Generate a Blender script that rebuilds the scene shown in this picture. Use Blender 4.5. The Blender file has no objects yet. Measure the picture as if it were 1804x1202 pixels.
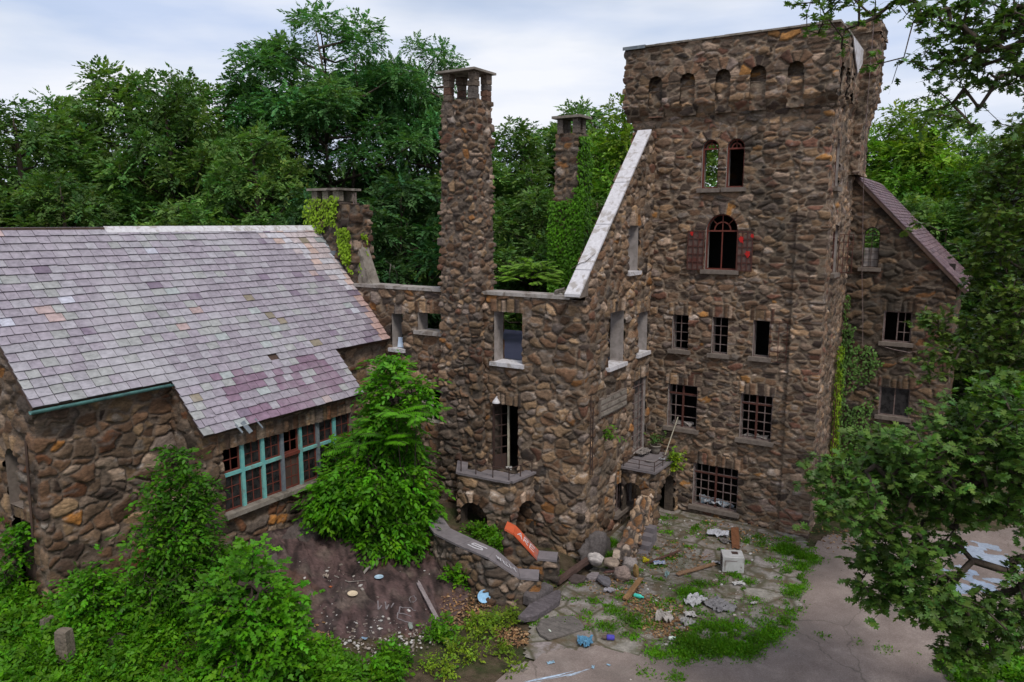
import bpy, math, random
import numpy as np
from mathutils import Vector

random.seed(7)
RNG = np.random.default_rng(7)
C = bpy.context.scene
COL = C.collection

# ------------------------------------------------------------------ camera, world, sun, exposure
cam_d = bpy.data.cameras.new('camera')
cam = bpy.data.objects.new('camera', cam_d)
COL.objects.link(cam)
cam.location = (0, 0, 10)
cam.rotation_euler = (math.radians(90 - 9.0106), 0, math.radians(32.2))
cam_d.sensor_width = 36
cam_d.lens = 36 * 1318 / 1804
cam_d.clip_end = 2000
C.camera = cam

SUN_EL, SUN_AZ = math.radians(54), (0.78, -0.62)
w = bpy.data.worlds.new('World')
C.world = w
w.use_nodes = True
nt = w.node_tree
bg = nt.nodes['Background']
bg.inputs[1].default_value = 0.1
sky = nt.nodes.new('ShaderNodeTexSky')
sky.sky_type = 'NISHITA'
sky.sun_disc = False
sky.sun_elevation = SUN_EL
sky.sun_rotation = math.atan2(SUN_AZ[0], SUN_AZ[1])
tc = nt.nodes.new('ShaderNodeTexCoord')
mp = nt.nodes.new('ShaderNodeMapping')
mp.inputs['Scale'].default_value = (1.0, 1.0, 4.2)
mp.inputs['Location'].default_value = (0.35, 0.2, 0.1)
nt.links.new(tc.outputs['Generated'], mp.inputs[0])
nz = nt.nodes.new('ShaderNodeTexNoise')
nz.inputs['Scale'].default_value = 1.7
nz.inputs['Detail'].default_value = 5
nz.inputs['Roughness'].default_value = 0.5
nt.links.new(mp.outputs[0], nz.inputs['Vector'])
rp = nt.nodes.new('ShaderNodeValToRGB')
rp.color_ramp.elements[0].position = 0.30
rp.color_ramp.elements[0].color = (0.48, 0.48, 0.48, 1)
rp.color_ramp.elements[1].position = 0.52
rp.color_ramp.elements[1].color = (1, 1, 1, 1)
nt.links.new(nz.outputs['Fac'], rp.inputs[0])
nz2 = nt.nodes.new('ShaderNodeTexNoise')
nz2.inputs['Scale'].default_value = 3.1
nz2.inputs['Detail'].default_value = 6
nt.links.new(mp.outputs[0], nz2.inputs['Vector'])
rp2 = nt.nodes.new('ShaderNodeValToRGB')
rp2.color_ramp.elements[0].position = 0.32
rp2.color_ramp.elements[0].color = (5.0, 5.9, 7.8, 1)
rp2.color_ramp.elements[1].position = 0.66
rp2.color_ramp.elements[1].color = (8.0, 8.2, 8.7, 1)
nt.links.new(nz2.outputs['Fac'], rp2.inputs[0])
mx = nt.nodes.new('ShaderNodeMix')
mx.data_type = 'RGBA'
nt.links.new(rp.outputs[0], mx.inputs[0])
nt.links.new(sky.outputs[0], mx.inputs[6])
nt.links.new(rp2.outputs[0], mx.inputs[7])
nt.links.new(mx.outputs[2], bg.inputs[0])

sd = bpy.data.lights.new('sun', 'SUN')
sd.energy = 2.3
sd.angle = math.radians(14)
sd.color = (1.0, 0.95, 0.88)
so = bpy.data.objects.new('sun', sd)
COL.objects.link(so)
sv = Vector((SUN_AZ[0] * math.cos(SUN_EL), SUN_AZ[1] * math.cos(SUN_EL), math.sin(SUN_EL)))
so.rotation_euler = sv.to_track_quat('Z', 'Y').to_euler()
so.location = (0, 0, 60)

C.view_settings.view_transform = 'Standard'
C.view_settings.look = 'None'
C.view_settings.exposure = 0.22
C.view_settings.gamma = 1.0
C.render.engine = 'CYCLES'
C.cycles.max_bounces = 5
C.cycles.diffuse_bounces = 3
C.cycles.glossy_bounces = 2
C.cycles.transmission_bounces = 3
C.cycles.transparent_max_bounces = 6
C.cycles.use_denoising = True
C.cycles.use_adaptive_sampling = True
C.cycles.adaptive_threshold = 0.02

# ------------------------------------------------------------------ tagging helpers
def tag(o, label, cat, group=None, kind=None):
    if label: o['label'] = label
    if cat: o['category'] = cat
    if group: o['group'] = group
    if kind: o['kind'] = kind
    return o

def thing(name, loc, label, cat, group=None):
    o = bpy.data.objects.new(name, None)
    COL.objects.link(o)
    o.location = loc
    o.empty_display_size = 0.2
    bpy.context.view_layer.update()
    return tag(o, label, cat, group)

def link_mesh(name, me, parent=None):
    o = bpy.data.objects.new(name, me)
    COL.objects.link(o)
    if parent is not None:
        o.parent = parent
        o.matrix_parent_inverse.identity()
        # geometry is written in world space: cancel the root's offset
        p, off = parent, Vector((0, 0, 0))
        while p is not None:
            off += p.location
            p = p.parent
        o.location = -off
    return o

def fast_mesh(name, V, loops, starts, totals, mats, matidx=None, col=None, smooth=False):
    V = np.asarray(V, dtype=np.float32)
    me = bpy.data.meshes.new(name)
    me.vertices.add(len(V))
    me.vertices.foreach_set('co', V.ravel())
    me.loops.add(len(loops))
    me.loops.foreach_set('vertex_index', np.asarray(loops, dtype=np.int32))
    me.polygons.add(len(starts))
    me.polygons.foreach_set('loop_start', np.asarray(starts, dtype=np.int32))
    me.polygons.foreach_set('loop_total', np.asarray(totals, dtype=np.int32))
    for m in mats: me.materials.append(m)
    if matidx is not None:
        me.polygons.foreach_set('material_index', np.asarray(matidx, dtype=np.int32))
    me.polygons.foreach_set('use_smooth', np.full(len(starts), bool(smooth)))
    if col is not None:
        a = me.color_attributes.new('Col', 'FLOAT_COLOR', 'POINT')
        c4 = np.ones((len(V), 4), dtype=np.float32)
        c4[:, :3] = col
        a.data.foreach_set('color', c4.ravel())
    me.update(calc_edges=True)
    return me

class MB:
    """collects simple solids and builds them as one mesh"""
    def __init__(s):
        s.v, s.f, s.c, s.cur = [], [], [], (1, 1, 1)
    def add(s, vs, fs):
        b = len(s.v)
        s.v += [tuple(p) for p in vs]
        s.c += [s.cur] * len(vs)
        s.f += [tuple(b + i for i in f) for f in fs]
    BOXF = [(0, 3, 2, 1), (4, 5, 6, 7), (0, 1, 5, 4), (1, 2, 6, 5), (2, 3, 7, 6), (3, 0, 4, 7)]
    def box(s, x0, x1, y0, y1, z0, z1):
        s.add([(x0, y0, z0), (x1, y0, z0), (x1, y1, z0), (x0, y1, z0), (x0, y0, z1), (x1, y0, z1), (x1, y1, z1), (x0, y1, z1)], s.BOXF)
    def obox(s, c, ax, ay, az, bev=0.0):
        """box round centre c with half-axis vectors"""
        c, ax, ay, az = map(Vector, (c, ax, ay, az))
        if bev <= 0:
            s.add([c + ax * i + ay * j + az * k for k in (-1, 1) for i, j in ((-1, -1), (1, -1), (1, 1), (-1, 1))], s.BOXF)
        else:
            b = 1 - bev
            vs = []
            for k, q in ((-1, b), (-b, 1), (b, 1), (1, b)):
                vs += [c + ax * i * q + ay * j * q + az * k for i, j in ((-1, -1), (1, -1), (1, 1), (-1, 1))]
            fs = [(3, 2, 1, 0), (12, 13, 14, 15)]
            for r in range(3):
                for i in range(4):
                    fs.append((r * 4 + i, r * 4 + (i + 1) % 4, r * 4 + 4 + (i + 1) % 4, r * 4 + 4 + i))
            s.add(vs, fs)
    def bar(s, a, b, w, h=None, up=(0, 0, 1)):
        a, b = Vector(a), Vector(b)
        d = (b - a)
        L = d.length
        d.normalize()
        u = Vector(up)
        if abs(d.dot(u)) > 0.95: u = Vector((1, 0, 0))
        x = d.cross(u).normalized()
        y = x.cross(d).normalized()
        s.obox((a + b) / 2, x * w / 2, d * L / 2, y * (h or w) / 2)
    def tube(s, pts, rad, n=6, cap=True):
        pts = [Vector(p) for p in pts]
        rings = []
        ref = Vector((0.31, 0.2, 0.93))
        for i, p in enumerate(pts):
            d = (pts[min(i + 1, len(pts) - 1)] - pts[max(i - 1, 0)])
            if d.length < 1e-6: d = Vector((0, 0, 1))
            d.normalize()
            x = d.cross(ref)
            if x.length < 0.05: x = d.cross(Vector((1, 0, 0)))
            x.normalize()
            y = d.cross(x)
            r = rad[i] if hasattr(rad, '__len__') else rad
            rings.append([p + (x * math.cos(2 * math.pi * k / n) + y * math.sin(2 * math.pi * k / n)) * r for k in range(n)])
        vs = [q for r in rings for q in r]
        fs = []
        for i in range(len(rings) - 1):
            for k in range(n):
                fs.append((i * n + k, i * n + (k + 1) % n, (i + 1) * n + (k + 1) % n, (i + 1) * n + k))
        if cap:
            fs.append(tuple(range(n - 1, -1, -1)))
            fs.append(tuple((len(rings) - 1) * n + k for k in range(n)))
        s.add(vs, fs)
    def prism(s, poly, z0, z1):
        """poly: list of (x, y) ccw; z0/z1 numbers or lists"""
        n = len(poly)
        zb = z0 if hasattr(z0, '__len__') else [z0] * n
        zt = z1 if hasattr(z1, '__len__') else [z1] * n
        s.add([(p[0], p[1], zb[i]) for i, p in enumerate(poly)] + [(p[0], p[1], zt[i]) for i, p in enumerate(poly)],
              [tuple(range(n - 1, -1, -1)), tuple(range(n, 2 * n))] + [(i, (i + 1) % n, n + (i + 1) % n, n + i) for i in range(n)])
    def lathe(s, c, prof, n=16, axis=(0, 0, 1)):
        a = Vector(axis).normalized()
        x = a.cross(Vector((1, 0, 0)) if abs(a.x) < 0.9 else Vector((0, 1, 0))).normalized()
        y = a.cross(x)
        c = Vector(c)
        vs, fs = [], []
        for r, h in prof:
            vs += [c + a * h + (x * math.cos(2 * math.pi * k / n) + y * math.sin(2 * math.pi * k / n)) * r for k in range(n)]
        for i in range(len(prof) - 1):
            for k in range(n):
                fs.append((i * n + k, i * n + (k + 1) % n, (i + 1) * n + (k + 1) % n, (i + 1) * n + k))
        fs.append(tuple(range(n - 1, -1, -1)))
        fs.append(tuple((len(prof) - 1) * n + k for k in range(n)))
        s.add(vs, fs)
    def build(s, name, mat, parent=None, smooth=False, cols=False):
        loops, st, tt = [], [], []
        for f in s.f:
            st.append(len(loops)); tt.append(len(f)); loops += f
        me = fast_mesh(name, np.array(s.v).reshape(-1, 3), loops, st, tt, [mat], col=np.array(s.c) if cols else None, smooth=smooth)
        return link_mesh(name, me, parent)

# ------------------------------------------------------------------ materials
def new_mat(name):
    m = bpy.data.materials.new(name)
    m.use_nodes = True
    t = m.node_tree
    b = t.nodes['Principled BSDF']
    return m, t, b

def N(t, typ, **kw):
    n = t.nodes.new('ShaderNode' + typ)
    for k, v in kw.items():
        n.inputs[k.replace('_', ' ')].default_value = v
    return n

def noise(t, vec, scale, detail=4, rough=0.55, dist=0.0, vscale=None):
    if vscale:
        m = t.nodes.new('ShaderNodeMapping')
        m.inputs['Scale'].default_value = vscale
        t.links.new(vec, m.inputs[0])
        vec = m.outputs[0]
    n = N(t, 'TexNoise', Scale=scale, Detail=detail, Roughness=rough, Distortion=dist)
    t.links.new(vec, n.inputs['Vector'])
    return n.outputs['Fac']

def ramp(t, fac, stops):
    r = t.nodes.new('ShaderNodeValToRGB')
    e = r.color_ramp.elements
    while len(e) < len(stops): e.new(0.5)
    for i, (p, c) in enumerate(stops):
        e[i].position = p
        if not hasattr(c, '__len__'): c = (c, c, c)
        e[i].color = (*c, 1)
    t.links.new(fac, r.inputs[0])
    return r.outputs[0]

def mixc(t, fac, a, b, mode='MIX'):
    m = t.nodes.new('ShaderNodeMix')
    m.data_type = 'RGBA'
    m.blend_type = mode
    for i, v in ((0, fac), (6, a), (7, b)):
        if hasattr(v, 'is_linked') or hasattr(v, 'links'):
            t.links.new(v, m.inputs[i])
        elif hasattr(v, '__len__'):
            m.inputs[i].default_value = (*v, 1)
        else:
            m.inputs[i].default_value = v
    return m.outputs[2]

def bump(t, b, h, strength=0.5, dist=0.02):
    n = N(t, 'Bump', Strength=strength, Distance=dist)
    t.links.new(h, n.inputs['Height'])
    t.links.new(n.outputs[0], b.inputs['Normal'])

def posvec(t):
    return t.nodes.new('ShaderNodeNewGeometry').outputs['Position']

def attr(t, name='Col'):
    a = t.nodes.new('ShaderNodeAttribute')
    a.attribute_name = name
    return a.outputs['Color']

def mat_attr(name, rough=0.9, lo=0.6, hi=1.35, scale=14, bs=0.5, bd=0.02, vscale=None, stain=None, spec=0.3):
    m, t, b = new_mat(name)
    p = posvec(t)
    n1 = noise(t, p, scale, 6, 0.65, 0.3, vscale)
    c = mixc(t, 1.0, attr(t), ramp(t, n1, [(0.28, lo), (0.72, hi)]), 'MULTIPLY')
    if stain:
        n2 = noise(t, p, stain[1], 5, 0.6, 0.6, (1, 1, 0.35))
        c = mixc(t, ramp(t, n2, [(0.5, 0.0), (0.72, stain[2])]), c, stain[0])
    t.links.new(c, b.inputs['Base Color'])
    b.inputs['Roughness'].default_value = rough
    b.inputs['Specular IOR Level'].default_value = spec
    bump(t, b, noise(t, p, scale * 2.6, 6, 0.7), bs, bd)
    return m

def mat(name, c1, c2=None, rough=0.8, scale=6, bs=0.3, bd=0.01, metal=0.0, vscale=None, spec=0.3, c3=None):
    m, t, b = new_mat(name)
    p = posvec(t)
    c2 = c2 or tuple(x * 0.7 for x in c1)
    n1 = noise(t, p, scale, 6, 0.62, 0.4, vscale)
    c = ramp(t, n1, [(0.32, c1), (0.68, c2)])
    if c3:
        c = mixc(t, ramp(t, noise(t, p, scale * 0.45, 5, 0.6, 0.5), [(0.52, 0.0), (0.62, 1.0)]), c, c3)
    t.links.new(c, b.inputs['Base Color'])
    b.inputs['Roughness'].default_value = rough
    b.inputs['Metallic'].default_value = metal
    b.inputs['Specular IOR Level'].default_value = spec
    if bs > 0: bump(t, b, noise(t, p, scale * 3, 5, 0.6, 0, vscale), bs, bd)
    return m

def mat_leaf(name, trans=0.35, rough=0.55):
    m, t, b = new_mat(name)
    a = attr(t)
    p = posvec(t)
    c = mixc(t, 1.0, a, ramp(t, noise(t, p, 1.1, 3), [(0.3, 0.72), (0.7, 1.25)]), 'MULTIPLY')
    t.links.new(c, b.inputs['Base Color'])
    b.inputs['Roughness'].default_value = rough
    b.inputs['Specular IOR Level'].default_value = 0.25
    tr = t.nodes.new('ShaderNodeBsdfTranslucent')
    tc2 = mixc(t, 1.0, c, (1.25, 1.35, 0.5), 'MULTIPLY')
    t.links.new(tc2, tr.inputs['Color'])
    ms = t.nodes.new('ShaderNodeMixShader')
    ms.inputs[0].default_value = trans
    t.links.new(b.outputs[0], ms.inputs[1])
    t.links.new(tr.outputs[0], ms.inputs[2])
    out = t.nodes['Material Output']
    t.links.new(ms.outputs[0], out.inputs['Surface'])
    return m

M = {}
M['stone'] = mat_attr('rubble_stone', 0.92, 0.5, 1.5, 9, 0.9, 0.03, (1, 1, 2.2), ((0.035, 0.03, 0.022), 0.55, 0.55))
M['slate'] = mat_attr('roof_slate', 0.62, 0.66, 1.3, 7, 0.5, 0.01, (1.4, 1, 1.4), ((0.42, 0.41, 0.42), 0.7, 0.35), spec=0.35)
M['purple_slate'] = mat_attr('purple_slate', 0.6, 0.5, 1.05, 6, 0.35, 0.008, spec=0.4)
M['plaster'] = mat('grey_plaster', (0.34, 0.30, 0.28), (0.19, 0.165, 0.15), 0.9, 4, 0.3)
M['coping'] = mat('weathered_concrete', (0.36, 0.33, 0.31), (0.22, 0.19, 0.17), 0.85, 5, 0.35, c3=(0.16, 0.13, 0.11))
M['coping_dark'] = mat('dirty_concrete', (0.25, 0.22, 0.19), (0.16, 0.135, 0.11), 0.9, 5, 0.4, c3=(0.10, 0.085, 0.07))
M['whitecap'] = mat('white_coping', (0.58, 0.565, 0.585), (0.44, 0.42, 0.435), 0.7, 9, 0.25, c3=(0.33, 0.30, 0.285))
M['sill'] = mat('stone_sill', (0.19, 0.155, 0.13), (0.11, 0.088, 0.075), 0.9, 7, 0.4)
M['rust'] = mat('rusty_iron', (0.10, 0.032, 0.022), (0.055, 0.025, 0.02), 0.7, 18, 0.3)
M['rustpane'] = mat('rust_filmed_glass', (0.075, 0.045, 0.038), (0.13, 0.085, 0.07), 0.6, 7, 0.3, c3=(0.10, 0.03, 0.022))
M['archstone'] = mat('dark_rubble', (0.10, 0.075, 0.057), (0.035, 0.027, 0.022), 0.95, 5, 1.0, 0.04)  # dark mottled brown stone for the arch and doorway reveals
M['iron'] = mat('dark_iron', (0.035, 0.028, 0.028), (0.07, 0.035, 0.025), 0.6, 20, 0.3)
M['palebar'] = mat('weathered_steel_bar', (0.20, 0.16, 0.15), (0.09, 0.05, 0.042), 0.6, 9, 0.2)
M['verdigris'] = mat('verdigris_copper', (0.10, 0.33, 0.33), (0.19, 0.42, 0.38), 0.7, 5, 0.25, c3=(0.16, 0.22, 0.20))
M['bluepatina'] = mat('dark_patina', (0.10, 0.12, 0.15), (0.18, 0.20, 0.21), 0.6, 6, 0.2)
M['gutter'] = mat('green_gutter', (0.05, 0.10, 0.10), (0.10, 0.24, 0.22), 0.6, 4, 0.2)
M['redwood'] = mat('red_painted_wood', (0.15, 0.032, 0.022), (0.09, 0.03, 0.02), 0.75, 8, 0.3)
M['whitewood'] = mat('flaked_cream_paint', (0.52, 0.48, 0.38), (0.30, 0.27, 0.20), 0.75, 6, 0.3)
M['darkwood'] = mat('dark_wood', (0.05, 0.032, 0.026), (0.09, 0.055, 0.04), 0.8, 6, 0.4, vscale=(1, 1, 0.2))
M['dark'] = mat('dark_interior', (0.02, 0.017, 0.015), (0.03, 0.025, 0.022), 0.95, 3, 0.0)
M['tarp'] = mat('blue_black_tarp', (0.025, 0.028, 0.06), (0.04, 0.042, 0.075), 0.5, 3, 0.4)
M['bark'] = mat('bark', (0.075, 0.055, 0.04), (0.035, 0.027, 0.02), 0.95, 8, 0.8, 0.03, vscale=(1, 1, 0.3))
M['palebark'] = mat('pale_bark', (0.26, 0.235, 0.21), (0.15, 0.13, 0.115), 0.95, 8, 0.5, 0.02, vscale=(1, 1, 0.3))
M['leaf'] = mat_leaf('leaf')
M['oakleaf'] = mat_leaf('oak_leaf', 0.3, 0.45)
M['grass'] = mat_leaf('grass_blade', 0.4, 0.6)
M['dryleaf'] = mat_attr('dry_leaf', 0.9, 0.7, 1.3, 20, 0.1, 0.003)
M['attr'] = mat_attr('painted_scrap', 0.75, 0.75, 1.2, 14, 0.25, 0.006)
M['board'] = mat_attr('weathered_board', 0.85, 0.55, 1.3, 9, 0.5, 0.01, (3, 3, 3))
M['rockmat'] = mat_attr('schist', 0.88, 0.55, 1.45, 6, 1.0, 0.03, (1, 2.5, 2.5), ((0.10, 0.085, 0.08), 0.9, 0.4))
M['gravelly'] = mat_attr('pebble', 0.9, 0.7, 1.3, 20, 0.3, 0.01)
M['faintchalk'] = mat('worn_chalk', (0.20, 0.18, 0.185), (0.12, 0.10, 0.105), 0.9, 14, 0.0)
M['chalk'] = mat('chalk_white_paint', (0.62, 0.60, 0.62), (0.42, 0.40, 0.42), 0.9, 14, 0.0)
M['redpaint'] = mat('red_spray_paint', (0.50, 0.014, 0.010), (0.30, 0.010, 0.008), 0.6, 10, 0.0)
M['orange'] = mat('orange_spray_paint', (0.55, 0.10, 0.035), (0.40, 0.075, 0.03), 0.7, 3, 0.3, c3=(0.26, 0.12, 0.10))
M['stairslab'] = mat('purple_slate_slab', (0.19, 0.165, 0.17), (0.13, 0.115, 0.12), 0.8, 4, 0.35)

def mat_glass():
    m, t, b = new_mat('dirty_glass')
    n = noise(t, posvec(t), 5, 5)
    t.links.new(ramp(t, n, [(0.35, (0.010, 0.010, 0.011)), (0.75, (0.045, 0.04, 0.04))]), b.inputs['Base Color'])
    t.links.new(ramp(t, n, [(0.3, 0.12), (0.7, 0.5)]), b.inputs['Roughness'])
    b.inputs['Specular IOR Level'].default_value = 0.22
    return m
M['glass'] = mat_glass()

# ------------------------------------------------------------------ noise, stone field
def hsh(ix, iy, iz, seed):
    with np.errstate(over='ignore'):
        h = (ix.astype(np.int64).astype(np.uint32) * np.uint32(374761393) + iy.astype(np.int64).astype(np.uint32) * np.uint32(668265263)
             + iz.astype(np.int64).astype(np.uint32) * np.uint32(2147483647) + np.uint32((seed * 974634777) & 0xffffffff))
        h = (h ^ (h >> np.uint32(13))) * np.uint32(1274126177)
        h = (h ^ (h >> np.uint32(16))) * np.uint32(2246822519)
        h = h ^ (h >> np.uint32(13))
    return h

def h01(h, k):
    with np.errstate(over='ignore'):
        g = (h + np.uint32((k * 2654435761) & 0xffffffff)) * np.uint32(3266489917)
        g = (g ^ (g >> np.uint32(15))) * np.uint32(668265263)
        g = g ^ (g >> np.uint32(14))
    return (g & np.uint32(0xffffff)).astype(np.float64) / 16777216.0

def vnoise(P, freq, seed):
    Q = np.asarray(P, dtype=np.float64) * freq
    I = np.floor(Q).astype(np.int64)
    f = Q - I
    f = f * f * (3 - 2 * f)
    out = np.zeros(len(Q))
    for dx in (0, 1):
        for dy in (0, 1):
            for dz in (0, 1):
                v = h01(hsh(I[:, 0] + dx, I[:, 1] + dy, I[:, 2] + dz, seed), 1)
                out += v * (f[:, 0] if dx else 1 - f[:, 0]) * (f[:, 1] if dy else 1 - f[:, 1]) * (f[:, 2] if dz else 1 - f[:, 2])
    return out

def fbm(P, freq, seed, oct=4):
    s, a, tot = 0, 1.0, 0
    for i in range(oct):
        s = s + a * vnoise(P, freq * 2 ** i, seed + i)
        tot += a
        a *= 0.5
    return s / tot

def sstep(a, b, x):
    t = np.clip((x - a) / (b - a), 0, 1)
    return t * t * (3 - 2 * t)

# base palettes: (weight, colour)
PAL_TOWER = [(24, (0.130, 0.088, 0.062)), (22, (0.165, 0.122, 0.092)), (16, (0.105, 0.085, 0.072)), (9, (0.065, 0.052, 0.048)), (12, (0.235, 0.172, 0.115)),
             (1.6, (0.27, 0.15, 0.055)), (7, (0.135, 0.075, 0.058)), (5, (0.31, 0.255, 0.215)), (4, (0.185, 0.16, 0.155))]
PAL_WING = [(22, (0.150, 0.098, 0.066)), (20, (0.195, 0.145, 0.105)), (13, (0.135, 0.115, 0.10)), (7, (0.075, 0.062, 0.058)), (16, (0.28, 0.21, 0.14)),
            (2.2, (0.25, 0.13, 0.05)), (5, (0.15, 0.082, 0.06)), (10, (0.36, 0.30, 0.255)), (4, (0.20, 0.18, 0.175))]
PAL_HALL = [(24, (0.170, 0.110, 0.072)), (18, (0.22, 0.165, 0.12)), (12, (0.15, 0.125, 0.105)), (6, (0.085, 0.062, 0.05)), (15, (0.30, 0.225, 0.145)),
            (7, (0.18, 0.09, 0.05)), (1.5, (0.40, 0.2, 0.06)), (12, (0.34, 0.285, 0.235)), (4, (0.18, 0.16, 0.15))]
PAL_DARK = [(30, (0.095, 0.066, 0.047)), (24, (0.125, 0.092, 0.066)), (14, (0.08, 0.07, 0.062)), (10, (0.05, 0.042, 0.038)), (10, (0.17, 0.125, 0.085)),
            (5, (0.17, 0.09, 0.04)), (7, (0.10, 0.055, 0.042))]

STYLE = {
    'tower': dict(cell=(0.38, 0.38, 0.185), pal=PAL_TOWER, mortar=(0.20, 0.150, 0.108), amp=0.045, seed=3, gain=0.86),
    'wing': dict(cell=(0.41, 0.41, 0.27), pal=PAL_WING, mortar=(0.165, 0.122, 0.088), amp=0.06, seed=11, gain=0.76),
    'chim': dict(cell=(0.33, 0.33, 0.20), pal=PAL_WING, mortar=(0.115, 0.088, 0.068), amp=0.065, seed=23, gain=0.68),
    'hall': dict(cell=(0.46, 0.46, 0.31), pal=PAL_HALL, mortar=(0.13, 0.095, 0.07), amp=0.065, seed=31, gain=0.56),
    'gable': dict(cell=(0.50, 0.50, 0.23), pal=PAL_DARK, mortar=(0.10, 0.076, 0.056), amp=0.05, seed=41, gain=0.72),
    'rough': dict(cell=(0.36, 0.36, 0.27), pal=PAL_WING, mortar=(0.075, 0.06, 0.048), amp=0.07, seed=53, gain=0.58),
    'cobble': dict(cell=(0.24, 0.24, 0.22), pal=[(10, (0.36, 0.29, 0.22)), (8, (0.30, 0.20, 0.14)), (6, (0.42, 0.38, 0.34)), (5, (0.28, 0.16, 0.08)), (6, (0.2, 0.16, 0.14))],
                   mortar=(0.07, 0.055, 0.045), amp=0.07, seed=61, gain=0.75),
}

def pick(pal, r):
    wts = np.array([p[0] for p in pal], dtype=float)
    cum = np.cumsum(wts) / wts.sum()
    idx = np.searchsorted(cum, r, side='right').clip(0, len(pal) - 1)
    return np.array([p[1] for p in pal])[idx]

def stone_field(P, style, over=None):
    """P (n,3) on the undisplaced surface -> displacement, colour. over: list of (mask, edge, idhash) for dressed stones"""
    S = STYLE[style]
    cell = np.array(S['cell'])
    seed = S['seed']
    W = np.stack([vnoise(P, 2.1, seed + 1), vnoise(P, 2.1, seed + 2), vnoise(P, 2.1, seed + 3)], 1) - 0.5
    W2 = np.stack([vnoise(P, 6.5, seed + 4), vnoise(P, 6.5, seed + 5), vnoise(P, 6.5, seed + 6)], 1) - 0.5
    Q = P + W * cell * 0.75 + W2 * cell * 0.22
    G = Q / cell
    I = np.floor(G).astype(np.int64)
    n = len(P)
    F1 = np.full(n, 9.0); F2 = np.full(n, 9.0)
    ID = np.zeros(n, dtype=np.uint32)
    LV = np.zeros((n, 3))
    for ox in (-1, 0, 1):
        for oy in (-1, 0, 1):
            for oz in (-1, 0, 1):
                cx, cy, cz = I[:, 0] + ox, I[:, 1] + oy, I[:, 2] + oz
                h = hsh(cx, cy, cz, seed)
                dv = np.stack([G[:, 0] - cx - 0.5 - 0.85 * (h01(h, 2) - 0.5), G[:, 1] - cy - 0.5 - 0.85 * (h01(h, 3) - 0.5), G[:, 2] - cz - 0.5 - 0.85 * (h01(h, 4) - 0.5)], 1)
                d = np.sqrt((dv ** 2).sum(1)) - 0.42 * h01(h, 5)
                m1 = d < F1
                F2 = np.where(m1, F1, np.minimum(F2, d))
                LV[m1] = dv[m1]
                ID = np.where(m1, h, ID)
                F1 = np.where(m1, d, F1)
    edge = (F2 - F1) * 0.5 * (cell.min() * 0.6 + cell.max() * 0.4)
    if over:
        for msk, e, hid in over:
            edge = np.where(msk, e, edge)
            ID = np.where(msk, hid, ID)
            LV[msk] = 0
    r1, r2, r3, r4 = h01(ID, 11), h01(ID, 12), h01(ID, 13), h01(ID, 14)
    mort = sstep(0.010, 0.024, edge + (vnoise(P, 14, seed + 8) - 0.5) * 0.014)
    dome = 0.72 * sstep(0.004, 0.035, edge) + 0.28 * sstep(0.0, 0.11, edge)
    tilt = (LV * np.stack([r2 - 0.5, r3 - 0.5, r4 - 0.5], 1)).sum(1) * 1.5
    # craggy faces: split planes and ridges rather than smooth pillows
    crag = 1 - np.abs(fbm(P * np.array([1, 1, 1.7]), 5.5, seed + 20, 4) - 0.5) * 4
    step_ = np.floor((fbm(P * np.array([1, 1, 2.2]), 4.0, seed + 40, 2) + r2) * 5) / 5 - 0.6
    disp = S['amp'] * dome * (0.35 + 0.95 * r2 + tilt) + mort * (crag * 0.014 + step_ * 0.03)
    base = pick(S['pal'], r1) * np.array([1.15, 0.98, 0.84]) * (S['gain'] * (0.55 + 0.9 * r3))[:, None]
    vein = fbm(P * np.array([1, 1, 2.6]), 6.0, seed + 30, 4)
    base = base * (0.45 + 1.1 * vein)[:, None]
    lite = sstep(0.60, 0.72, fbm(P * np.array([1.0, 1.0, 1.8]), 3.6, seed + 33, 4)) * 0.55
    base = base * (1 - lite)[:, None] + base.mean(1)[:, None] * np.array([2.1, 1.85, 1.65]) * lite[:, None]
    mc = np.array(S['mortar']) * (0.75 + 0.5 * vnoise(P, 1.3, seed + 9))[:, None]
    col = mc * (1 - mort)[:, None] + base * mort[:, None]
    return disp, col

class Frame:
    """a vertical wall plane: s runs from P0 to P1, outward is to the right of that run"""
    def __init__(s, P0, P1):
        s.P0 = np.array(P0, float)
        d = np.array(P1, float) - s.P0
        s.L = float(np.hypot(*d))
        s.t = d / s.L
        s.n = np.array([s.t[1], -s.t[0]])
    def pt(s, a, d, z):
        q = s.P0 + s.t * a + s.n * d
        return (q[0], q[1], z)
    def box(s, mb, a0, a1, z0, z1, d0, d1):
        q = [s.pt(a, d, z) for z in (z0, z1) for a, d in ((a0, d1), (a1, d1), (a1, d0), (a0, d0))]
        mb.add(q, MB.BOXF)

def lines(a, b, cuts, step):
    ks = sorted(set([a, b] + [c for c in cuts if a < c < b]))
    out = [a]
    for p, q in zip(ks, ks[1:]):
        n = max(1, int(math.ceil((q - p) / step)))
        out += [p + (q - p) * (i + 1) / n for i in range(n)]
    return np.array(out)

def in_hole(h, s, z):
    s0, s1, z0, z1, arch = h
    m = (s > s0) & (s < s1) & (z > z0) & (z < z1)
    if arch:
        zc, r = z1 - arch, (s1 - s0) / 2
        m &= ~((z > zc) & ((((s - (s0 + s1) / 2) / r) ** 2 + ((z - zc) / arch) ** 2) > 1))
    return m

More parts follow.
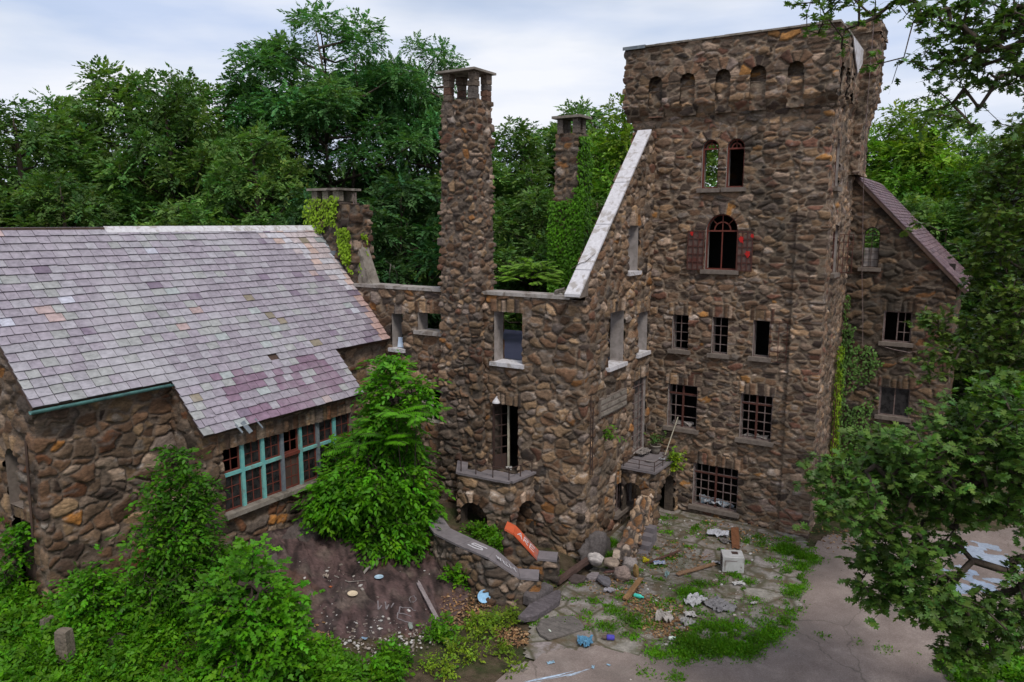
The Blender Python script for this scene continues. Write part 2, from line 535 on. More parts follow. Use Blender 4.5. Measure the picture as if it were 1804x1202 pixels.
def wall_geo(fr, z0, z1, holes=(), step=0.045, style='tower', top=None, bot=None, nprev=None, nnext=None, post=None, vous=True, dscale=1.0, pil=None):
    """displaced rubble wall panel -> (V, quads, col)"""
    sc, zc = [], []
    for h in holes:
        sc += [h[0], h[1]]; zc += [h[2], h[3]]
        if h[4]: zc.append(h[3] - h[4])
    sl = lines(0, fr.L, sc, step)
    zl = lines(z0, z1, zc, step)
    S, Z = np.meshgrid(sl, zl)
    ns, nzv = len(sl), len(zl)
    s = S.ravel().copy(); z = Z.ravel().copy()
    # snap to arches
    for (s0, s1, h0, h1, arch) in holes:
        if arch:
            cx, cz, r = (s0 + s1) / 2, h1 - arch, (s1 - s0) / 2
            e = np.sqrt(((s - cx) / r) ** 2 + ((z - cz) / arch) ** 2)
            m = (np.abs(e - 1) < 0.62 * step / min(r, arch)) & (z > cz - 1e-4)
            s[m] = cx + (s[m] - cx) / e[m]
            z[m] = cz + (z[m] - cz) / e[m]
    keep = np.ones((nzv - 1, ns - 1), bool)
    sm = (sl[:-1] + sl[1:]) / 2; zm = (zl[:-1] + zl[1:]) / 2
    SM, ZM = np.meshgrid(sm, zm)
    for h in holes: keep &= ~in_hole(h, SM, ZM)
    if top is not None:
        tv = top(s); keep &= ZM < top(SM)
        z = np.minimum(z, tv)
    if bot is not None:
        bv = bot(s); keep &= ZM > bot(SM)
        z = np.maximum(z, bv)
    P = np.stack([fr.P0[0] + fr.t[0] * s, fr.P0[1] + fr.t[1] * s, z], 1)
    over = []
    if vous:
        for k, (s0, s1, h0, h1, arch) in enumerate(holes):
            if s1 - s0 < 0.3: continue
            hs = np.full(len(s), (k + 1) * 7919, dtype=np.int64)
            key = np.full(len(s), int(abs(fr.P0[0] * 131 + fr.P0[1] * 71 + z0 * 17)), dtype=np.int64)
            if arch:
                cx, cz, r = (s0 + s1) / 2, h1 - arch, (s1 - s0) / 2
                dx, dz = s - cx, (z - cz) * r / arch
                rr = np.hypot(dx, dz); th = np.arctan2(dz, dx)
                nv = max(5, int(round(math.pi * (r + 0.15) / 0.24)))
                u = th / math.pi * nv
                kk = np.floor(u)
                hh = 0.28 + 0.14 * h01(hsh(kk.astype(np.int64), hs, key, 5), 3)
                e = np.minimum(np.minimum(u - kk, 1 - u + kk) * math.pi / nv * rr, r + hh - rr)
                over.append(((rr < r + hh) & (dz > -0.02), np.maximum(e, 0), hsh(kk.astype(np.int64), hs, key, 77)))
            else:
                wv = 0.21
                u = (s - s0 + 0.12 + 0.05 * np.sin(s * 9)) / wv
                kk = np.floor(u)
                hid = hsh(kk.astype(np.int64), hs, key, 77)
                hh = 0.30 + 0.16 * h01(hid, 3)
                e = np.minimum(np.minimum(u - kk, 1 - u + kk) * wv, h1 + hh - z)
                over.append(((s > s0 - 0.13) & (s < s1 + 0.13) & (z > h1 - 0.005) & (z < h1 + hh), np.maximum(e, 0), hid))
    d, col = stone_field(P, style, over)
    d = d * dscale
    if pil is not None:
        d = d + pil(s, z)
    # flush at openings
    Nv = np.tile(fr.n, (len(s), 1))
    if nprev is not None: Nv[s < 1e-6] = fr.n + np.array(nprev)
    if nnext is not None: Nv[s > fr.L - 1e-6] = fr.n + np.array(nnext)
    P[:, :2] += Nv * d[:, None]
    idx = np.arange(ns * nzv).reshape(nzv, ns)
    q = np.stack([idx[:-1, :-1], idx[:-1, 1:], idx[1:, 1:], idx[1:, :-1]], -1)[keep]
    used = np.unique(q)
    rem = np.full(ns * nzv, -1)
    rem[used] = np.arange(len(used))
    P = P[used]
    if post is not None: P = post(P)
    return P, rem[q], col[used]

def build_quads(name, parts, mats, parent=None, smooth=True):
    Vs, Qs, Cs, off = [], [], [], 0
    for V, Qd, c in parts:
        Vs.append(V); Cs.append(c); Qs.append(Qd + off); off += len(V)
    V = np.concatenate(Vs); Qd = np.concatenate(Qs); c = np.concatenate(Cs)
    me = fast_mesh(name, V, Qd.ravel(), np.arange(len(Qd)) * 4, np.full(len(Qd), 4), [mats], col=c, smooth=smooth)
    return link_mesh(name, me, parent)

def plain_quad(pts, col=(0.12, 0.09, 0.07)):
    return np.array(pts, float), np.array([[0, 1, 2, 3]]), np.tile(np.array(col, float), (4, 1))

def stone_box(name, x0, x1, y0, y1, z0, z1, style, parent=None, step=0.05, post=None, sides='fbrl', label=None, build=True):
    """four rubble faces with rounded shared corners and a plain top"""
    c = [(x0, y0), (x1, y0), (x1, y1), (x0, y1)]
    frs = [Frame(c[i], c[(i + 1) % 4]) for i in range(4)]
    parts = []
    for i, k in enumerate('frbl'):
        st = step if k in sides else 0.12
        parts.append(wall_geo(frs[i], z0, z1, (), st if k in sides else step, style, nprev=frs[i - 1].n, nnext=frs[(i + 1) % 4].n, post=post, vous=False))
    e = 0.03
    tp = np.array([(x0 - e, y0 - e, z1), (x1 + e, y0 - e, z1), (x1 + e, y1 + e, z1), (x0 - e, y1 + e, z1)])
    if post is not None: tp = post(tp)
    parts.append(plain_quad(tp))
    if not build: return parts
    return build_quads(name, parts, M['stone'], parent)

# ------------------------------------------------------------------ windows
def reveal_mesh(fr, h, depth, out=0.02):
    s0, s1, z0, z1, arch = h
    prof = [(s0, z0)]
    if arch:
        cx, cz, r = (s0 + s1) / 2, z1 - arch, (s1 - s0) / 2
        for i in range(17):
            a = math.pi - math.pi * i / 16
            prof.append((cx + r * math.cos(a), cz + arch * math.sin(a)))
    else:
        prof += [(s0, z1), (s1, z1)]
    prof.append((s1, z0))
    mb = MB()
    n = len(prof)
    vs = [fr.pt(a, out, z) for a, z in prof] + [fr.pt(a, -depth, z) for a, z in prof]
    fs = [(i, (i + 1) % n, n + (i + 1) % n, n + i) for i in range(n)]
    mb.add(vs, fs)
    return mb

def bar_set(fr, h, nx, nz, w=0.03, back=0.06, fw=0.05, fd=0.05, xs=None, zs=None, skip=()):
    """frame round an opening plus glazing bars"""
    s0, s1, z0, z1, arch = h
    mb = MB()
    ztop = z1 - (arch or 0)
    fr.box(mb, s0, s0 + fw, z0, ztop, -back, -back - fd)
    fr.box(mb, s1 - fw, s1, z0, ztop, -back, -back - fd)
    fr.box(mb, s0 + fw, s1 - fw, z0, z0 + fw, -back, -back - fd)
    fr.box(mb, s0 + fw, s1 - fw, ztop - fw, ztop, -back, -back - fd)
    for i in range(1, nx):
        if ('x', i) in skip: continue
        a = s0 + (s1 - s0) * i / nx
        fr.box(mb, a - w / 2, a + w / 2, z0 + fw, ztop - fw, -back - 0.008, -back - fd + 0.008)
    for i in range(1, nz):
        if ('z', i) in skip: continue
        z = z0 + (ztop - z0) * i / nz
        fr.box(mb, s0 + fw, s1 - fw, z - w / 2, z + w / 2, -back - 0.012, -back - fd + 0.012)
    if arch:
        cx, cz, r = (s0 + s1) / 2, ztop, (s1 - s0) / 2
        for rr, wd in ((r - fw / 2, fw), (r * 0.5, w)):
            if rr < 0.12: continue
            for i in range(14):
                a0, a1 = math.pi * i / 14, math.pi * (i + 1) / 14
                k = arch / r
                mb.bar(fr.pt(cx + rr * math.cos(a0), -back - fd / 2, cz + rr * k * math.sin(a0)), fr.pt(cx + rr * math.cos(a1), -back - fd / 2, cz + rr * k * math.sin(a1)), wd, fd * 0.8)
        for a in ((math.pi / 2,) if r < 0.4 else (math.pi / 4, math.pi / 2, 3 * math.pi / 4)):
            r0 = 0 if a == math.pi / 2 else r * 0.5
            mb.bar(fr.pt(cx + r0 * math.cos(a), -back - fd / 2, cz + r0 * math.sin(a)), fr.pt(cx + (r - 0.03) * math.cos(a), -back - fd / 2, cz + (r - 0.03) * math.sin(a)), w, fd * 0.5)
    return mb

def window(fr, h, parent, nx=2, nz=3, mat_='rust', depth=0.32, reveal='plaster', sill=True, back=0.06, w=0.03, fw=0.05, pane=False, label=None, sill_over=0.10, skip=(), sill_mat='sill'):
    o = bar_set(fr, h, nx, nz, w, back, fw, skip=skip).build('window', M[mat_], parent)
    if label: o['label'] = label
    reveal_mesh(fr, h, depth).build('reveal', M[reveal], o)
    if sill:
        mb = MB()
        fr.box(mb, h[0] - sill_over, h[1] + sill_over, h[2] - 0.13, h[2] + 0.004, 0.16, -0.28)
        mb.build('sill', M[sill_mat], o)
    if pane:
        mb = MB()
        fr.box(mb, h[0] + 0.02, h[1] - 0.02, h[2] + 0.02, h[3] - (h[4] or 0) - 0.02, -back - 0.022, -back - 0.028)
        mb.build('pane', M['glass'], o)
    return o

def opening(fr, h, parent, depth=0.45, reveal='plaster', sill=True, sill_mat='whitecap', name='window'):
    o = reveal_mesh(fr, h, depth).build(name, M[reveal], parent)
    if sill:
        mb = MB()
        fr.box(mb, h[0] - 0.1, h[1] + 0.1, h[2] - 0.12, h[2] + 0.005, 0.15, -depth)
        mb.build('sill', M[sill_mat], o)
    return o

def grille(fr, s0, s1, z0, z1, nx, nz, d, parent, matn='rust', w=0.022, name='grille'):
    mb = MB()
    for i in range(nx + 1):
        a = s0 + (s1 - s0) * i / nx
        fr.box(mb, a - w / 2, a + w / 2, z0, z1, d + w, d)
    for i in range(nz + 1):
        z = z0 + (z1 - z0) * i / nz
        fr.box(mb, s0 - w / 2, s1 + w / 2, z - w / 2, z + w / 2, d + w * 0.8, d + w * 0.2)
    return mb.build(name, M[matn], parent)

# ------------------------------------------------------------------ ground heights
CTRL = np.array([(-4, 24, 0), (-8, 20, 0.0), (-9.2, 19.2, -0.25), (-9.0, 23.5, 0.0), (0, 15, 0), (3, 24, 0), (-6, 12, 0), (-9, 14.5, 0.0), (2, 10, 0), (-9.0, 17, 0.0), (-3, 30, 0.0), (8, 20, 0),
                 (-17.5, 7.5, 1.15), (-16.4, 13.0, 1.45), (-16.4, 16.8, 1.4), (-17.4, 10.5, 1.3), (-13.2, 17.6, 0.72), (-12.4, 16.6, 0.55), (-10.6, 14.2, 0.02), (-13.0, 11.3, 0.45),
                 (-15.0, 9.0, 0.95), (-16.0, 6.0, 1.0), (-11.0, 18.4, 0.12), (-11.2, 19.0, -0.1), (-12.3, 17.4, 0.6), (-10.2, 12.6, 0.1), (-14.8, 14.6, 1.12), (-13.4, 13.6, 0.62), (-12.0, 15.0, 0.32), (-20, 8, 1.2), (-24, 10, 1.3), (-14.6, 18.6, 0.85),
                 (-12.0, 8.5, 0.35), (-25, 25, 1.0), (-15, 30, 0.6), (-40, 20, 1.5), (0, 40, 0.2), (20, 20, 0), (0, -10, 0), (-30, -5, 1.0)], float)

def ground_z(x, y):
    x = np.atleast_1d(np.asarray(x, float)); y = np.atleast_1d(np.asarray(y, float))
    d2 = (x[:, None] - CTRL[None, :, 0]) ** 2 + (y[:, None] - CTRL[None, :, 1]) ** 2
    wt = 1.0 / (d2 + 0.12) ** 1.6
    return (wt * CTRL[None, :, 2]).sum(1) / wt.sum(1)

def gz(x, y): return float(ground_z(x, y)[0])
#@@END_GROUND

# ------------------------------------------------------------------ ground, driveway, patio, bedrock
def axis(lo, hi, dlo, dhi, fine):
    a = list(np.arange(dlo, dhi + 1e-6, fine))
    s, x = fine, dhi
    while x < hi:
        s *= 1.35; x += s; a.append(x)
    s, x = fine, dlo
    while x > lo:
        s *= 1.35; x -= s; a.insert(0, x)
    return np.array(a)

gx, gy = axis(-500, 500, -27, 6, 0.16), axis(-400, 600, 3, 32, 0.16)
GX, GY = np.meshgrid(gx, gy)
gzv = np.concatenate([ground_z(a, b) for a, b in zip(np.array_split(GX.ravel(), 60), np.array_split(GY.ravel(), 60))])
GP = np.stack([GX.ravel(), GY.ravel(), gzv], 1)
GP[:, 2] += (fbm(GP * [1, 1, 0], 1.3, 5, 4) - 0.5) * 0.10 - 0.06
# flat under the driveway
def seg_poly(x, y, poly):
    inside = np.zeros(len(x), bool)
    j = len(poly) - 1
    for i in range(len(poly)):
        xi, yi = poly[i]; xj, yj = poly[j]
        c = ((yi > y) != (yj > y)) & (x < (xj - xi) * (y - yi) / (yj - yi + 1e-12) + xi)
        inside ^= c
        j = i
    return inside

idx = np.arange(len(GP)).reshape(GX.shape)
q = np.stack([idx[:-1, :-1], idx[:-1, 1:], idx[1:, 1:], idx[1:, :-1]], -1).reshape(-1, 4)

def mat_ground():
    m, t, b = new_mat('forest_soil')
    p = posvec(t)
    c = ramp(t, noise(t, p, 3.5, 8, 0.7), [(0.3, (0.035, 0.026, 0.018)), (0.5, (0.075, 0.055, 0.036)), (0.72, (0.13, 0.095, 0.065))])
    c = mixc(t, ramp(t, noise(t, p, 0.8, 6, 0.65), [(0.45, 0.0), (0.6, 0.8)]), c, (0.028, 0.045, 0.012))
    c = mixc(t, ramp(t, noise(t, p, 24, 4, 0.7), [(0.6, 0.0), (0.68, 0.7)]), c, (0.17, 0.12, 0.08))
    t.links.new(c, b.inputs['Base Color'])
    b.inputs['Roughness'].default_value = 1.0
    b.inputs['Specular IOR Level'].default_value = 0.1
    bump(t, b, noise(t, p, 18, 6, 0.7), 0.9, 0.04)
    return m
go = link_mesh('ground', fast_mesh('ground', GP, q.ravel(), np.arange(len(q)) * 4, np.full(len(q), 4), [mat_ground()], smooth=True))
go['kind'] = 'structure'

def sheet(name, poly, step, zfn, material, hole=None, jag=0.12, seed=9, lift=0.0):
    """a ground sheet with a ragged edge"""
    poly = np.array(poly, float)
    x0, y0 = poly.min(0); x1, y1 = poly.max(0)
    xs, ys = np.arange(x0, x1 + step, step), np.arange(y0, y1 + step, step)
    X, Y = np.meshgrid(xs, ys)
    x, y = X.ravel(), Y.ravel()
    P = np.stack([x, y, np.zeros(len(x))], 1)
    wx = x + (fbm(P, 1.6, seed, 4) - 0.5) * jag * 4
    wy = y + (fbm(P, 1.6, seed + 7, 4) - 0.5) * jag * 4
    ins = seg_poly(wx, wy, poly)
    P[:, 2] = zfn(x, y) + lift
    id2 = np.arange(len(x)).reshape(X.shape)
    qq = np.stack([id2[:-1, :-1], id2[:-1, 1:], id2[1:, 1:], id2[1:, :-1]], -1).reshape(-1, 4)
    qq = qq[ins[qq].all(1)]
    used = np.unique(qq); rem = np.full(len(x), -1); rem[used] = np.arange(len(used))
    qq = rem[qq]
    me = fast_mesh(name, P[used], qq.ravel(), np.arange(len(qq)) * 4, np.full(len(qq), 4), [material], smooth=True)
    return link_mesh(name, me)

def gsm(x, y):
    return np.concatenate([ground_z(a, b) for a, b in zip(np.array_split(x, 20), np.array_split(y, 20))])

def mat_drive():
    m, t, b = new_mat('old_concrete_drive')
    p = posvec(t)
    c = ramp(t, noise(t, p, 1.1, 7, 0.65, 0.5), [(0.3, (0.155, 0.120, 0.106)), (0.55, (0.21, 0.167, 0.148)), (0.75, (0.29, 0.240, 0.212))])
    c = mixc(t, 1.0, c, ramp(t, noise(t, p, 30, 5, 0.8), [(0.3, 0.7), (0.7, 1.3)]), 'MULTIPLY')
    # pale aggregate specks and dark stains
    c = mixc(t, ramp(t, noise(t, p, 55, 2, 0.5), [(0.66, 0.0), (0.70, 0.6)]), c, (0.42, 0.36, 0.32))
    c = mixc(t, ramp(t, noise(t, p, 0.45, 5, 0.6), [(0.5, 0.0), (0.7, 0.6)]), c, (0.10, 0.085, 0.075))
    # fine cracks
    v = N(t, 'TexVoronoi', Scale=0.30)
    v.feature = 'DISTANCE_TO_EDGE'
    wv = t.nodes.new('ShaderNodeMix'); wv.data_type = 'VECTOR'; wv.inputs[0].default_value = 0.35
    nn = N(t, 'TexNoise', Scale=1.5, Detail=5)
    t.links.new(p, nn.inputs['Vector'])
    t.links.new(p, wv.inputs[4]); t.links.new(nn.outputs['Color'], wv.inputs[5])
    t.links.new(wv.outputs[1], v.inputs['Vector'])
    cr = ramp(t, v.outputs['Distance'], [(0.0, 0.5), (0.004, 0.0)])
    c = mixc(t, cr, c, (0.06, 0.052, 0.04))
    t.links.new(c, b.inputs['Base Color'])
    b.inputs['Roughness'].default_value = 0.9
    b.inputs['Specular IOR Level'].default_value = 0.2
    bump(t, b, noise(t, p, 40, 5, 0.75), 0.7, 0.01)
    return m
DRIVE = [(-3.95, 22.6), (-3.5, 20.5), (-3.35, 19.2), (-3.75, 17.3), (-4.4, 16.2), (-6.2, 15.0), (-7.0, 15.0), (-7.9, 14.3), (-8.35, 13.2), (-8.0, 11.0), (-7, 4), (16, 2), (24, 14), (20, 34), (6, 37), (1.0, 28), (-2.5, 26), (-3.9, 24.5)]
dr = sheet('driveway', DRIVE, 0.09, lambda x, y: gsm(x, y) + 0.0, mat_drive(), jag=0.10, lift=0.012)
dr['kind'] = 'structure'

def mat_patio():
    m, t, b = new_mat('mossy_flagstones')
    p = posvec(t)
    mpn = t.nodes.new('ShaderNodeMapping'); mpn.inputs['Scale'].default_value = (1.0, 1.25, 1.0)
    t.links.new(p, mpn.inputs[0])
    wv = t.nodes.new('ShaderNodeMix'); wv.data_type = 'VECTOR'; wv.inputs[0].default_value = 0.12
    nn = N(t, 'TexNoise', Scale=2.0, Detail=3)
    t.links.new(p, nn.inputs['Vector'])
    t.links.new(mpn.outputs[0], wv.inputs[4]); t.links.new(nn.outputs['Color'], wv.inputs[5])
    v = N(t, 'TexVoronoi', Scale=1.15); v.feature = 'DISTANCE_TO_EDGE'
    v2 = N(t, 'TexVoronoi', Scale=1.15)
    for q_ in (v, v2): t.links.new(wv.outputs[1], q_.inputs['Vector'])
    st = mixc(t, 0.35, (0.14, 0.12, 0.10), v2.outputs['Color'])
    hs = N(t, 'HueSaturation', Saturation=0.18, Value=0.55)
    t.links.new(st, hs.inputs['Color'])
    c = mixc(t, 0.6, hs.outputs[0], (0.27, 0.228, 0.195))
    c = mixc(t, 1.0, c, ramp(t, noise(t, p, 9, 7, 0.72), [(0.3, 0.62), (0.7, 1.35)]), 'MULTIPLY')
    joint = ramp(t, v.outputs['Distance'], [(0.015, 0.8), (0.07, 0.0)])
    c = mixc(t, joint, c, (0.06, 0.055, 0.03))
    c = mixc(t, ramp(t, noise(t, p, 1.3, 7, 0.7), [(0.45, 0.0), (0.60, 0.8)]), c, (0.068, 0.066, 0.030))
    c = mixc(t, ramp(t, noise(t, p, 2.2, 7, 0.7), [(0.50, 0.0), (0.62, 0.8)]), c, (0.10, 0.07, 0.042))
    t.links.new(c, b.inputs['Base Color'])
    b.inputs['Roughness'].default_value = 0.95
    b.inputs['Specular IOR Level'].default_value = 0.15
    bump(t, b, noise(t, p, 14, 6, 0.7), 0.8, 0.02)
    return m
PATIO = [(-9.6, 24.4), (-9.5, 19.8), (-9.2, 18.8), (-9.3, 17.0), (-9.0, 15.2), (-8.3, 13.6), (-6.0, 14.6), (-4.0, 16.0), (-3.1, 18.5), (-3.3, 20.5), (-3.7, 23.0), (-4.2, 24.42)]
pa = sheet('patio', PATIO, 0.1, lambda x, y: gsm(x, y), mat_patio(), jag=0.05, lift=0.004)
pa['kind'] = 'structure'

def bedrock():
    step = 0.045
    xs, ys = np.arange(-16.6, -9.9, step), np.arange(10.3, 17.4, step)
    X, Y = np.meshgrid(xs, ys)
    x, y = X.ravel(), Y.ravel()
    P = np.stack([x, y, np.zeros(len(x))], 1)
    poly = np.array([(-16.3, 12.0), (-15.2, 11.5), (-13.4, 10.9), (-12.4, 11.2), (-11.3, 12.9), (-10.7, 13.8), (-11.0, 15.0), (-11.9, 15.75), (-13.0, 16.6), (-14.8, 17.0), (-16.3, 16.5)])
    # soft mask from the distance to the outline
    dmin = np.full(len(x), 9.0)
    for i in range(len(poly)):
        a, bb = poly[i], poly[(i + 1) % len(poly)]
        ab = bb - a
        tt = np.clip(((x - a[0]) * ab[0] + (y - a[1]) * ab[1]) / (ab @ ab), 0, 1)
        dmin = np.minimum(dmin, np.hypot(x - a[0] - ab[0] * tt, y - a[1] - ab[1] * tt))
    sgn = np.where(seg_poly(x, y, poly), 1, -1) * dmin + (fbm(P, 1.4, 71, 4) - 0.5) * 0.7
    base = gsm(x, y)
    # strata run along (0.75, -0.66); ledges step across them
    sxy = x * 0.66 + y * 0.75
    st = sxy * 1.1 + (fbm(P, 0.8, 72, 4) - 0.5) * 2.2
    ledge = (st - np.floor(st)) ** 3 * 0.20
    fine = np.stack([x * 0.8 - y * 0.7, sxy * 4.5, np.zeros(len(x))], 1)
    z = base + 0.05 + sstep(0.0, 0.5, sgn) * (0.08 + ledge * 0.75 + (fbm(fine, 1.5, 73, 5) - 0.5) * 0.20 + (fbm(P, 0.9, 74, 3) - 0.5) * 0.10) - sstep(0.0, -0.4, sgn) * 0.5
    j1 = np.abs((st * 2.3 + fbm(P, 2.0, 78, 3)) % 1 - 0.5); j2 = np.abs(((x * 0.75 - y * 0.66) * 0.55 + (fbm(P, 1.0, 79, 4) - 0.5) * 2.5) % 1 - 0.5)
    crack = np.maximum(sstep(0.06, 0.0, j1) * sstep(0.40, 0.55, fbm(P, 0.8, 80, 3)), sstep(0.03, 0.0, j2) * sstep(0.42, 0.55, fbm(P, 0.9, 81, 3)))
    z = z - crack * 0.06 * sstep(0, 0.3, sgn) + (np.abs(fbm(fine, 4.0, 82, 3) - 0.5) - 0.1) * 0.07
    P[:, 2] = z
    c = np.array([(0.056, 0.034, 0.032)]) * (0.45 + 1.25 * sstep(0.3, 0.7, fbm(fine, 2.0, 75, 5)))[:, None]
    lich = sstep(0.52, 0.66, fbm(P, 1.1, 76, 5))
    c = c * (1 - 0.7 * lich)[:, None] + np.array([(0.125, 0.095, 0.078)]) * (0.7 * lich)[:, None]
    c = c * (1 - 0.75 * crack)[:, None]
    rust = sstep(0.55, 0.68, fbm(P, 0.9, 77, 4)) * 0.5
    c = c * (1 - rust)[:, None] + np.array([(0.11, 0.055, 0.035)]) * rust[:, None]
    idx = np.arange(len(x)).reshape(X.shape)
    qq = np.stack([idx[:-1, :-1], idx[:-1, 1:], idx[1:, 1:], idx[1:, :-1]], -1).reshape(-1, 4)
    qq = qq[(sgn > -0.45)[qq].all(1)]
    me = fast_mesh('bedrock', P, qq.ravel(), np.arange(len(qq)) * 4, np.full(len(qq), 4), [M['rockmat']], col=c, smooth=True)
    o = link_mesh('bedrock', me)
    o['kind'] = 'structure'
    zz = z.reshape(X.shape)
    def f(px, py):
        i = int(np.clip(round((px - xs[0]) / step), 0, len(xs) - 1)); j = int(np.clip(round((py - ys[0]) / step), 0, len(ys) - 1))
        return zz[j, i]
    return f
rock_z = bedrock()
def surf_z(x, y):
    z = gz(x, y)
    if -16 < x < -10 and 10.5 < y < 17: z = max(z, rock_z(x, y))
    return z

def boulder(name, c, r, seed, label, cat='boulder', rot=0.0, col=(0.13, 0.11, 0.105), group=None, n=44, matn='rockmat', rough=0.35):
    """a weathered stone: sphere pushed flat by random planes plus noise"""
    rg = np.random.default_rng(seed)
    u = np.linspace(0, 2 * math.pi, n, endpoint=False); v = np.linspace(-math.pi / 2, math.pi / 2, n // 2 + 2)
    Vv, Uu = np.meshgrid(v, u, indexing='ij')
    D = np.stack([np.cos(Vv) * np.cos(Uu), np.cos(Vv) * np.sin(Uu), np.sin(Vv)], -1).reshape(-1, 3)
    R = np.ones(len(D))
    for _ in range(15):
        nn = rg.normal(size=3); nn /= np.linalg.norm(nn)
        k = D @ nn
        R = np.where(k > 0.05, np.minimum(R, (0.60 + rg.random() * 0.25) / np.maximum(k, 0.05)), R)
    R = R * (1 + (fbm(D + seed, 1.6, seed, 4) - 0.5) * rough + (np.abs(fbm(D * [1, 1, 2.2] + seed, 3.2, seed + 1, 4) - 0.5) - 0.12) * 0.55 * rough / 0.35)
    P = D * R[:, None] * np.array(r)
    cr, sr = math.cos(rot), math.sin(rot)
    P = np.stack([P[:, 0] * cr - P[:, 1] * sr, P[:, 0] * sr + P[:, 1] * cr, P[:, 2]], 1)
    cc = np.array(col) * (0.65 + 0.7 * fbm(P * [1, 1, 3.0], 3.0 / max(r), seed + 3, 4))[:, None]
    m = len(v)
    idx = np.arange(m * n).reshape(m, n)
    qq = np.stack([idx[:-1], np.roll(idx[:-1], -1, 1), np.roll(idx[1:], -1, 1), idx[1:]], -1).reshape(-1, 4)
    me = fast_mesh(name, P, qq.ravel(), np.arange(len(qq)) * 4, np.full(len(qq), 4), [M[matn]], col=cc, smooth=True)
    o = bpy.data.objects.new(name, me)
    COL.objects.link(o)
    o.location = c
    if label: tag(o, label, cat, group)
    return o

# ------------------------------------------------------------------ the tower
TX0, TX1, TY0, TY1 = -10.46, -4.22, 24.44, 29.45
tower = thing('stone_tower', (-7.3, 24.5, 0), 'tall rubble stone tower with corbelled parapet and small rusty windows', 'tower')
fT = Frame((TX0, TY0), (TX1, TY0))
def hT(u0, u1, z0, z1, a=0): return (u0 - TX0, u1 - TX0, z0, z1, a)
H4a, H4b = hT(-8.07, -7.52, 11.09, 12.64, 0.27), hT(-7.27, -6.70, 11.10, 12.63, 0.28)
H3 = hT(-7.85, -6.80, 8.46, 10.27, 0.52)
H2 = [hT(-8.88, -8.31, 5.70, 6.90), hT(-7.51, -6.97, 5.68, 6.91), hT(-6.16, -5.64, 5.70, 6.89)]
H1 = [hT(-8.96, -7.91, 2.97, 4.49), hT(-6.45, -5.42, 2.93, 4.45)]
H0 = hT(-7.95, -6.40, 0.29, 1.81)
HD = hT(-9.35, -8.70, -0.1, 1.75)
def pil_front(s, z): return 0.11 * sstep(5.44, 5.47, s) * sstep(10.5, 10.3, z)
def pil_side(s, z): return 0.11 * sstep(0.75, 0.72, s) * sstep(10.5, 10.3, z)
fR = Frame((TX1, TY0), (TX1, TY1))
HR = [(1.55, 2.45, 8.35, 9.95, 0.42), (1.05, 1.75, 11.1, 12.6, 0.33)]
fL = Frame((TX0, TY1), (TX0, TY0))
fB = Frame((TX1, TY1), (TX0, TY1))
HB = (4.55, 5.35, 11.0, 13.0, 0)
parts = [wall_geo(fT, -0.4, 14.95, [H4a, H4b, H3] + H2 + H1 + [H0, HD], 0.031, 'tower', nprev=fL.n, nnext=fR.n, pil=pil_front),
         wall_geo(fR, -0.4, 14.95, HR, 0.05, 'tower', nprev=fT.n, nnext=fB.n, pil=pil_side),
         wall_geo(fL, 5.0, 14.95, (), 0.12, 'tower', nprev=fB.n, nnext=fT.n),
         wall_geo(fB, 0, 14.95, [HB], 0.16, 'tower', vous=False)]
for zf in (2.15, 5.0, 8.0, 10.85, 14.9):
    parts.append(plain_quad([(TX0 + .1, TY0 + .1, zf), (TX1 - .1, TY0 + .1, zf), (TX1 - .1, TY1 - .1, zf), (TX0 + .1, TY1 - .1, zf)], (0.05, 0.04, 0.035)))
build_quads('wall', parts, M['stone'], tower)
# inner partition so that the rooms stay dark
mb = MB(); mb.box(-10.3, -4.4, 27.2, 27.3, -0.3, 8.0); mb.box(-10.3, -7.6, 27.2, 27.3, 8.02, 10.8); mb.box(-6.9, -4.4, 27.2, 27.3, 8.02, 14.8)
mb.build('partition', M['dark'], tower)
# windows
window(fT, H4a, tower, 1, 1, 'redwood', 0.42, label='narrow arched window open to the sky behind')
window(fT, H4b, tower, 1, 1, 'redwood', 0.42, label='narrow arched window with a dark room behind')
o3 = window(fT, H3, tower, 2, 1, 'redwood', 0.40, w=0.035, label='large arched window with red splashed iron shutters')
g1 = grille(fT, H3[0] - 0.56, H3[0] - 0.03, 8.46, 9.72, 3, 5, 0.09, o3, 'rust', 0.03)
g2 = grille(fT, H3[1] + 0.03, H3[1] + 0.50, 8.46, 9.72, 3, 5, 0.09, o3, 'rust', 0.03)
for (q0, q1, gg) in ((H3[0] - 0.55, H3[0] - 0.04, g1), (H3[1] + 0.04, H3[1] + 0.49, g2)):
    mb = MB(); fT.box(mb, q0, q1, 8.48, 9.70, 0.088, 0.082); mb.build('pane', M['rustpane'], gg)
for (a, z, r) in ((H3[1] + 0.14, 9.47, 0.11), (H3[1] + 0.36, 9.0, 0.10), (H3[0] - 0.44, 9.65, 0.07), (H3[1] + 0.48, 9.58, 0.06)):
    mb = MB(); pts = []
    for k in range(15):
        rr = r * random.uniform(0.6, 1.25); an = k / 15 * 2 * math.pi
        pts.append((a + rr * math.cos(an) * 0.9, z + rr * math.sin(an) * (1.6 if math.sin(an) < -0.6 and k % 2 else 1.0)))
    n = len(pts)
    mb.add([fT.pt(p, 0.128, zz) for p, zz in pts] + [fT.pt(p, 0.118, zz) for p, zz in pts], [tuple(range(n))] + [(i, n + i, n + (i + 1) % n, (i + 1) % n) for i in range(n)])
    mb.build('paint_splash', M['redpaint'], o3)
window(fT, H2[0], tower, 2, 4, 'palebar', 0.42, w=0.022, fw=0.03, label='small barred window, left of the row of three')
window(fT, H2[1], tower, 2, 4, 'palebar', 0.42, w=0.022, fw=0.03, label='small barred window, middle of the row of three')
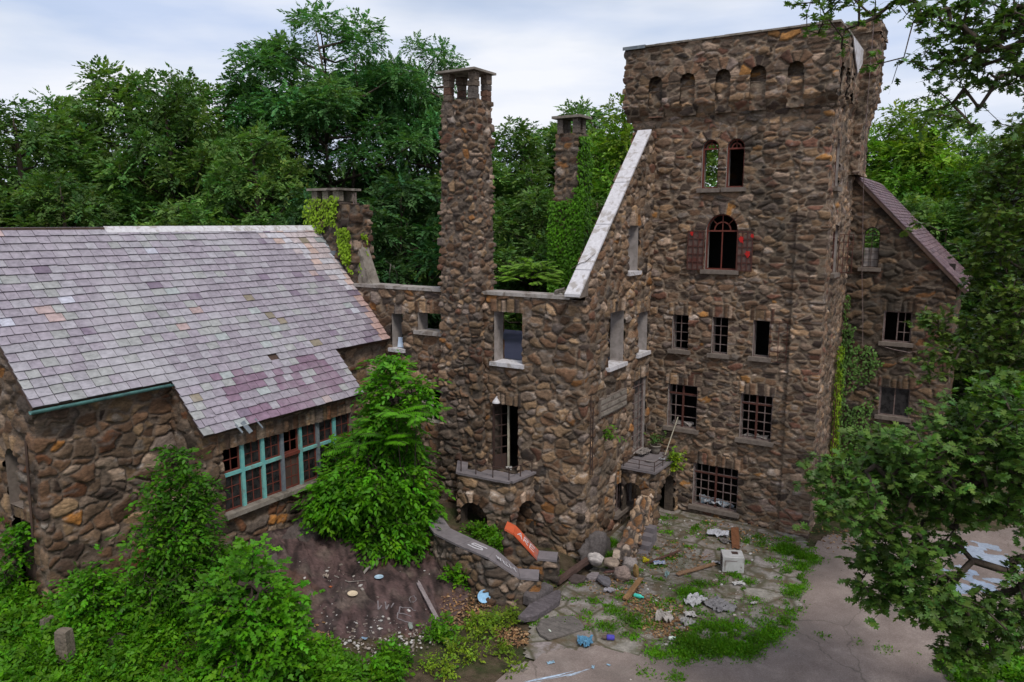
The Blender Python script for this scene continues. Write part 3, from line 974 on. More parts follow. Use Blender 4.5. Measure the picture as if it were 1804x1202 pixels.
oC = window(fT, H2[2], tower, 1, 1, 'palebar', 0.42, w=0.022, fw=0.03, label='small open window, right of the row of three')
grille(fT, H2[2][1] + 0.04, H2[2][1] + 0.55, 5.6, 6.9, 2, 4, 0.07, oC, 'rust', 0.016, 'casement')
window(fT, H1[0], tower, 4, 4, 'palebar', 0.42, w=0.026, fw=0.045, skip=(('x', 3), ), label='tall barred window above the porch deck')
window(fT, H1[1], tower, 4, 5, 'palebar', 0.42, w=0.026, fw=0.045, label='wide barred window over the ground floor')
window(fT, H0, tower, 6, 5, 'palebar', 0.42, w=0.026, fw=0.045, label='ground floor window with white rubbish on its ledge')
for hh in H1 + [H0]:
    mb = MB(); a = (hh[0] + hh[1]) / 2
    fT.box(mb, a - 0.03, a + 0.03, hh[2] + 0.03, hh[3] - 0.03, -0.05, -0.115)
    zt = hh[3] - 0.36
    fT.box(mb, hh[0] + 0.03, hh[1] - 0.03, zt, zt + 0.05, -0.048, -0.118)
    mb.build('mullion', M['rust'], tower)
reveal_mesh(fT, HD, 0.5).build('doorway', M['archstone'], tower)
oS = window(fR, HR[0], tower, 1, 1, 'rust', 0.35)
mb = MB()                                            # iron shutter standing open, square to the wall
for k in range(4): mb.bar((TX1 + 0.08 + 0.14 * k, TY0 + 2.5, 8.35), (TX1 + 0.08 + 0.14 * k, TY0 + 2.5, 9.6), 0.022)
for k in range(6): mb.bar((TX1 + 0.07, TY0 + 2.5, 8.35 + 0.25 * k), (TX1 + 0.51, TY0 + 2.5, 8.35 + 0.25 * k), 0.02)
mb.build('grille', M['rust'], oS)
window(fR, HR[1], tower, 1, 1, 'rust', 0.35)
# parapet on corbel arches
PY, PX0, PX1 = 24.13, -10.70, -4.08
fP = Frame((PX0, PY), (PX1, PY))
fPR = Frame((PX1, PY), (PX1, 28.3))
fPL = Frame((PX0, 29.6), (PX0, PY))
ac = [-9.62, -8.54, -7.40, -6.32, -5.22]
AH = [(c - PX0 - 0.24, c - PX0 + 0.24, 13.6, 14.72, 0.25) for c in ac]
AHR = [(c - 0.24, c + 0.24, 13.6, 14.74, 0.25) for c in (0.75, 1.75, 2.75)]
pp = [wall_geo(fP, 13.75, 15.66, AH, 0.031, 'tower', nprev=fPL.n, nnext=fPR.n),
      wall_geo(fPR, 13.75, 15.66, AHR, 0.05, 'tower', nprev=fP.n),
      wall_geo(fPL, 13.75, 15.66, (), 0.08, 'tower', nnext=fP.n)]
it = 0.42
pp += [plain_quad([(PX0, PY, 15.655), (PX1, PY, 15.655), (PX1 - it, PY + it, 15.655), (PX0 + it, PY + it, 15.655)]),
       plain_quad([(PX1, PY, 15.655), (PX1, 29.6, 15.655), (PX1 - it, 29.6 - it, 15.655), (PX1 - it, PY + it, 15.655)]),
       plain_quad([(PX0, PY, 15.655), (PX0 + it, PY + it, 15.655), (PX0 + it, 29.6 - it, 15.655), (PX0, 29.6, 15.655)]),
       plain_quad([(PX0 + it, PY + it, 14.8), (PX1 - it, PY + it, 14.8), (PX1 - it, PY + it, 15.655), (PX0 + it, PY + it, 15.655)]),
       plain_quad([(PX1 - it, PY + it, 14.8), (PX1 - it, 29.6, 14.8), (PX1 - it, 29.6, 15.655), (PX1 - it, PY + it, 15.655)]),
       plain_quad([(PX0 + it, PY + it, 14.8), (PX0 + it, 29.6, 14.8), (PX0 + it, 29.6, 15.655), (PX0 + it, PY + it, 15.655)])]
par = build_quads('parapet', pp, M['stone'], tower)
mb = MB()
for i in range(6):
    a0 = PX0 - 0.05 + (PX1 - PX0 + 0.1) * i / 6; a1 = PX0 - 0.05 + (PX1 - PX0 + 0.1) * (i + 1) / 6 - 0.012
    mb.box(a0, a1, PY - 0.10, PY + 0.45, 15.662, 15.715 + 0.008 * (i % 2))
mb.box(PX1 - 0.45, PX1 + 0.06, PY + 0.452, 27.6, 15.662, 15.72)
mb.build('coping', M['coping_dark'], par)
mb = MB(); mb.box(PX0 - 0.07, PX0 + 0.72, PY - 0.13, PY + 0.3, 15.72, 15.735); mb.box(PX0 - 0.07, PX0 + 0.72, PY - 0.133, PY - 0.12, 15.63, 15.735)
mb.build('flashing', M['bluepatina'], par)
mb = MB(); mb.add([(PX1 + d_, y_, z_) for d_ in (0.095, 0.06) for y_, z_ in ((25.9, 15.64), (28.2, 15.64), (28.15, 15.2), (27.3, 14.75), (26.7, 15.1))],
                  [(4, 3, 2, 1, 0), (5, 6, 7, 8, 9)] + [(i_, (i_ + 1) % 5, 5 + (i_ + 1) % 5, 5 + i_) for i_ in range(5)])
mb.build('plaster_patch', M['whitecap'], par)
def corbel(x0, x1, y0, y1, front):
    """one leg of the parapet, tapering back to the wall below the arches"""
    def post(P):
        P = P.copy()
        f = np.clip((P[:, 2] - 13.34) / 0.44, 0.0, 1)
        if front:
            m = P[:, 1] < y1 - 0.05
            P[m, 1] = y1 + (P[m, 1] - y1) * (0.04 + 0.96 * f[m])
        else:
            m = P[:, 0] > x0 + 0.05
            P[m, 0] = x0 + (P[m, 0] - x0) * (0.04 + 0.96 * f[m])
        return P
    fr = [Frame((x0, y0), (x1, y0)), Frame((x1, y0), (x1, y1)), Frame((x0, y1), (x0, y0))]
    ps = [wall_geo(fr[0], 13.34, 13.78, (), 0.04, 'tower', nprev=fr[2].n, nnext=fr[1].n, post=post, vous=False),
          wall_geo(fr[1], 13.34, 13.78, (), 0.04, 'tower', nprev=fr[0].n, post=post, vous=False),
          wall_geo(fr[2], 13.34, 13.78, (), 0.06, 'tower', nnext=fr[0].n, post=post, vous=False)]
    return build_quads('corbel', ps, M['stone'], par)
for i in range(6):
    a0 = PX0 if i == 0 else ac[i - 1] + 0.25
    a1 = PX1 if i == 5 else ac[i] - 0.25
    corbel(a0 + 0.005, a1 - 0.005, PY - 0.01, TY0 + 0.02, True)
for (q0_, q1_) in ((PY + 0.0, PY + 0.51), (PY + 0.99, PY + 1.51), (PY + 1.99, PY + 2.51), (PY + 2.99, PY + 3.9)): corbel(TX1 - 0.02, PX1 + 0.03, q0_ + 0.32 if q0_ == PY else q0_, q1_, False)
for k_, c in enumerate(ac):
    fn = Frame((c - 0.26, PY + 0.13), (c + 0.26, PY + 0.13))
    zt = 14.26 + 0.05 * (k_ % 3)
    pr = [wall_geo(fn, 13.42, zt, (), 0.035, 'tower', vous=False), plain_quad([(c - 0.26, PY + 0.11, zt), (c + 0.26, PY + 0.11, zt), (c + 0.26, TY0 + 0.03, zt + 0.10), (c - 0.26, TY0 + 0.03, zt + 0.10)], (0.16, 0.12, 0.09))]
    build_quads('niche_ledge', pr, M['stone'], par)
# turret at the back corner
def tur_post(P):
    P = P.copy()
    xr = np.interp(P[:, 2], [11.6, 12.87, 13.25, 13.3, 13.6, 13.62, 13.9, 13.92, 14.25, 14.6, 17], [-3.90, -3.91, -3.89, -3.84, -3.82, -3.77, -3.75, -3.68, -3.65, -3.60, -3.58])
    P[:, 0] = -4.6 + (P[:, 0] + 4.6) * (xr + 4.6) / (1.08)
    return P
tu = stone_box('turret', -4.6, -3.52, 28.2, 29.9, 11.6, 16.15, 'tower', tower, 0.045, tur_post, 'fr')
stone_box('turret_cap', -4.62, -3.53, 28.1, 30.0, 16.15, 16.52, 'tower', tu, 0.045, None, 'fr')

# ------------------------------------------------------------------ gabled wing right of the tower
GYW = 29.49
gw = thing('gabled_wing', (-2.5, 29.5, 0), 'dark stone gabled wing with purple tiled roof, right of the tower', 'building')
fG = Frame((-4.3, GYW), (-0.80, GYW))
def gtop(s): return 11.72 - 1.06 * (s - 0.0)
hG = lambda a, b, c, d, e=0: (a + 4.3, b + 4.3, c, d, e)
GA, GM, GL, GG = hG(-3.74, -3.2, 8.41, 9.84, 0.27), hG(-2.89, -1.99, 5.79, 6.90), hG(-2.83, -1.86, 3.1, 4.16), hG(-2.3, -1.3, -0.1, 1.85)
fG2 = Frame((-0.80, GYW), (-0.80, 37))
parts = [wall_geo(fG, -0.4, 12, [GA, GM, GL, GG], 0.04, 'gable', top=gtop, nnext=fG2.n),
         wall_geo(fG2, -0.4, 7.95, (), 0.12, 'gable', nprev=fG.n),
         plain_quad([(-0.8, 37, -0.3), (-9, 37, -0.3), (-9, 37, 8), (-0.8, 37, 8)], (0.09, 0.06, 0.045))]
build_quads('wall', parts, M['stone'], gw)
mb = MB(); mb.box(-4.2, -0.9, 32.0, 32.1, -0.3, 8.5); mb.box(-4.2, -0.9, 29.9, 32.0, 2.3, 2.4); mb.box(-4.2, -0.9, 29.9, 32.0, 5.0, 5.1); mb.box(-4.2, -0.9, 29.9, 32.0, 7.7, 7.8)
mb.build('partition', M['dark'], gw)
oa = window(fG, GA, gw, 2, 4, 'iron', 0.3, w=0.02, fw=0.035, label='arched window with a pale blind at its foot')
mb = MB(); fG.box(mb, GA[0] + 0.04, GA[1] - 0.04, 8.43, 9.1, -0.14, -0.16); mb.build('blind', M['plaster'], oa)
window(fG, GM, gw, 2, 1, 'palebar', 0.3, w=0.04, fw=0.05, label='pale framed window with one sash missing')
mb = MB()
for k in range(1, 3): fG.box(mb, GM[0] + 0.47, GM[1] - 0.05, GM[2] + 1.1 * k / 3 - 0.012, GM[2] + 1.1 * k / 3 + 0.012, -0.07, -0.1)
fG.box(mb, GM[0] + 0.66, GM[0] + 0.685, GM[2] + 0.05, GM[3] - 0.05, -0.068, -0.102)
mb.build('sash', M['palebar'], gw)
window(fG, GL, gw, 2, 1, 'palebar', 0.3, w=0.04, fw=0.045, pane=True, label='two pane window low on the gable')
reveal_mesh(fG, GG, 0.4).build('doorway', M['dark'], gw)
mb = MB(); fG.box(mb, GG[0] - 0.25, GG[1] + 0.3, 1.9, 2.02, 0.35, -0.1); mb.build('lintel', M['sill'], gw)

def slates(name, O, A, B, Nn, rowrange, rows, expo, wmin, wmax, colfn, matl, parent, seed, thick=0.020, lift=0.046, miss=None):
    rg = np.random.default_rng(seed)
    O, A, B, Nn = (np.array(v, float) for v in (O, A, B, Nn))
    V, Q, Cc = [], [], []
    for r in range(rows[0], rows[1]):
        b0 = r * expo
        rr = rowrange(b0 + expo * 0.3)
        if rr is None: continue
        a, aend = rr
        a -= rg.random() * wmin * 0.7 if False else 0
        first = True
        while a < aend - 0.02:
            wv = rg.uniform(wmin, wmax) * (0.6 if first and rg.random() < 0.6 else 1)
            first = False
            if a + wv > aend - wmin * 0.5: wv = aend - a
            a0, a1 = a + 0.007, a + wv - 0.007
            a += wv
            if miss and miss(a0, b0): continue
            dl = rg.normal(0, 0.012, 2); up = rg.normal(0, 0.003, 2)
            bb = [b0 + dl[0] * .6, b0 + dl[0] * .6 + rg.normal(0, 0.006), b0 + expo * 1.25, b0 + expo * 1.25]
            lf = [lift + up[0], lift + up[1], 0.003, 0.003]
            aa = [a0, a1, a1, a0]
            pts = [O + A * aa[i] + B * bb[i] + Nn * lf[i] for i in range(4)] + [O + A * aa[i] + B * bb[i] + Nn * (lf[i] + thick) for i in range(4)]
            k = len(V)
            V += pts
            Q += [(k, k + 1, k + 5, k + 4), (k + 1, k + 2, k + 6, k + 5), (k + 2, k + 3, k + 7, k + 6), (k + 3, k, k + 4, k + 7), (k + 4, k + 5, k + 6, k + 7)]
            Cc += [colfn(a0, b0, rg)] * 8
    V = np.array(V); Q = np.array(Q)
    me = fast_mesh(name, V, Q.ravel(), np.arange(len(Q)) * 4, np.full(len(Q), 4), [matl], col=np.array(Cc))
    return link_mesh(name, me, parent)

gs = 1 / math.hypot(1, 1.06)
gB = (-gs, 0, 1.06 * gs)
gN = (1.06 * gs, 0, gs)
gO = (-0.42, GYW - 0.14, 11.80 - 1.06 * (-0.42 + 4.3))
def purple(a, b, rg):
    c = [(0.150, 0.088, 0.105), (0.185, 0.105, 0.115), (0.125, 0.078, 0.09), (0.21, 0.135, 0.14)][rg.integers(4)]
    return tuple(np.array(c) * rg.uniform(0.8, 1.15))
mb = MB()
Lr = 5.55
q0 = np.array(gO); A_, B_, N_ = np.array((0, 1, 0)), np.array(gB), np.array(gN)
def slab(mb, q0, A_, B_, N_, a0, a1, b0, b1, t0, t1):
    mb.add([q0 + A_ * a + B_ * b + N_ * t for t in (t0, t1) for a, b in ((a0, b0), (a1, b0), (a1, b1), (a0, b1))], MB.BOXF)
slab(mb, q0, A_, B_, N_, 0, 8, 0, Lr, -0.10, 0.0)
rf = mb.build('roof', M['darkwood'], gw)
slates('roof_tiles', gO, (0, 1, 0), gB, gN, lambda b: (0.0, 8.0), (0, int(Lr / 0.17)), 0.17, 0.16, 0.24, purple, M['purple_slate'], rf, 5, 0.012, 0.03)

# ------------------------------------------------------------------ roofless wing with the tall chimney
WX, WY = -9.73, 19.42
rw = thing('ruined_wing', (-12.5, 19.5, 0), 'roofless rubble stone wing between the slate roofed hall and the tower', 'building')
WX0 = -18.9
fW = Frame((WX0, WY), (WX, WY))
hW = lambda a, b, c, d, e=0: (a - WX0, b - WX0, c, d, e)
W1, W2, W3, WD, WLw = hW(-12.88, -11.84, 5.66, 7.26), hW(-15.95, -14.97, 6.42, 7.03), hW(-17.1, -16.6, 5.72, 6.92), hW(-12.92, -11.98, 2.10, 4.32), hW(-15.9, -15.0, 3.3, 4.5)
def rt(x): return 6.01 + 1.108 * (-17.22 - x)
def wtop(s): return np.full_like(np.asarray(s, float), 7.76)
fWS = Frame((WX, WY), (WX, TY0))
def stop(s): return 7.86 + 1.005 * (np.asarray(s) + WY - 18.85) - 0.06
hS = lambda a, b, c, d, e=0: (a - WY, b - WY, c, d, e)
S1, S2, S3, S4, S5 = hS(22.42, 23.2, 8.42, 9.9), hS(21.02, 22.2, 5.52, 7.22), hS(23.32, 24.2, 5.6, 7.0), hS(23.1, 24.2, 2.1, 4.72), hS(21.8, 23.2, 0.42, 1.42)
parts = [wall_geo(fW, -0.6, 7.76, [W1, W2, W3, WD, WLw], 0.033, 'wing', nnext=fWS.n),
         wall_geo(fWS, -0.7, 13.2, [S1, S2, S3, S4, S5], 0.034, 'wing', top=stop, nprev=fW.n)]
# inner faces
fWi = Frame((WX - 0.45, WY + 0.5), (WX0, WY + 0.5))
def flip(h, L): return (L - h[1], L - h[0], h[2], h[3], h[4])
hi = lambda a, b, c, d: (WX - 0.45 - b, WX - 0.45 - a, c, d, 0)
parts.append(wall_geo(fWi, 5.0, 7.76, [hi(-12.88, -11.84, 5.66, 7.26), hi(-15.95, -14.97, 6.42, 7.03), hi(-17.1, -16.6, 5.72, 6.92)], 0.09, 'wing', vous=False))
fSi = Frame((WX - 0.45, TY0), (WX - 0.45, WY + 0.5))
ho = lambda h: (TY0 - (h[1] + WY), TY0 - (h[0] + WY), h[2], h[3], 0)
parts.append(wall_geo(fSi, 5.0, 13.2, [ho(S1), ho(S2), ho(S3)], 0.09, 'wing', vous=False, top=lambda s: 7.86 + 1.005 * (TY0 - np.asarray(s) - 18.85) - 0.06))
# rear of the lower storeys
parts.append(plain_quad([(WX0, 27, -0.3), (-10.4, 27, -0.3), (-10.4, 27, 5.4), (WX0, 27, 5.4)]))
parts.append(plain_quad([(WX0, 27, -0.3), (WX0, 27, 5.4), (WX0, WY, 5.4), (WX0, WY, -0.3)]))
build_quads('wall', parts, M['stone'], rw)
mb = MB(); mb.box(WX0, -10.2, WY + 0.12, 27, 5.3, 5.42)
dk = mb.build('deck', M['tarp'], rw)
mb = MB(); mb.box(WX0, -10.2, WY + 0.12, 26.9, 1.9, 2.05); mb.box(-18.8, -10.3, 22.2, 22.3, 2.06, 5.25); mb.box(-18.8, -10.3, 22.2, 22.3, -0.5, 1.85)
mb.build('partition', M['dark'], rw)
opening(fW, W1, rw, 0.5, 'plaster')
opening(fW, W2, rw, 0.5, 'plaster', sill_mat='coping')
opening(fW, W3, rw, 0.5, 'plaster')
opening(fWS, S1, rw, 0.45, 'plaster')
opening(fWS, S2, rw, 0.45, 'plaster')
opening(fWS, S3, rw, 0.45, 'plaster')
window(fW, WLw, rw, 2, 2, 'whitewood', 0.4, w=0.05, fw=0.06, sill=False)
o4 = window(fWS, S4, rw, 3, 9, 'palebar', 0.4, w=0.022, fw=0.04, sill=False, label='tall barred door window above the porch deck')
window(fWS, S5, rw, 7, 1, 'palebar', 0.4, w=0.025, fw=0.04, sill=True, label='low barred window under the porch arch')
# relief band on the side wall
mb = MB()
fWS.box(mb, 20.38 - WY, 22.4 - WY, 4.02, 4.62, 0.10, 0.0)
mb2 = MB()
for k in range(3): fWS.box(mb2, 20.42 - WY, 22.36 - WY, 4.08 + 0.19 * k, 4.20 + 0.19 * k, 0.135 - 0.012 * k, 0.06)
ob = mb.build('stone_band', M['sill'], rw); mb2.build('moulding', M['coping_dark'], ob)
# door with its two leaves
reveal_mesh(fW, WD, 0.5).build('doorway', M['archstone'], rw)
def leaf_door(hx, hy, dx, dy, wd, z0, z1, matn, panes, cross):
    mb = MB()
    d = np.array((dx, dy)) / math.hypot(dx, dy)
    p = lambda a, z: (hx + d[0] * a, hy + d[1] * a, z)
    for a in (0.03, wd - 0.03): mb.bar(p(a, z0), p(a, z1), 0.06, 0.04)
    for z in (z0 + 0.05, z1 - 0.04): mb.bar(p(0.06, z), p(wd - 0.06, z), 0.038, 0.08)
    for k in range(1, panes): mb.bar(p(0.06, z0 + (z1 - z0) * k / panes), p(wd - 0.06, z0 + (z1 - z0) * k / panes), 0.03)
    for k in range(1, cross): mb.bar(p(wd * k / cross, z0 + 0.09), p(wd * k / cross, z1 - 0.08), 0.03, 0.025)
    o = mb.build('door', M[matn], rw)
    mb = MB(); mb.bar(p(0.06, z0 + 0.28), p(wd - 0.06, z0 + 0.28), 0.02, 0.42); mb.build('panel', M[matn], o)
    return o
leaf_door(-12.90, WY - 0.08, 0.42, 0.75, 0.62, 2.10, 4.28, 'iron', 6, 2)
leaf_door(-12.02, WY + 0.05, -0.05, 0.8, 0.6, 2.10, 4.28, 'rust', 1, 1)
mb = MB(); mb.bar((-12.55, WY + 0.30, 2.1), (-12.55, WY + 0.30, 4.30), 0.055, 0.055); mb.build('door_post', M['whitewood'], rw)
# copings
for a0, a1 in ((-18.95, -17.2), (-17.19, -15.6), (-15.59, -14.85), (-13.28, -11.7), (-11.69, -10.18)):
    mb = MB(); mb.box(a0, a1, WY - 0.10, WY + 0.55, 7.765, 7.87 + random.uniform(-.008, .008)); mb.build('coping', M['coping'], rw)
mb = MB()
ys = [18.93, 19.6, 20.9, 22.2, 23.98]
for y0, y1 in zip(ys, ys[1:]):
    z0, z1 = 7.9 + 1.005 * (y0 - 18.85), 7.9 + 1.005 * (y1 - 0.03 - 18.85)
    mb.add([(x, y, z - t) for t in (0.085, 0.0) for x, y, z in ((-10.14, y0, z0), (-9.65, y0, z0), (-9.65, y1 - 0.03, z1), (-10.14, y1 - 0.03, z1))], MB.BOXF)
mb.build('gable_coping', M['whitecap'], rw)
mb = MB(); mb.prism([(-10.12, 18.98), (-9.67, 18.98), (-9.67, 19.5), (-10.12, 19.5)], [7.86, 7.86, 7.9, 7.9], [7.9, 7.9, 8.43, 8.43]); mb.build('kneeler', M['sill'], rw)
# chimney
def ch_post(P):
    P = P.copy()
    f = np.clip((P[:, 2] - 2.0) / 12.5, 0, 1)
    xl, xr = -14.82 + 0.27 * f, -13.22 - 0.16 * f
    P[:, 0] = xl + (P[:, 0] + 14.82) / 1.6 * (xr - xl)
    return P
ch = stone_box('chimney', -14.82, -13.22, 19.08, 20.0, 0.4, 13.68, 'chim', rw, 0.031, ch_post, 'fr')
for (px, py) in ((-14.39, 19.22), (-13.47, 19.22), (-14.39, 19.90), (-13.47, 19.90)):
    mb = MB()
    z = 13.66
    for k in range(4):
        hh = random.uniform(0.16, 0.24) if k < 3 else 14.48 - z
        mb.cur = tuple(np.array(random.choice([(0.10, 0.075, 0.058), (0.14, 0.105, 0.08), (0.085, 0.07, 0.062), (0.12, 0.065, 0.045)])) * random.uniform(0.8, 1.2))
        s = random.uniform(0.105, 0.14)
        a = random.uniform(-0.15, 0.15)
        mb.obox((px + random.uniform(-.015, .015), py, z + hh / 2), (s * math.cos(a), s * math.sin(a), 0), (-s * math.sin(a), s * math.cos(a), 0), (0, 0, hh / 2 * 1.03), 0.18)
        z += hh
    mb.build('cap_pillar', M['stone'], ch, cols=True)
mb = MB()
mb.prism([(-14.68, 18.93), (-13.24, 18.93), (-13.24, 20.12), (-14.68, 20.12)], 14.48, 14.545)
mb.build('cap_slab', M['coping_dark'], ch)
# lamp over the door
mb = MB(); mb.lathe((-12.72, WY - 0.16, 4.46), [(0.13, -0.10), (0.12, -0.06), (0.06, 0.02), (0.03, 0.07)], 14); mb.bar((-12.72, WY + 0.02, 4.56), (-12.72, WY - 0.16, 4.54), 0.03)
mb.build('lamp', M['whitecap'], rw)
# conduit down the corner
mb = MB(); mb.tube([(WX + 0.08, WY + 0.35, 4.9), (WX + 0.09, WY + 0.36, 2.4), (WX + 0.09, WY + 0.50, 2.35), (WX + 0.09, WY + 0.50, 4.5)], 0.018); mb.build('conduit', M['iron'], rw)

# balcony in front of the door
bal = thing('stone_balcony', (-12.6, 18.6, 0.5), 'curved rubble stone balcony on two dark arches below the tall chimney', 'balcony')
B0, B1, B2, B3 = (-13.98, 19.05), (-13.35, 18.10), (-11.55, 18.22), (-11.40, 19.45)
f1, f2, f3 = Frame(B0, B1), Frame(B1, B2), Frame(B2, B3)
parts = [wall_geo(f1, 0.2, 2.24, (), 0.045, 'wing', nnext=f2.n * 0.5),
         wall_geo(f2, -0.2, 2.24, [(-0.0 + 0.05, 1.02, 0.3, 1.42, 0.48)], 0.038, 'wing', nprev=f1.n * 0.5, nnext=f3.n),
         wall_geo(f3, -0.7, 2.24, [(0.30, 1.18, -0.8, 1.47, 0.44)], 0.038, 'wing', nprev=f2.n)]
build_quads('wall', parts, M['stone'], bal)
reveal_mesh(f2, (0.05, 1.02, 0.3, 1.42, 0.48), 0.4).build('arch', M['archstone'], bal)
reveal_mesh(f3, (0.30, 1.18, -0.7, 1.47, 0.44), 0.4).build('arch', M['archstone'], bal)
mb = MB(); mb.prism([(-14.0, 19.38), (-13.3, 18.2), (-11.62, 18.32), (-11.48, 19.4)], 2.0, 2.08); mb.build('floor_slab', M['stairslab'], bal)
mb = MB()
def ring_slab(mb, P, Q, z0, z1, din, dout):
    P, Q = np.array(P), np.array(Q); d = (Q - P) / np.hypot(*(Q - P)); n = np.array([d[1], -d[0]])
    mb.prism([tuple(P + n * dout - d * 0.02), tuple(Q + n * dout + d * 0.02), tuple(Q - n * din + d * 0.0), tuple(P - n * din)], z0, z1)
ring_slab(mb, B0, B1, 2.245, 2.31, 0.25, 0.10)
ring_slab(mb, np.array(B1) + (0.02, 0), (-12.45, 18.155), 2.25, 2.32, 0.26, 0.10); ring_slab(mb, (-12.42, 18.157), B2, 2.247, 2.315, 0.26, 0.10)
ring_slab(mb, np.array(B2) + (0.01, 0.05), B3, 2.243, 2.312, 0.26, 0.10)
mb.build('coping', M['stairslab'], bal)
mb = MB()
rl = [(-13.75, 18.75), (-13.3, 18.14), (-12.75, 18.16), (-12.15, 18.2), (-11.6, 18.25), (-11.5, 18.75), (-11.42, 19.3)]
for (x, y) in rl: mb.bar((x, y, 2.31), (x, y, 2.68), 0.022)
for p_, q_ in zip(rl, rl[1:]): mb.bar((*p_, 2.67), (*q_, 2.67), 0.03, 0.015)
mb.build('railing', M['iron'], bal)

# porch in the corner
por = thing('stone_porch', (-9.1, 23.3, 0), 'small mossy stone porch with a slate deck in the corner by the tower', 'porch')
fp1, fp2 = Frame((-9.66, 22.25), (-8.55, 22.25)), Frame((-8.55, 22.25), (-8.55, 24.38))
parts = [wall_geo(fp1, -0.2, 1.92, [(0.04, 0.74, -0.3, 1.48, 0.35)], 0.035, 'rough', nnext=fp2.n),
         wall_geo(fp2, -0.2, 1.92, [(0.50, 1.85, -0.3, 1.50, 0.62)], 0.04, 'rough', nprev=fp1.n)]
build_quads('wall', parts, M['stone'], por)
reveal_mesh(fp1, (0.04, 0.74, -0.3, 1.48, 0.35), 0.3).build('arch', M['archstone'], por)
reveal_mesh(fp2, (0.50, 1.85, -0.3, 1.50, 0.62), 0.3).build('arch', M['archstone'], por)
mb = MB(); mb.prism([(-9.72, 22.14), (-8.46, 22.14), (-8.40, 24.40), (-9.72, 24.40)], 1.925, 2.0); mb.build('deck', M['stairslab'], por)
mb = MB()
rl = [(-9.6, 22.2), (-9.05, 22.2), (-8.52, 22.2), (-8.5, 22.9), (-8.48, 23.6)]
for (x, y) in rl: mb.bar((x, y, 2.0), (x, y, 2.32), 0.02)
for p_, q_ in zip(rl, rl[1:]):
    for zz in (2.31, 2.16): mb.bar((*p_, zz), (*q_, zz), 0.016)
mb.build('railing', M['iron'], por)
def but_post(P):
    P = P.copy()
    f = np.clip((P[:, 1] - 19.4) / 2.85, 0, 1)
    g_ = -0.25 + (P[:, 2] + 0.25) * (0.45 + 1.05 * f + 0.10 * np.sin(P[:, 1] * 9)) / 1.0
    P[:, 2] = g_
    P[:, 0] += 0.42 * (1 - f)
    return P
parts = []
x0, x1, y0, y1 = -8.98, -8.58, 19.4, 22.22
parts = stone_box('x', x0, x1, y0, y1, -0.25, 0.75, 'cobble', None, 0.032, but_post, 'fbrl', build=False)[:4]
# cobbled top, meshed as a panel
def top_panel(x0, x1, y0, y1, z, style, step, post):
    xs, ys = lines(x0, x1, (), step), lines(y0, y1, (), step)
    X, Y = np.meshgrid(xs, ys)
    P = np.stack([X.ravel(), Y.ravel(), np.full(X.size, z)], 1)
    d, col = stone_field(P, style)
    rim = (P[:, 0] < x0 + 1e-6) | (P[:, 0] > x1 - 1e-6) | (P[:, 1] < y0 + 1e-6)
    Pn = P.copy(); Pn[:, 2] += d
    for i in np.where(rim)[0]:
        Pn[i, 0] += (-d[i] if P[i, 0] < x0 + 1e-6 else d[i] if P[i, 0] > x1 - 1e-6 else 0)
        Pn[i, 1] += (-d[i] if P[i, 1] < y0 + 1e-6 else 0)
        Pn[i, 2] = P[i, 2]
    idx = np.arange(X.size).reshape(X.shape)
    qq = np.stack([idx[:-1, :-1], idx[:-1, 1:], idx[1:, 1:], idx[1:, :-1]], -1).reshape(-1, 4)
    return post(Pn), qq, col
parts.append(top_panel(x0, x1, y0, y1, 0.75, 'cobble', 0.032, but_post))
build_quads('parapet', parts, M['stone'], por)
for k in range(4):
    mb = MB(); mb.box(-8.5 + 0.02 * k, -7.95 - 0.05 * k, 21.3 + 0.30 * k - 1.0, 21.6 + 0.3 * k - 1.0, -0.1, 0.02 + 0.16 * k)
    mb.build('step', M['stairslab'], por)

# ------------------------------------------------------------------ slate roofed hall
HX, HY0, HBX = -17.45, 7.95, -16.28
hall = thing('slate_roofed_hall', (-19, 12, 1.2), 'low stone hall with a mottled purple and grey slate roof', 'building')
EX, EZ, RX, RZ = -17.20, 6.00, -20.64, 9.82
fH1, fH2, fH3 = Frame((HX, HY0), (HX, 11.22)), Frame((HX, 11.22), (HBX, 11.22)), Frame((HBX, 11.22), (HBX, 16.88))
fH4 = Frame((HX, 16.88), (HX, WY)); fH5 = Frame((HBX, 16.88), (HX, 16.88))
fHG = Frame((-23.9, HY0), (HX, HY0))
def htop(s):
    x = -23.9 + np.asarray(s, float)
    return RZ - 1.108 * np.abs(x - RX) - 0.06
HA, HDr = (-18.98 + 23.9, -18.34 + 23.9, 3.45, 4.85, 0.32), (-18.85 + 23.9, -18.0 + 23.9, 1.5, 3.2, 0)
BW = (11.76 - 11.22, 16.45 - 11.22, 2.44, 4.19, 0)
rt2 = lambda x: RZ - 1.108 * (x - RX)
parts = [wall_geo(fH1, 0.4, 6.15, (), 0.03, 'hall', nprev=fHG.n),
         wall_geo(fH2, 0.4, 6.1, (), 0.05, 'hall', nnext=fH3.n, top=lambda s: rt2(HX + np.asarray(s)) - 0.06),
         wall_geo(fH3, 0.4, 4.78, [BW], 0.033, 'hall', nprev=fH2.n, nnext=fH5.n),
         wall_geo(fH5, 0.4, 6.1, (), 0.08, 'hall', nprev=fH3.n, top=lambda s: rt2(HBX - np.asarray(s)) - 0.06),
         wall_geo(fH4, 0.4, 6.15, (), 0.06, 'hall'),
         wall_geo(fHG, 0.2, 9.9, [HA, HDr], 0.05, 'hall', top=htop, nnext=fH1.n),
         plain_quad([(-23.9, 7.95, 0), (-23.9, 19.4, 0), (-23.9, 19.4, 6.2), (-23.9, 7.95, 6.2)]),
         plain_quad([(-23.9, 19.38, 0), (-17.5, 19.38, 0), (-17.5, 19.38, 6.2), (-23.9, 19.38, 6.2)])]
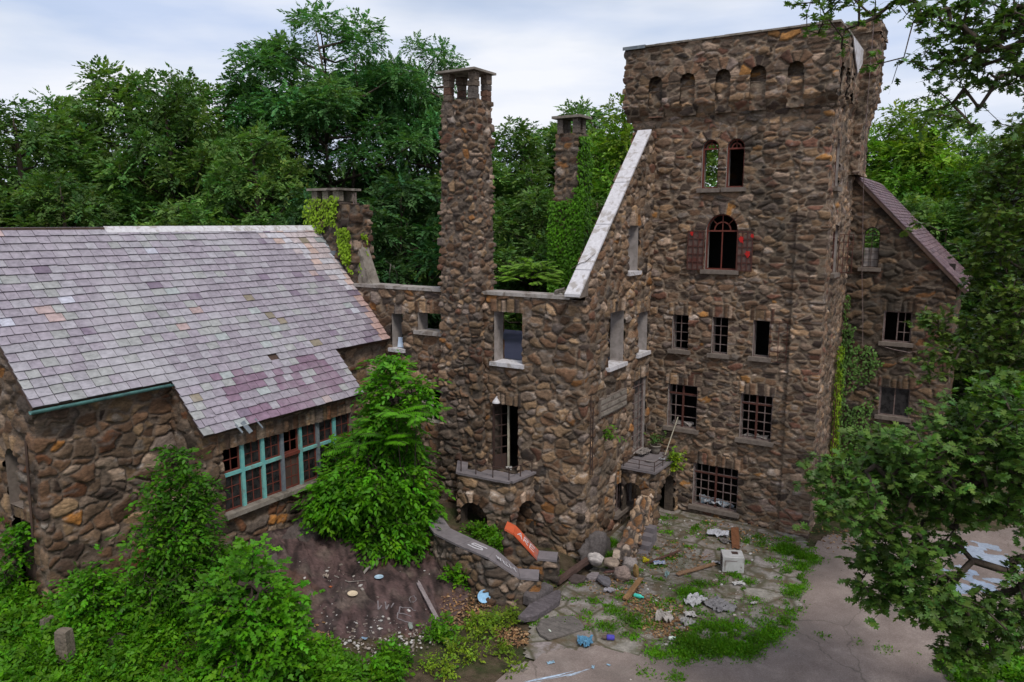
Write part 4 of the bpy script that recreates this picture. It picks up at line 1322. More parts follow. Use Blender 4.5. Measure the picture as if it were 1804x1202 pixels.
build_quads('wall', parts, M['stone'], hall)
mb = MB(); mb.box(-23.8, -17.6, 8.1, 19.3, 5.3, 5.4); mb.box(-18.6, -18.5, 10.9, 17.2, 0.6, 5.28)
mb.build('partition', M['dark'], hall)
reveal_mesh(fHG, HA, 0.4).build('niche', M['sill'], hall)
mb = MB(); fHG.box(mb, HA[0], HA[1], HA[2], HA[3] - 0.32, -0.36, -0.4); mb.build('niche_back', M['darkwood'], hall)
mb = MB()
for k in range(7): fHG.box(mb, HDr[0] + 0.02 + 0.118 * k, HDr[0] + 0.125 + 0.118 * k, HDr[2], HDr[3], -0.10, -0.14)
mb.build('door', M['darkwood'], hall)
mb = MB(); mb.tube([(HX - 0.30, HY0 - 0.09, 5.2), (HX - 0.42, HY0 - 0.1, 2.9)], 0.028); mb.build('downpipe', M['darkwood'], hall)
# roof: deck, slates, ridge, gutter
SL = math.hypot(1, 1.108)
rB, rN = np.array((-1 / SL, 0, 1.108 / SL)), np.array((1.108 / SL, 0, 1 / SL))
O_ = np.array((EX, 7.80, EZ))
Lmain = (EX - RX) * SL
mb = MB()
slab(mb, O_, np.array((0, 1, 0)), rB, rN, 0.02, 11.62, 0.01, Lmain, -0.09, 0.0)
slab(mb, O_, np.array((0, 1, 0)), rB, rN, 3.34, 8.99, -1.70, 0.008, -0.085, -0.002)
mb.add([(RX, 7.82, RZ - 0.02), (RX, 19.42, RZ - 0.02), (-24.2, 19.42, RZ - 1.108 * 3.56), (-24.2, 7.82, RZ - 1.108 * 3.56)], [(0, 1, 2, 3)])
roof = mb.build('roof', M['darkwood'], hall)
expo = Lmain / 21
def mrow(b):
    if b >= 0: return (0.0, 11.60 - (0.0 if b > 0 else 0))
    return (3.30, 9.0)
nzr = lambda a, b, f, s: float(vnoise(np.array([[a, b, 0.3]]), f, s)[0])
def slatecol(a, b, rg):
    r = rg.random()
    mauve, grey, green = np.array((0.295, 0.260, 0.300)), np.array((0.325, 0.305, 0.335)), np.array((0.312, 0.312, 0.308))
    k = nzr(a, b, 0.45, 7) + (0.25 if b > 1.5 else -0.05)
    c = mauve if rg.random() < k else (grey if rg.random() < 0.7 else green)
    n1 = nzr(a, b, 0.9, 9)
    if b < -0.15 + (n1 - 0.5) * 0.6 and 4.3 + (n1 - 0.5) < a < 8.2 + (n1 - 0.5) * 2:
        c = np.array((0.215, 0.140, 0.190)) if rg.random() < 0.75 else c
    if 2.2 < b < 4.9 and a > 10.5 - (b - 2.2) * 0.7 + (n1 - 0.5) * 1.3:
        c = np.array((0.47, 0.40, 0.41)) if rg.random() < 0.6 else (np.array((0.50, 0.37, 0.33)) if rg.random() < 0.35 else np.array((0.48, 0.46, 0.50)))
    if b < 2.0 and a > 10.4: c = np.array((0.185, 0.145, 0.19)) if rg.random() < 0.7 else c
    if b < 2.6 and a > 11.1 and rg.random() < 0.5: c = np.array((0.42, 0.28, 0.25))
    if r < 0.005: c = np.array((0.46, 0.46, 0.53))
    elif r < 0.015: c = np.array((0.42, 0.31, 0.30))
    elif r < 0.020: c = np.array((0.25, 0.21, 0.155))
    elif r < 0.028: c = np.array((0.33, 0.355, 0.355))
    elif r < 0.042: c = np.array((0.20, 0.155, 0.205))
    return tuple(c * rg.uniform(0.78, 0.96))
slates('slates', O_ + rN * 0.002, (0, 1, 0), rB, rN, mrow, (-7, 21), expo, 0.27, 0.40, slatecol, M['slate'], roof, 12, miss=lambda a, b: abs(a - 6.55) < 0.19 and abs(b + 0.05) < 0.13)
mb = MB()
for a0, a1 in ((11.65, 15.4), (15.39, 19.38)):
    mb.add([(RX + dx, y, RZ + dz) for dz0 in (0,) for y in (a0, a1) for dx, dz in ((0.17, -0.10), (0.0, 0.075), (-0.17, -0.10), (0.0, -0.02))], [(0, 1, 5, 4), (1, 2, 6, 5), (2, 3, 7, 6), (3, 0, 4, 7), (0, 3, 2, 1), (4, 5, 6, 7)])
mb.build('ridge_cap', M['whitecap'], roof)
mb = MB(); mb.bar((RX, 7.8, RZ + 0.02), (RX, 11.64, RZ + 0.02), 0.12, 0.06); mb.build('ridge_board', M['darkwood'], roof)
gut = MB()
n = 9
pr = [(EX + 0.085 + 0.07 * math.cos(math.pi + math.pi * k / (n - 1)), EZ - 0.03 + 0.07 * math.sin(math.pi + math.pi * k / (n - 1))) for k in range(n)]
pr += [(EX + 0.085 + 0.058 * math.cos(2 * math.pi - math.pi * k / (n - 1)), EZ - 0.03 + 0.058 * math.sin(2 * math.pi - math.pi * k / (n - 1))) for k in range(n)]
m_ = len(pr)
gut.add([(x, y, z) for y in (7.72, 11.08) for x, z in pr], [(i, (i + 1) % m_, m_ + (i + 1) % m_, m_ + i) for i in range(m_)] + [tuple(range(m_)), tuple(range(2 * m_ - 1, m_ - 1, -1))])
g_o = gut.build('gutter', M['gutter'], roof)
mb = MB()
for yy in (8.6, 9.6, 10.5): mb.bar((EX - 0.05, yy, EZ + 0.07), (EX + 0.16, yy, EZ - 0.02), 0.02, 0.012)
mb.build('gutter_bracket', M['iron'], g_o) if False else None
# lead flap at the broken bay eave
mb = MB()
for (y, dx, sz, ln) in ((12.35, 0.06, 0.14, 0.30), (12.12, 0.02, 0.05, 0.22), (12.75, 0.02, 0.04, 0.26)):
    e = O_ + np.array((0, y - 7.8, 0)) - rB * 1.70 + rN * 0.05
    mb.obox(e - rB * (ln * 0.25), np.array((0, sz / 2, 0)) + rB * 0.02, -rB * ln / 2 + np.array((0, 0.05, -0.03)), rN * 0.006)
mb.build('lead_flap', M['bluepatina'], roof)
# bay window: 7 by 2 lights
bw = MB()
fH3.box(bw, BW[0] - 0.05, BW[1] + 0.05, BW[2] - 0.10, BW[2] + 0.02, 0.17, -0.25)
sil = bw.build('bay_window', M['coping_dark'], hall)
sil['label'] = 'long row of paired lights with turquoise mullions'
reveal_mesh(fH3, BW, 0.35).build('reveal', M['sill'], sil)
nb = 7
wv = (BW[1] - BW[0]) / nb
zt = 3.42
for k in range(1, nb):
    a = BW[0] + wv * k
    mb = MB(); fH3.box(mb, a - 0.055, a + 0.055, BW[2] + 0.02, BW[3], -0.03, -0.15)
    mb.build('mullion', M['verdigris' if k in (1, 2, 4, 6) else 'bluepatina'], sil)
for k in range(nb):
    a0, a1 = BW[0] + wv * k + 0.055, BW[0] + wv * (k + 1) - 0.055
    if k == 6: a1 += 0.05
    mb = MB(); fH3.box(mb, a0, a1, zt, zt + 0.085, -0.02, -0.13)
    mb.build('transom', M['verdigris' if k not in (3, 6) else 'redwood'], sil)
    for (z0, z1, nzp) in ((BW[2] + 0.02, zt, 3), (zt + 0.085, BW[3], 2)):
        h = (a0, a1, z0, z1, 0)
        cs = bar_set(fH3, h, 2, nzp, 0.022, 0.09, 0.045, 0.045).build('casement', M['redwood'], sil)
        if not (k in (0, 3) and nzp == 2):
            mb = MB(); fH3.box(mb, a0 + 0.04, a1 - 0.04, z0 + 0.04, z1 - 0.04, -0.112, -0.118)
            if (k + nzp) % 3 != 0: mb.build('pane', M['glass'], sil)
            elif nzp == 3 and k == 3: mb.build('board', M['darkwood'], sil)
            else: mb.build('pane', M['glass'], sil)
# end chimney of the hall
hc = stone_box('chimney', -20.86, -19.42, 19.42, 20.4, 7.0, 10.72, 'rough', hall, 0.045, None, 'fr')
stone_box('flue_stack', -19.40, -18.72, 19.46, 20.2, 6.8, 10.62, 'rough', hc, 0.045, None, 'fr')
for px in (-20.66, -20.12, -19.6):
    for py in (19.56, 20.22):
        mb = MB(); mb.cur = (0.17, 0.145, 0.11)
        mb.obox((px, py, 10.92), (0.14, 0, 0), (0, 0.12, 0), (0, 0, 0.2), 0.15)
        mb.build('cap_pillar', M['stone'], hc, cols=True)
mb = MB(); mb.box(-20.95, -19.34, 19.34, 20.46, 11.12, 11.2); mb.build('cap_slab', M['coping_dark'], hc)
mb = MB(); mb.bar((-19.1, 19.8, 10.62), (-19.1, 19.8, 11.0), 0.03); mb.bar((-18.98, 19.8, 10.62), (-18.98, 19.8, 11.02), 0.03); mb.build('flue_pipe', M['palebar'], hc)
mb = MB(); mb.add([(x, y, z) for y in (19.5, 20.0) for x, z in ((-18.75, 7.6), (-18.1, 7.6), (-18.1, 7.75), (-18.75, 9.4))], [(0, 1, 2, 3), (7, 6, 5, 4), (0, 4, 5, 1), (1, 5, 6, 2), (2, 6, 7, 3), (3, 7, 4, 0)])
mb.build('shoulder', M['coping_dark'], hc)
mb = MB(); slab(mb, O_, np.array((0, 1, 0)), rB, rN, 11.52, 11.64, 3.25, 4.95, 0.035, 0.06); mb.box(-20.1, -19.6, 19.28, 19.42, 8.85, 9.0)
mb.build('flashing', M['bluepatina'], hc)

# ------------------------------------------------------------------ free chimney behind the wing
fc = thing('ivy_chimney', (-14.6, 27.9, 2), 'tall rear stone chimney half buried in ivy, behind the roofless wing', 'chimney')
cb = stone_box('stack', -15.2, -14.2, 27.5, 28.3, 2.0, 13.55, 'chim', fc, 0.06, None, 'fr')
for (px, py) in ((-15.05, 27.66), (-14.35, 27.66), (-15.05, 28.14), (-14.35, 28.14)):
    mb = MB(); mb.cur = (0.15, 0.12, 0.1)
    for k in range(3): mb.obox((px, py, 13.64 + 0.2 * k), (0.12, 0, 0), (0, 0.12, 0), (0, 0, 0.105), 0.18)
    mb.build('cap_pillar', M['stone'], fc, cols=True)
mb = MB(); mb.box(-15.35, -14.05, 27.38, 28.42, 14.14, 14.24); mb.build('cap_slab', M['coping_dark'], fc)

# ------------------------------------------------------------------ stair walls with painted copings
STROKES = {'W': [[(0, 1), (.25, 0), (.5, .8), (.75, 0), (1, 1)]], 'E': [[(1, 1), (0, 1), (0, 0), (1, 0)], [(0, .5), (.8, .5)]], 'H': [[(0, 0), (0, 1)], [(1, 0), (1, 1)], [(0, .5), (1, .5)]],
           'A': [[(0, 0), (.5, 1), (1, 0)], [(.2, .4), (.8, .4)]], 'R': [[(0, 0), (0, 1), (.8, .95), (.85, .6), (0, .5), (1, 0)]], '5': [[(1, 1), (.1, 1), (.1, .55), (.8, .6), (.95, .25), (.5, 0), (0, .1)]],
           'O': [[(.5 + .5 * math.cos(k * .7), .5 + .5 * math.sin(k * .7)) for k in range(10)]]}
def letters(mb, text, org, ex, ey, hgt, wd, gap, pen):
    """strokes on a plane: ex along the text, ey up the letter"""
    org, ex, ey = Vector(org), Vector(ex).normalized(), Vector(ey).normalized()
    nn = ex.cross(ey)
    for i, chh in enumerate(text):
        for st in STROKES[chh]:
            pts = [org + ex * (i * (wd + gap) + x * wd) + ey * (y * hgt) for x, y in st]
            for a, b_ in zip(pts, pts[1:]): mb.bar(a, b_, pen, 0.006, up=nn)
def stair_wall(name, path, zb, wid, label, painted, text, cat='stair wall'):
    """path: (x, y, ztop) points; a rubble wall along it with flat coping slabs"""
    root = thing(name, (path[0][0], path[0][1], path[0][2] - 1), label, cat)
    parts = []
    off = wid / 2
    L, Rr = [], []
    for i, p in enumerate(path):
        a = np.array(path[max(i - 1, 0)][:2]); b_ = np.array(path[min(i + 1, len(path) - 1)][:2])
        d = (b_ - a) / np.hypot(*(b_ - a)); n = np.array([d[1], -d[0]])
        Rr.append((p[0] + n[0] * off, p[1] + n[1] * off)); L.append((p[0] - n[0] * off, p[1] - n[1] * off))
    loop = [(Rr[i], path[i][2]) for i in range(len(path))] + [(L[i], path[i][2]) for i in range(len(path) - 1, -1, -1)]
    frs = [Frame(loop[i][0], loop[(i + 1) % len(loop)][0]) for i in range(len(loop))]
    for i, fr in enumerate(frs):
        za, zc = loop[i][1], loop[(i + 1) % len(loop)][1]
        parts.append(wall_geo(fr, zb, max(za, zc) - 0.05, (), 0.036, 'rough', top=lambda s, za=za, zc=zc, fr=fr: za + (zc - za) * np.asarray(s) / fr.L - 0.05,
                              nprev=(frs[i - 1].n - fr.n) / 2, nnext=(frs[(i + 1) % len(frs)].n - fr.n) / 2))
    build_quads('wall', parts, M['stone'], root)
    for i in range(len(path) - 1):
        k = 1 + 0.06 / off
        c = lambda P, q: (q[0] + (P[0] - q[0]) * k, q[1] + (P[1] - q[1]) * k)
        a0, a1, b0, b1 = c(L[i], path[i]), c(Rr[i], path[i]), c(L[i + 1], path[i + 1]), c(Rr[i + 1], path[i + 1])
        za, zc = path[i][2], path[i + 1][2]
        mb = MB()
        e = 0.006
        lerp = lambda p, q_, t: (p[0] + (q_[0] - p[0]) * t, p[1] + (q_[1] - p[1]) * t)
        a0, b0 = lerp(a0, b0, e), lerp(a0, b0, 1 - e); a1, b1 = lerp(a1, b1, e), lerp(a1, b1, 1 - e)
        mb.prism([a1, b1, b0, a0], [za - 0.05, zc - 0.05, zc - 0.05, za - 0.05], [za + 0.01, zc + 0.01, zc + 0.01, za + 0.01])
        o = mb.build('coping', M[painted.get(i, 'stairslab')], root)
        if i in text:
            tx, hh, pen = text[i]
            p0, p1 = Vector((*path[i][:2], za + 0.016)), Vector((*path[i + 1][:2], zc + 0.016))
            d = (p1 - p0); ln = d.length; d.normalize()
            sidev = Vector((-d.y, d.x, 0)).normalized()
            nl = len(tx); wdl = ln * 0.78 / nl
            m2 = MB()
            letters(m2, tx, p0 + d * ln * 0.14 - sidev * hh / 2, d, sidev, hh, wdl * 0.72, wdl * 0.28, pen)
            m2.build('paint_lettering', M['chalk'], o)
    return root
stair_wall('stair_wall', [(-13.1, 16.35, 1.55), (-12.3, 15.85, 1.42), (-11.3, 15.62, 1.40), (-10.34, 15.45, 1.38), (-9.82, 15.95, 0.76), (-9.35, 16.2, 0.74)], -0.5, 0.42,
           'low rubble stair wall with chalked letters on its slate coping', {}, {2: ('5', 0.2, 0.035), 4 - 1: ('WEH', 0.26, 0.028)})
stair_wall('stair_wall', [(-10.75, 16.75, 1.62), (-10.52, 16.85, 1.50), (-9.92, 17.12, 0.80), (-9.42, 17.35, 0.78)], -0.5, 0.40,
           'stair wall with an orange sprayed coping slab below the balcony', {1: 'orange', 0: 'orange'}, {1: ('ARE', 0.26, 0.026)})

# ------------------------------------------------------------------ foliage
def unit(v): return v / np.maximum(np.linalg.norm(v, axis=-1, keepdims=True), 1e-9)
def mirror(half): return half + [(x, -y, z) for x, y, z in reversed(half[1:-1])]
TPL = {
    'rhomb': [(0, 0, 0), (0.45, 0.26, 0.04), (1, 0, -0.04), (0.45, -0.26, 0.04)],
    'narrow': [(0, 0, 0), (0.4, 0.15, 0.03), (1, 0, -0.08), (0.4, -0.15, 0.03)],
    'ovate': mirror([(0, 0, 0), (0.2, 0.2, 0.05), (0.5, 0.25, 0.05), (0.8, 0.13, 0.0), (1.02, 0, -0.10)]),
    'oak': mirror([(0, 0, 0), (0.10, 0.03, 0), (0.16, 0.20, 0.03), (0.27, 0.24, 0.03), (0.31, 0.08, 0.02), (0.42, 0.36, 0.05), (0.54, 0.40, 0.04), (0.56, 0.10, 0.02), (0.70, 0.28, 0.0), (0.78, 0.27, 0.0), (0.80, 0.08, 0), (1.0, 0, -0.06)]),
    'maple': mirror([(0, 0, 0), (0.02, 0.24, 0.02), (0.22, 0.30, 0.03), (0.30, 0.52, 0.0), (0.42, 0.34, 0.03), (0.52, 0.16, 0.03), (0.72, 0.20, 0), (1.0, 0, -0.05)]),
    'blade': [(0, 0.03, 0), (0.5, 0.025, 0.05), (1, 0, 0.22), (0.5, -0.025, 0.05), (0, -0.03, 0)],
    'ivy': mirror([(0, 0, 0), (0.05, 0.30, 0), (0.35, 0.36, 0.04), (0.55, 0.2, 0.04), (1.0, 0, 0)]),
}
class Leaves:
    def __init__(s): s.b = []
    def add(s, P, D, Nn, S, tpl, col):
        T = np.array(TPL[tpl], float)
        D = unit(D); B = unit(np.cross(Nn, D)); Nn = np.cross(D, B)
        V = P[:, None] + S[:, None, None] * (T[None, :, 0:1] * D[:, None] + T[None, :, 1:2] * B[:, None] + T[None, :, 2:3] * Nn[:, None])
        s.b.append((V.reshape(-1, 3), len(T), len(P), np.repeat(col, len(T), 0)))
    def mesh(s, name, matl):
        V = np.concatenate([b[0] for b in s.b]); c = np.concatenate([b[3] for b in s.b])
        tot = np.concatenate([np.full(b[2], b[1]) for b in s.b])
        st = np.concatenate([[0], np.cumsum(tot)[:-1]])
        return fast_mesh(name, V, np.arange(len(V)), st, tot, [matl], col=c)
    def build(s, name, matl, parent=None): return link_mesh(name, s.mesh(name, matl), parent)

def rand_dir(n, rg, up=0.0):
    v = rg.normal(size=(n, 3)); v = unit(v); v[:, 2] += up
    return unit(v)

def sprays(LV, base, dr, L, m, size, tpl, colr, rg, droop=0.25, spread=1.0, upn=0.8, jit=0.35, var=0.22):
    """leafy shoots: m leaves alternate along each shoot"""
    n = len(base)
    side = unit(np.cross(dr, np.array([0, 0, 1.0]) + rg.normal(size=(n, 3)) * 0.15))
    upv = np.cross(side, dr)
    upv = unit(upv * upn + rg.normal(size=(n, 3)) * 0.25)
    sc = colr * (1 + rg.normal(size=(n, 1)) * var).clip(0.45, 1.7)
    hue = rg.normal(size=(n, 1)) * 0.13
    sc = sc * np.concatenate([1 + hue, np.ones((n, 1)), 1 - hue * 0.5], 1)
    for k in range(m):
        t = (k + 0.6) / m
        s_ = 1 if k % 2 else -1
        p = base + dr * (L * t)[:, None]
        p[:, 2] -= droop * L * t * t
        a = spread * (1.15 - 0.8 * t) * (0.8 + 0.4 * rg.random(n)) * (0 if k == m - 1 else 1)
        d = dr * np.cos(a)[:, None] + side * (s_ * np.sin(a))[:, None]
        d[:, 2] -= droop * 0.9 * t
        nn = upv + rg.normal(size=(n, 3)) * jit
        c = sc * (1 + rg.normal(size=(n, 1)) * 0.10)
        LV.add(p + rg.normal(size=(n, 3)) * 0.015, d, nn, size * (0.75 + 0.5 * rg.random(n)), tpl, np.clip(c, 0.004, 0.6))

GREEN = {'oak': (0.095, 0.185, 0.040), 'locust': (0.078, 0.185, 0.055), 'bright': (0.135, 0.260, 0.024), 'near': (0.072, 0.142, 0.024), 'mid': (0.080, 0.135, 0.022), 'sap': (0.070, 0.215, 0.005), 'weed': (0.074, 0.205, 0.005), 'ivy': (0.180, 0.290, 0.015)}

def tree_meshes(kind, h, R, seed, nclump, nspray, m, leaf, tpl, colr, lowz=0.18, shoot=0.55, droop=0.25, barkm='bark', flat=0.75, rcl=(0.75, 1.25)):
    rg = np.random.default_rng(seed)
    LV = Leaves()
    tr = MB()
    # trunk forks
    bend = rg.normal(size=2) * 0.25
    nst = 1 if kind != 'locust' else 3
    stems = []
    for s in range(nst):
        off = rg.normal(size=2) * (0.0 if nst == 1 else 0.28 * R)
        pts = []
        for i in range(8):
            t = i / 7
            pts.append(np.array([bend[0] * t + off[0] * t ** 1.2 + rg.normal() * 0.08, bend[1] * t + off[1] * t ** 1.2 + rg.normal() * 0.08, h * 0.92 * t]))
        stems.append(pts)
        tr.tube(pts, [0.028 * h / (1 if nst == 1 else 2.7) * (1 - 0.86 * i / 7) for i in range(8)], 7)
    # clumps on an uneven envelope
    C0 = []
    k = 0
    lob = rand_dir(9, rg); la = rg.uniform(-0.28, 0.25, 9)
    while len(C0) < nclump and k < 5000:
        k += 1
        d = rand_dir(1, rg, 0.15)[0]
        f = rg.random() ** 0.33
        f = f * 0.45 + 0.55 if rg.random() < 0.75 else f
        bumpy = 1 + sum(a * max(0, d @ l) ** 3 for a, l in zip(la, lob))
        zc, hz = (lowz + 1) / 2, (1 - lowz) / 2
        p = np.array([d[0] * R * f * bumpy, d[1] * R * f * bumpy, h * (zc + d[2] * hz * f * min(bumpy, 1.0))])
        # narrower top
        tz = (p[2] / h - lowz) / (1 - lowz)
        w_ = np.interp(tz, [0, 0.25, 0.55, 0.85, 1.0], [0.6, 0.95, 1.0, 0.72, 0.35] if kind == 'oak' else [0.55, 0.75, 1.0, 1.0, 0.75])
        p[:2] *= w_
        rc = rg.uniform(*rcl) * R * 0.21
        if p[2] > h - rc * 0.6: p[2] = h - rc * 0.6
        if all(np.linalg.norm((p - c) * [1, 1, 1.3]) > rc * 0.75 for c, _ in C0): C0.append((p, rc))
    for c, rc in C0:
        n = int(nspray * (rc / (R * 0.21)) ** 2)
        d = rand_dir(n, rg, 0.35)
        base = c + d * np.array([1, 1, flat]) * rc * (rg.random((n, 1)) ** 0.5)
        dr = unit(d * np.array([1, 1, 0.45]) + rg.normal(size=(n, 3)) * 0.35)
        cl = np.array(colr) * rg.uniform(0.72, 1.3) * np.array([1 + rg.normal() * 0.10, 1, 1])
        sprays(LV, base, dr, shoot * rg.uniform(0.6, 1.2, n), m, leaf, tpl, cl, rg, droop)
    # limbs to the clumps
    for c, rc in C0:
        if rg.random() < 0.65:
            st = stems[rg.integers(nst)]
            zt = max(0.12 * h, c[2] - rg.uniform(0.15, 0.5) * np.hypot(c[0], c[1]) - 0.5)
            i = np.clip(zt / (h * 0.92) * 7, 0, 6.99); i0 = int(i)
            a = st[i0] * (1 - (i - i0)) + st[i0 + 1] * (i - i0)
            mid = (a + c) / 2 + np.array([0, 0, -0.08 * np.linalg.norm(c - a)]) + rg.normal(size=3) * 0.15
            r0 = 0.007 * h * (1 - 0.5 * zt / h)
            tr.tube([a, mid, c, c + (c - mid) * 0.35], [r0, r0 * 0.6, r0 * 0.3, 0.008], 5)
    loops, st_, tt = [], [], []
    for f in tr.f: st_.append(len(loops)); tt.append(len(f)); loops += f
    tm = fast_mesh('trunk', np.array(tr.v), loops, st_, tt, [M[barkm]], smooth=True)
    return tm, LV.mesh('crown', M['leaf'])

VAR = {
    'oak': [tree_meshes('oak', 15, 4.2, 101 + i, 92, 62, 7, 0.225, 'rhomb', np.array(GREEN['oak']) * f, 0.10) for i, f in enumerate((1.0, 0.85, 1.12))],
    'locust': [tree_meshes('locust', 19, 4.6, 201 + i, 58, 78, 11, 0.17, 'rhomb', GREEN['locust'], 0.40, 0.55, 0.28, rcl=(0.9, 1.5), flat=0.6) for i in range(2)],
    'lowlocust': [tree_meshes('locust', 11, 3.4, 211, 80, 70, 11, 0.17, 'rhomb', np.array(GREEN['locust']) * 0.7, 0.05, 0.55, 0.3, flat=0.55)],
    'bright': [tree_meshes('oak', 16, 4.0, 221, 86, 60, 7, 0.225, 'rhomb', GREEN['bright'], 0.12)],
}
NOM = {'oak': (15, 4.2), 'locust': (19, 4.6), 'lowlocust': (11, 3.4), 'bright': (16, 4.0)}
TREES = [('oak', -41.6, 16.3, 14.6, 4.6),
         ('oak', -35.5, 16.6, 13.9, 4.3),
         ('oak', -43.4, 23.5, 16.5, 3.4),
         ('oak', -36.2, 22.1, 16.6, 4.6),
         ('oak', -32.4, 22.1, 16.0, 3.6),
         ('oak', -34.9, 26.5, 17.3, 4.2),
         ('oak', -26.7, 22.2, 13.6, 3.2),
         ('locust', -29.8, 29.7, 20.0, 5.0),
         ('locust', -34.6, 30.8, 16.6, 4.2),
         ('locust', -27.6, 34.6, 19.4, 3.6),
         ('locust', -31.4, 35.7, 18.7, 4.2),
         ('lowlocust', -20.5, 23.7, 11.2, 3.6),
         ('lowlocust', -23.7, 22.9, 10.5, 2.8),
         ('oak', -31.0, 15.9, 11.0, 3.2),
         ('oak', -27.9, 19.1, 10.7, 3.2),
         ('oak', -24.9, 35.1, 14.2, 3.6),
         ('oak', -24.4, 39.0, 15.4, 4.2),
         ('oak', -25.1, 44.5, 16.8, 4.2),
         ('oak', -21.5, 43.2, 17.4, 4.2),
         ('bright', -16.4, 37.0, 16.2, 3.6),
         ('oak', -18.5, 30.9, 11.0, 3.4),
         ('oak', -16.0, 33.7, 11.4, 3.0),
         ('bright', -5.4, 51.0, 17.0, 4.0),
         ('bright', -3.0, 49.0, 16.8, 4.0),
         ('oak', -1.3, 58.2, 15.7, 3.6),
         ('oak', 0.8, 45.4, 14.1, 4.2),
         ('oak', 2.8, 41.9, 13.8, 4.6),
         ('oak', -3.2, 42.9, 11.5, 3.6),
         ('oak', -0.7, 42.1, 9.6, 3.6),
         ('oak', 1.7, 48.4, 8.6, 4.0),
         ('oak', -14.2, 43.5, 15.5, 4.0),
         ('oak', -33.0, 14.7, 10.3, 3.0)]
TLAB = ['dense green tree at the far left edge behind the slate roof', 'rounded mid green tree standing left behind the ridge', 'slim tree poking up beside the broadest oak behind the ridge', 'broad oak with the highest crown above the middle of the slate roof',
        'rounded oak just right of the broadest oak behind the ridge', 'tall dark oak next to the feathery locusts', 'lower oak filling the gap under the locusts', 'tallest feathery locust, above the small ivied chimney',
        'spreading locust on the left shoulder of the tallest one', 'slender locust just left of the tall stone chimney', 'thin locust between the tallest locust and the tall chimney', 'low dark feathery locust between the two hall and wing chimneys',
        'low feathery tree right behind the small ivied chimney', 'low tree just above the left part of the white ridge cap', 'low dark tree above the right part of the white ridge cap', 'tree hidden behind the tall stone chimney',
        'dull green tree with dead twigs right of the tall chimney', 'pale topped tree left of the ivy clad chimney', 'tree behind the ivy clad rear chimney', 'bright green tree touching the left side of the tower',
        'dark low tree between the tall chimney and the ivy clad one', 'dark low tree between the ivy clad chimney and the white coping', 'bright green tree just right of the tower turret', 'bright tree with sky gaps, second from the turret',
        'farther tree below the bare twigs at right', 'dark tree behind the hanging oak sprays at right', 'dark tree at the far right edge', 'low tree above the purple roof slope', 'low tree right of the purple roof eave', 'low dark tree at the foot of the right hand wood',
        'tree behind the tower, glimpsed only through its left top window', 'low bushy tree at the left end of the slate ridge']
cnt = {}
for (kind, x, y, h, R), lab in zip(TREES, TLAB):
    i = cnt.get(kind, 0); cnt[kind] = i + 1
    tm, cm = VAR[kind][i % len(VAR[kind])]
    root = bpy.data.objects.new({'oak': 'oak_tree', 'locust': 'locust_tree', 'lowlocust': 'locust_tree', 'bright': 'maple_tree'}[kind], None)
    COL.objects.link(root)
    tag(root, lab, 'tree', 'trees of the wood behind the buildings')
    root.location = (x, y, gz(x, y) - 0.1)
    h0, R0 = NOM[kind]
    root.rotation_euler = (0, 0, (i * 2.399 + x) % 6.28)
    root.scale = (R / R0, R / R0, h / h0)
    for nm, me in (('trunk', tm), ('crown', cm)):
        o = bpy.data.objects.new(nm, me); COL.objects.link(o); o.parent = root

# far wood that reads as one mass
LV = Leaves(); rg = np.random.default_rng(5)
fx = []
for k in range(150):
    a = rg.uniform(-1.15, 1.0); D = rg.uniform(58, 95)
    px, py = math.tan(a * 0.75) * D, D
    x, y = px * math.cos(math.radians(32.2)) - py * math.sin(math.radians(32.2)), px * math.sin(math.radians(32.2)) + py * math.cos(math.radians(32.2))
    hh, RR = rg.uniform(10, 14.5), rg.uniform(3, 4.5)
    n = 260
    d = rand_dir(n, rg, 0.1)
    base = np.array([x, y, hh * 0.52]) + d * np.array([RR, RR, hh * 0.5]) * (0.75 + 0.25 * rg.random((n, 1)))
    sprays(LV, base, unit(d + rg.normal(size=(n, 3)) * 0.4), np.full(n, 0.9), 4, 0.62, 'rhomb', np.array(GREEN['oak']) * rg.uniform(0.6, 1.05), rg)
fw = LV.build('woodland', M['leaf'])
tag(fw, 'distant dark wood closing the view between the nearer trees', 'wood', None, 'stuff')

# bare and dead trees
def bare_tree(name, x, y, h, seed, label, matn, lean=(0, 0), spread=0.5, thick=0.018, levels=4, kids=3):
    rg = np.random.default_rng(seed)
    mb = MB()
    def grow(p, d, L, r, lv):
        pts = [p]; dd = d.copy()
        for i in range(4):
            dd = unit(dd + rg.normal(size=3) * 0.16 + np.array([0, 0, 0.05]))
            pts.append(pts[-1] + dd * L / 4)
        mb.tube(pts, [r * (1 - 0.16 * i) for i in range(5)], 5 if lv > 1 else 4)
        if lv == 0: return
        for k in range(kids + (1 if lv > 2 else 0)):
            i = rg.integers(1, 5)
            nd = unit(dd + rg.normal(size=3) * spread * 1.3)
            grow(pts[i], nd, L * rg.uniform(0.5, 0.75), r * 0.5, lv - 1)
    grow(np.array([0.0, 0, 0]), unit(np.array([lean[0], lean[1], 1.0])), h * 0.55, h * thick, levels)
    root = thing(name, (0, 0, 0), label, 'tree')
    mb.build('branches', M[matn], root, smooth=True)
    root.location = (x, y, gz(x, y) - 0.1)
    return root
bare_tree('bare_tree', -0.6, 64.6, 22, 3, 'leafless grey tree against the sky right of the tower', 'palebark', (0, 0), 0.42, 0.008, 5, 3)
bare_tree('dead_tree', -18.2, 26.2, 10.5, 8, 'pale dead tree with bare crooked limbs right of the tall chimney', 'palebark', (0.25, 0.05), 0.75, 0.014, 4, 2)
bare_tree('bare_tree', -24.0, 38.0, 16.8, 12, 'thin bare twigs rising above the trees right of the tall chimney', 'palebark', (0, 0), 0.4, 0.007, 4, 2)

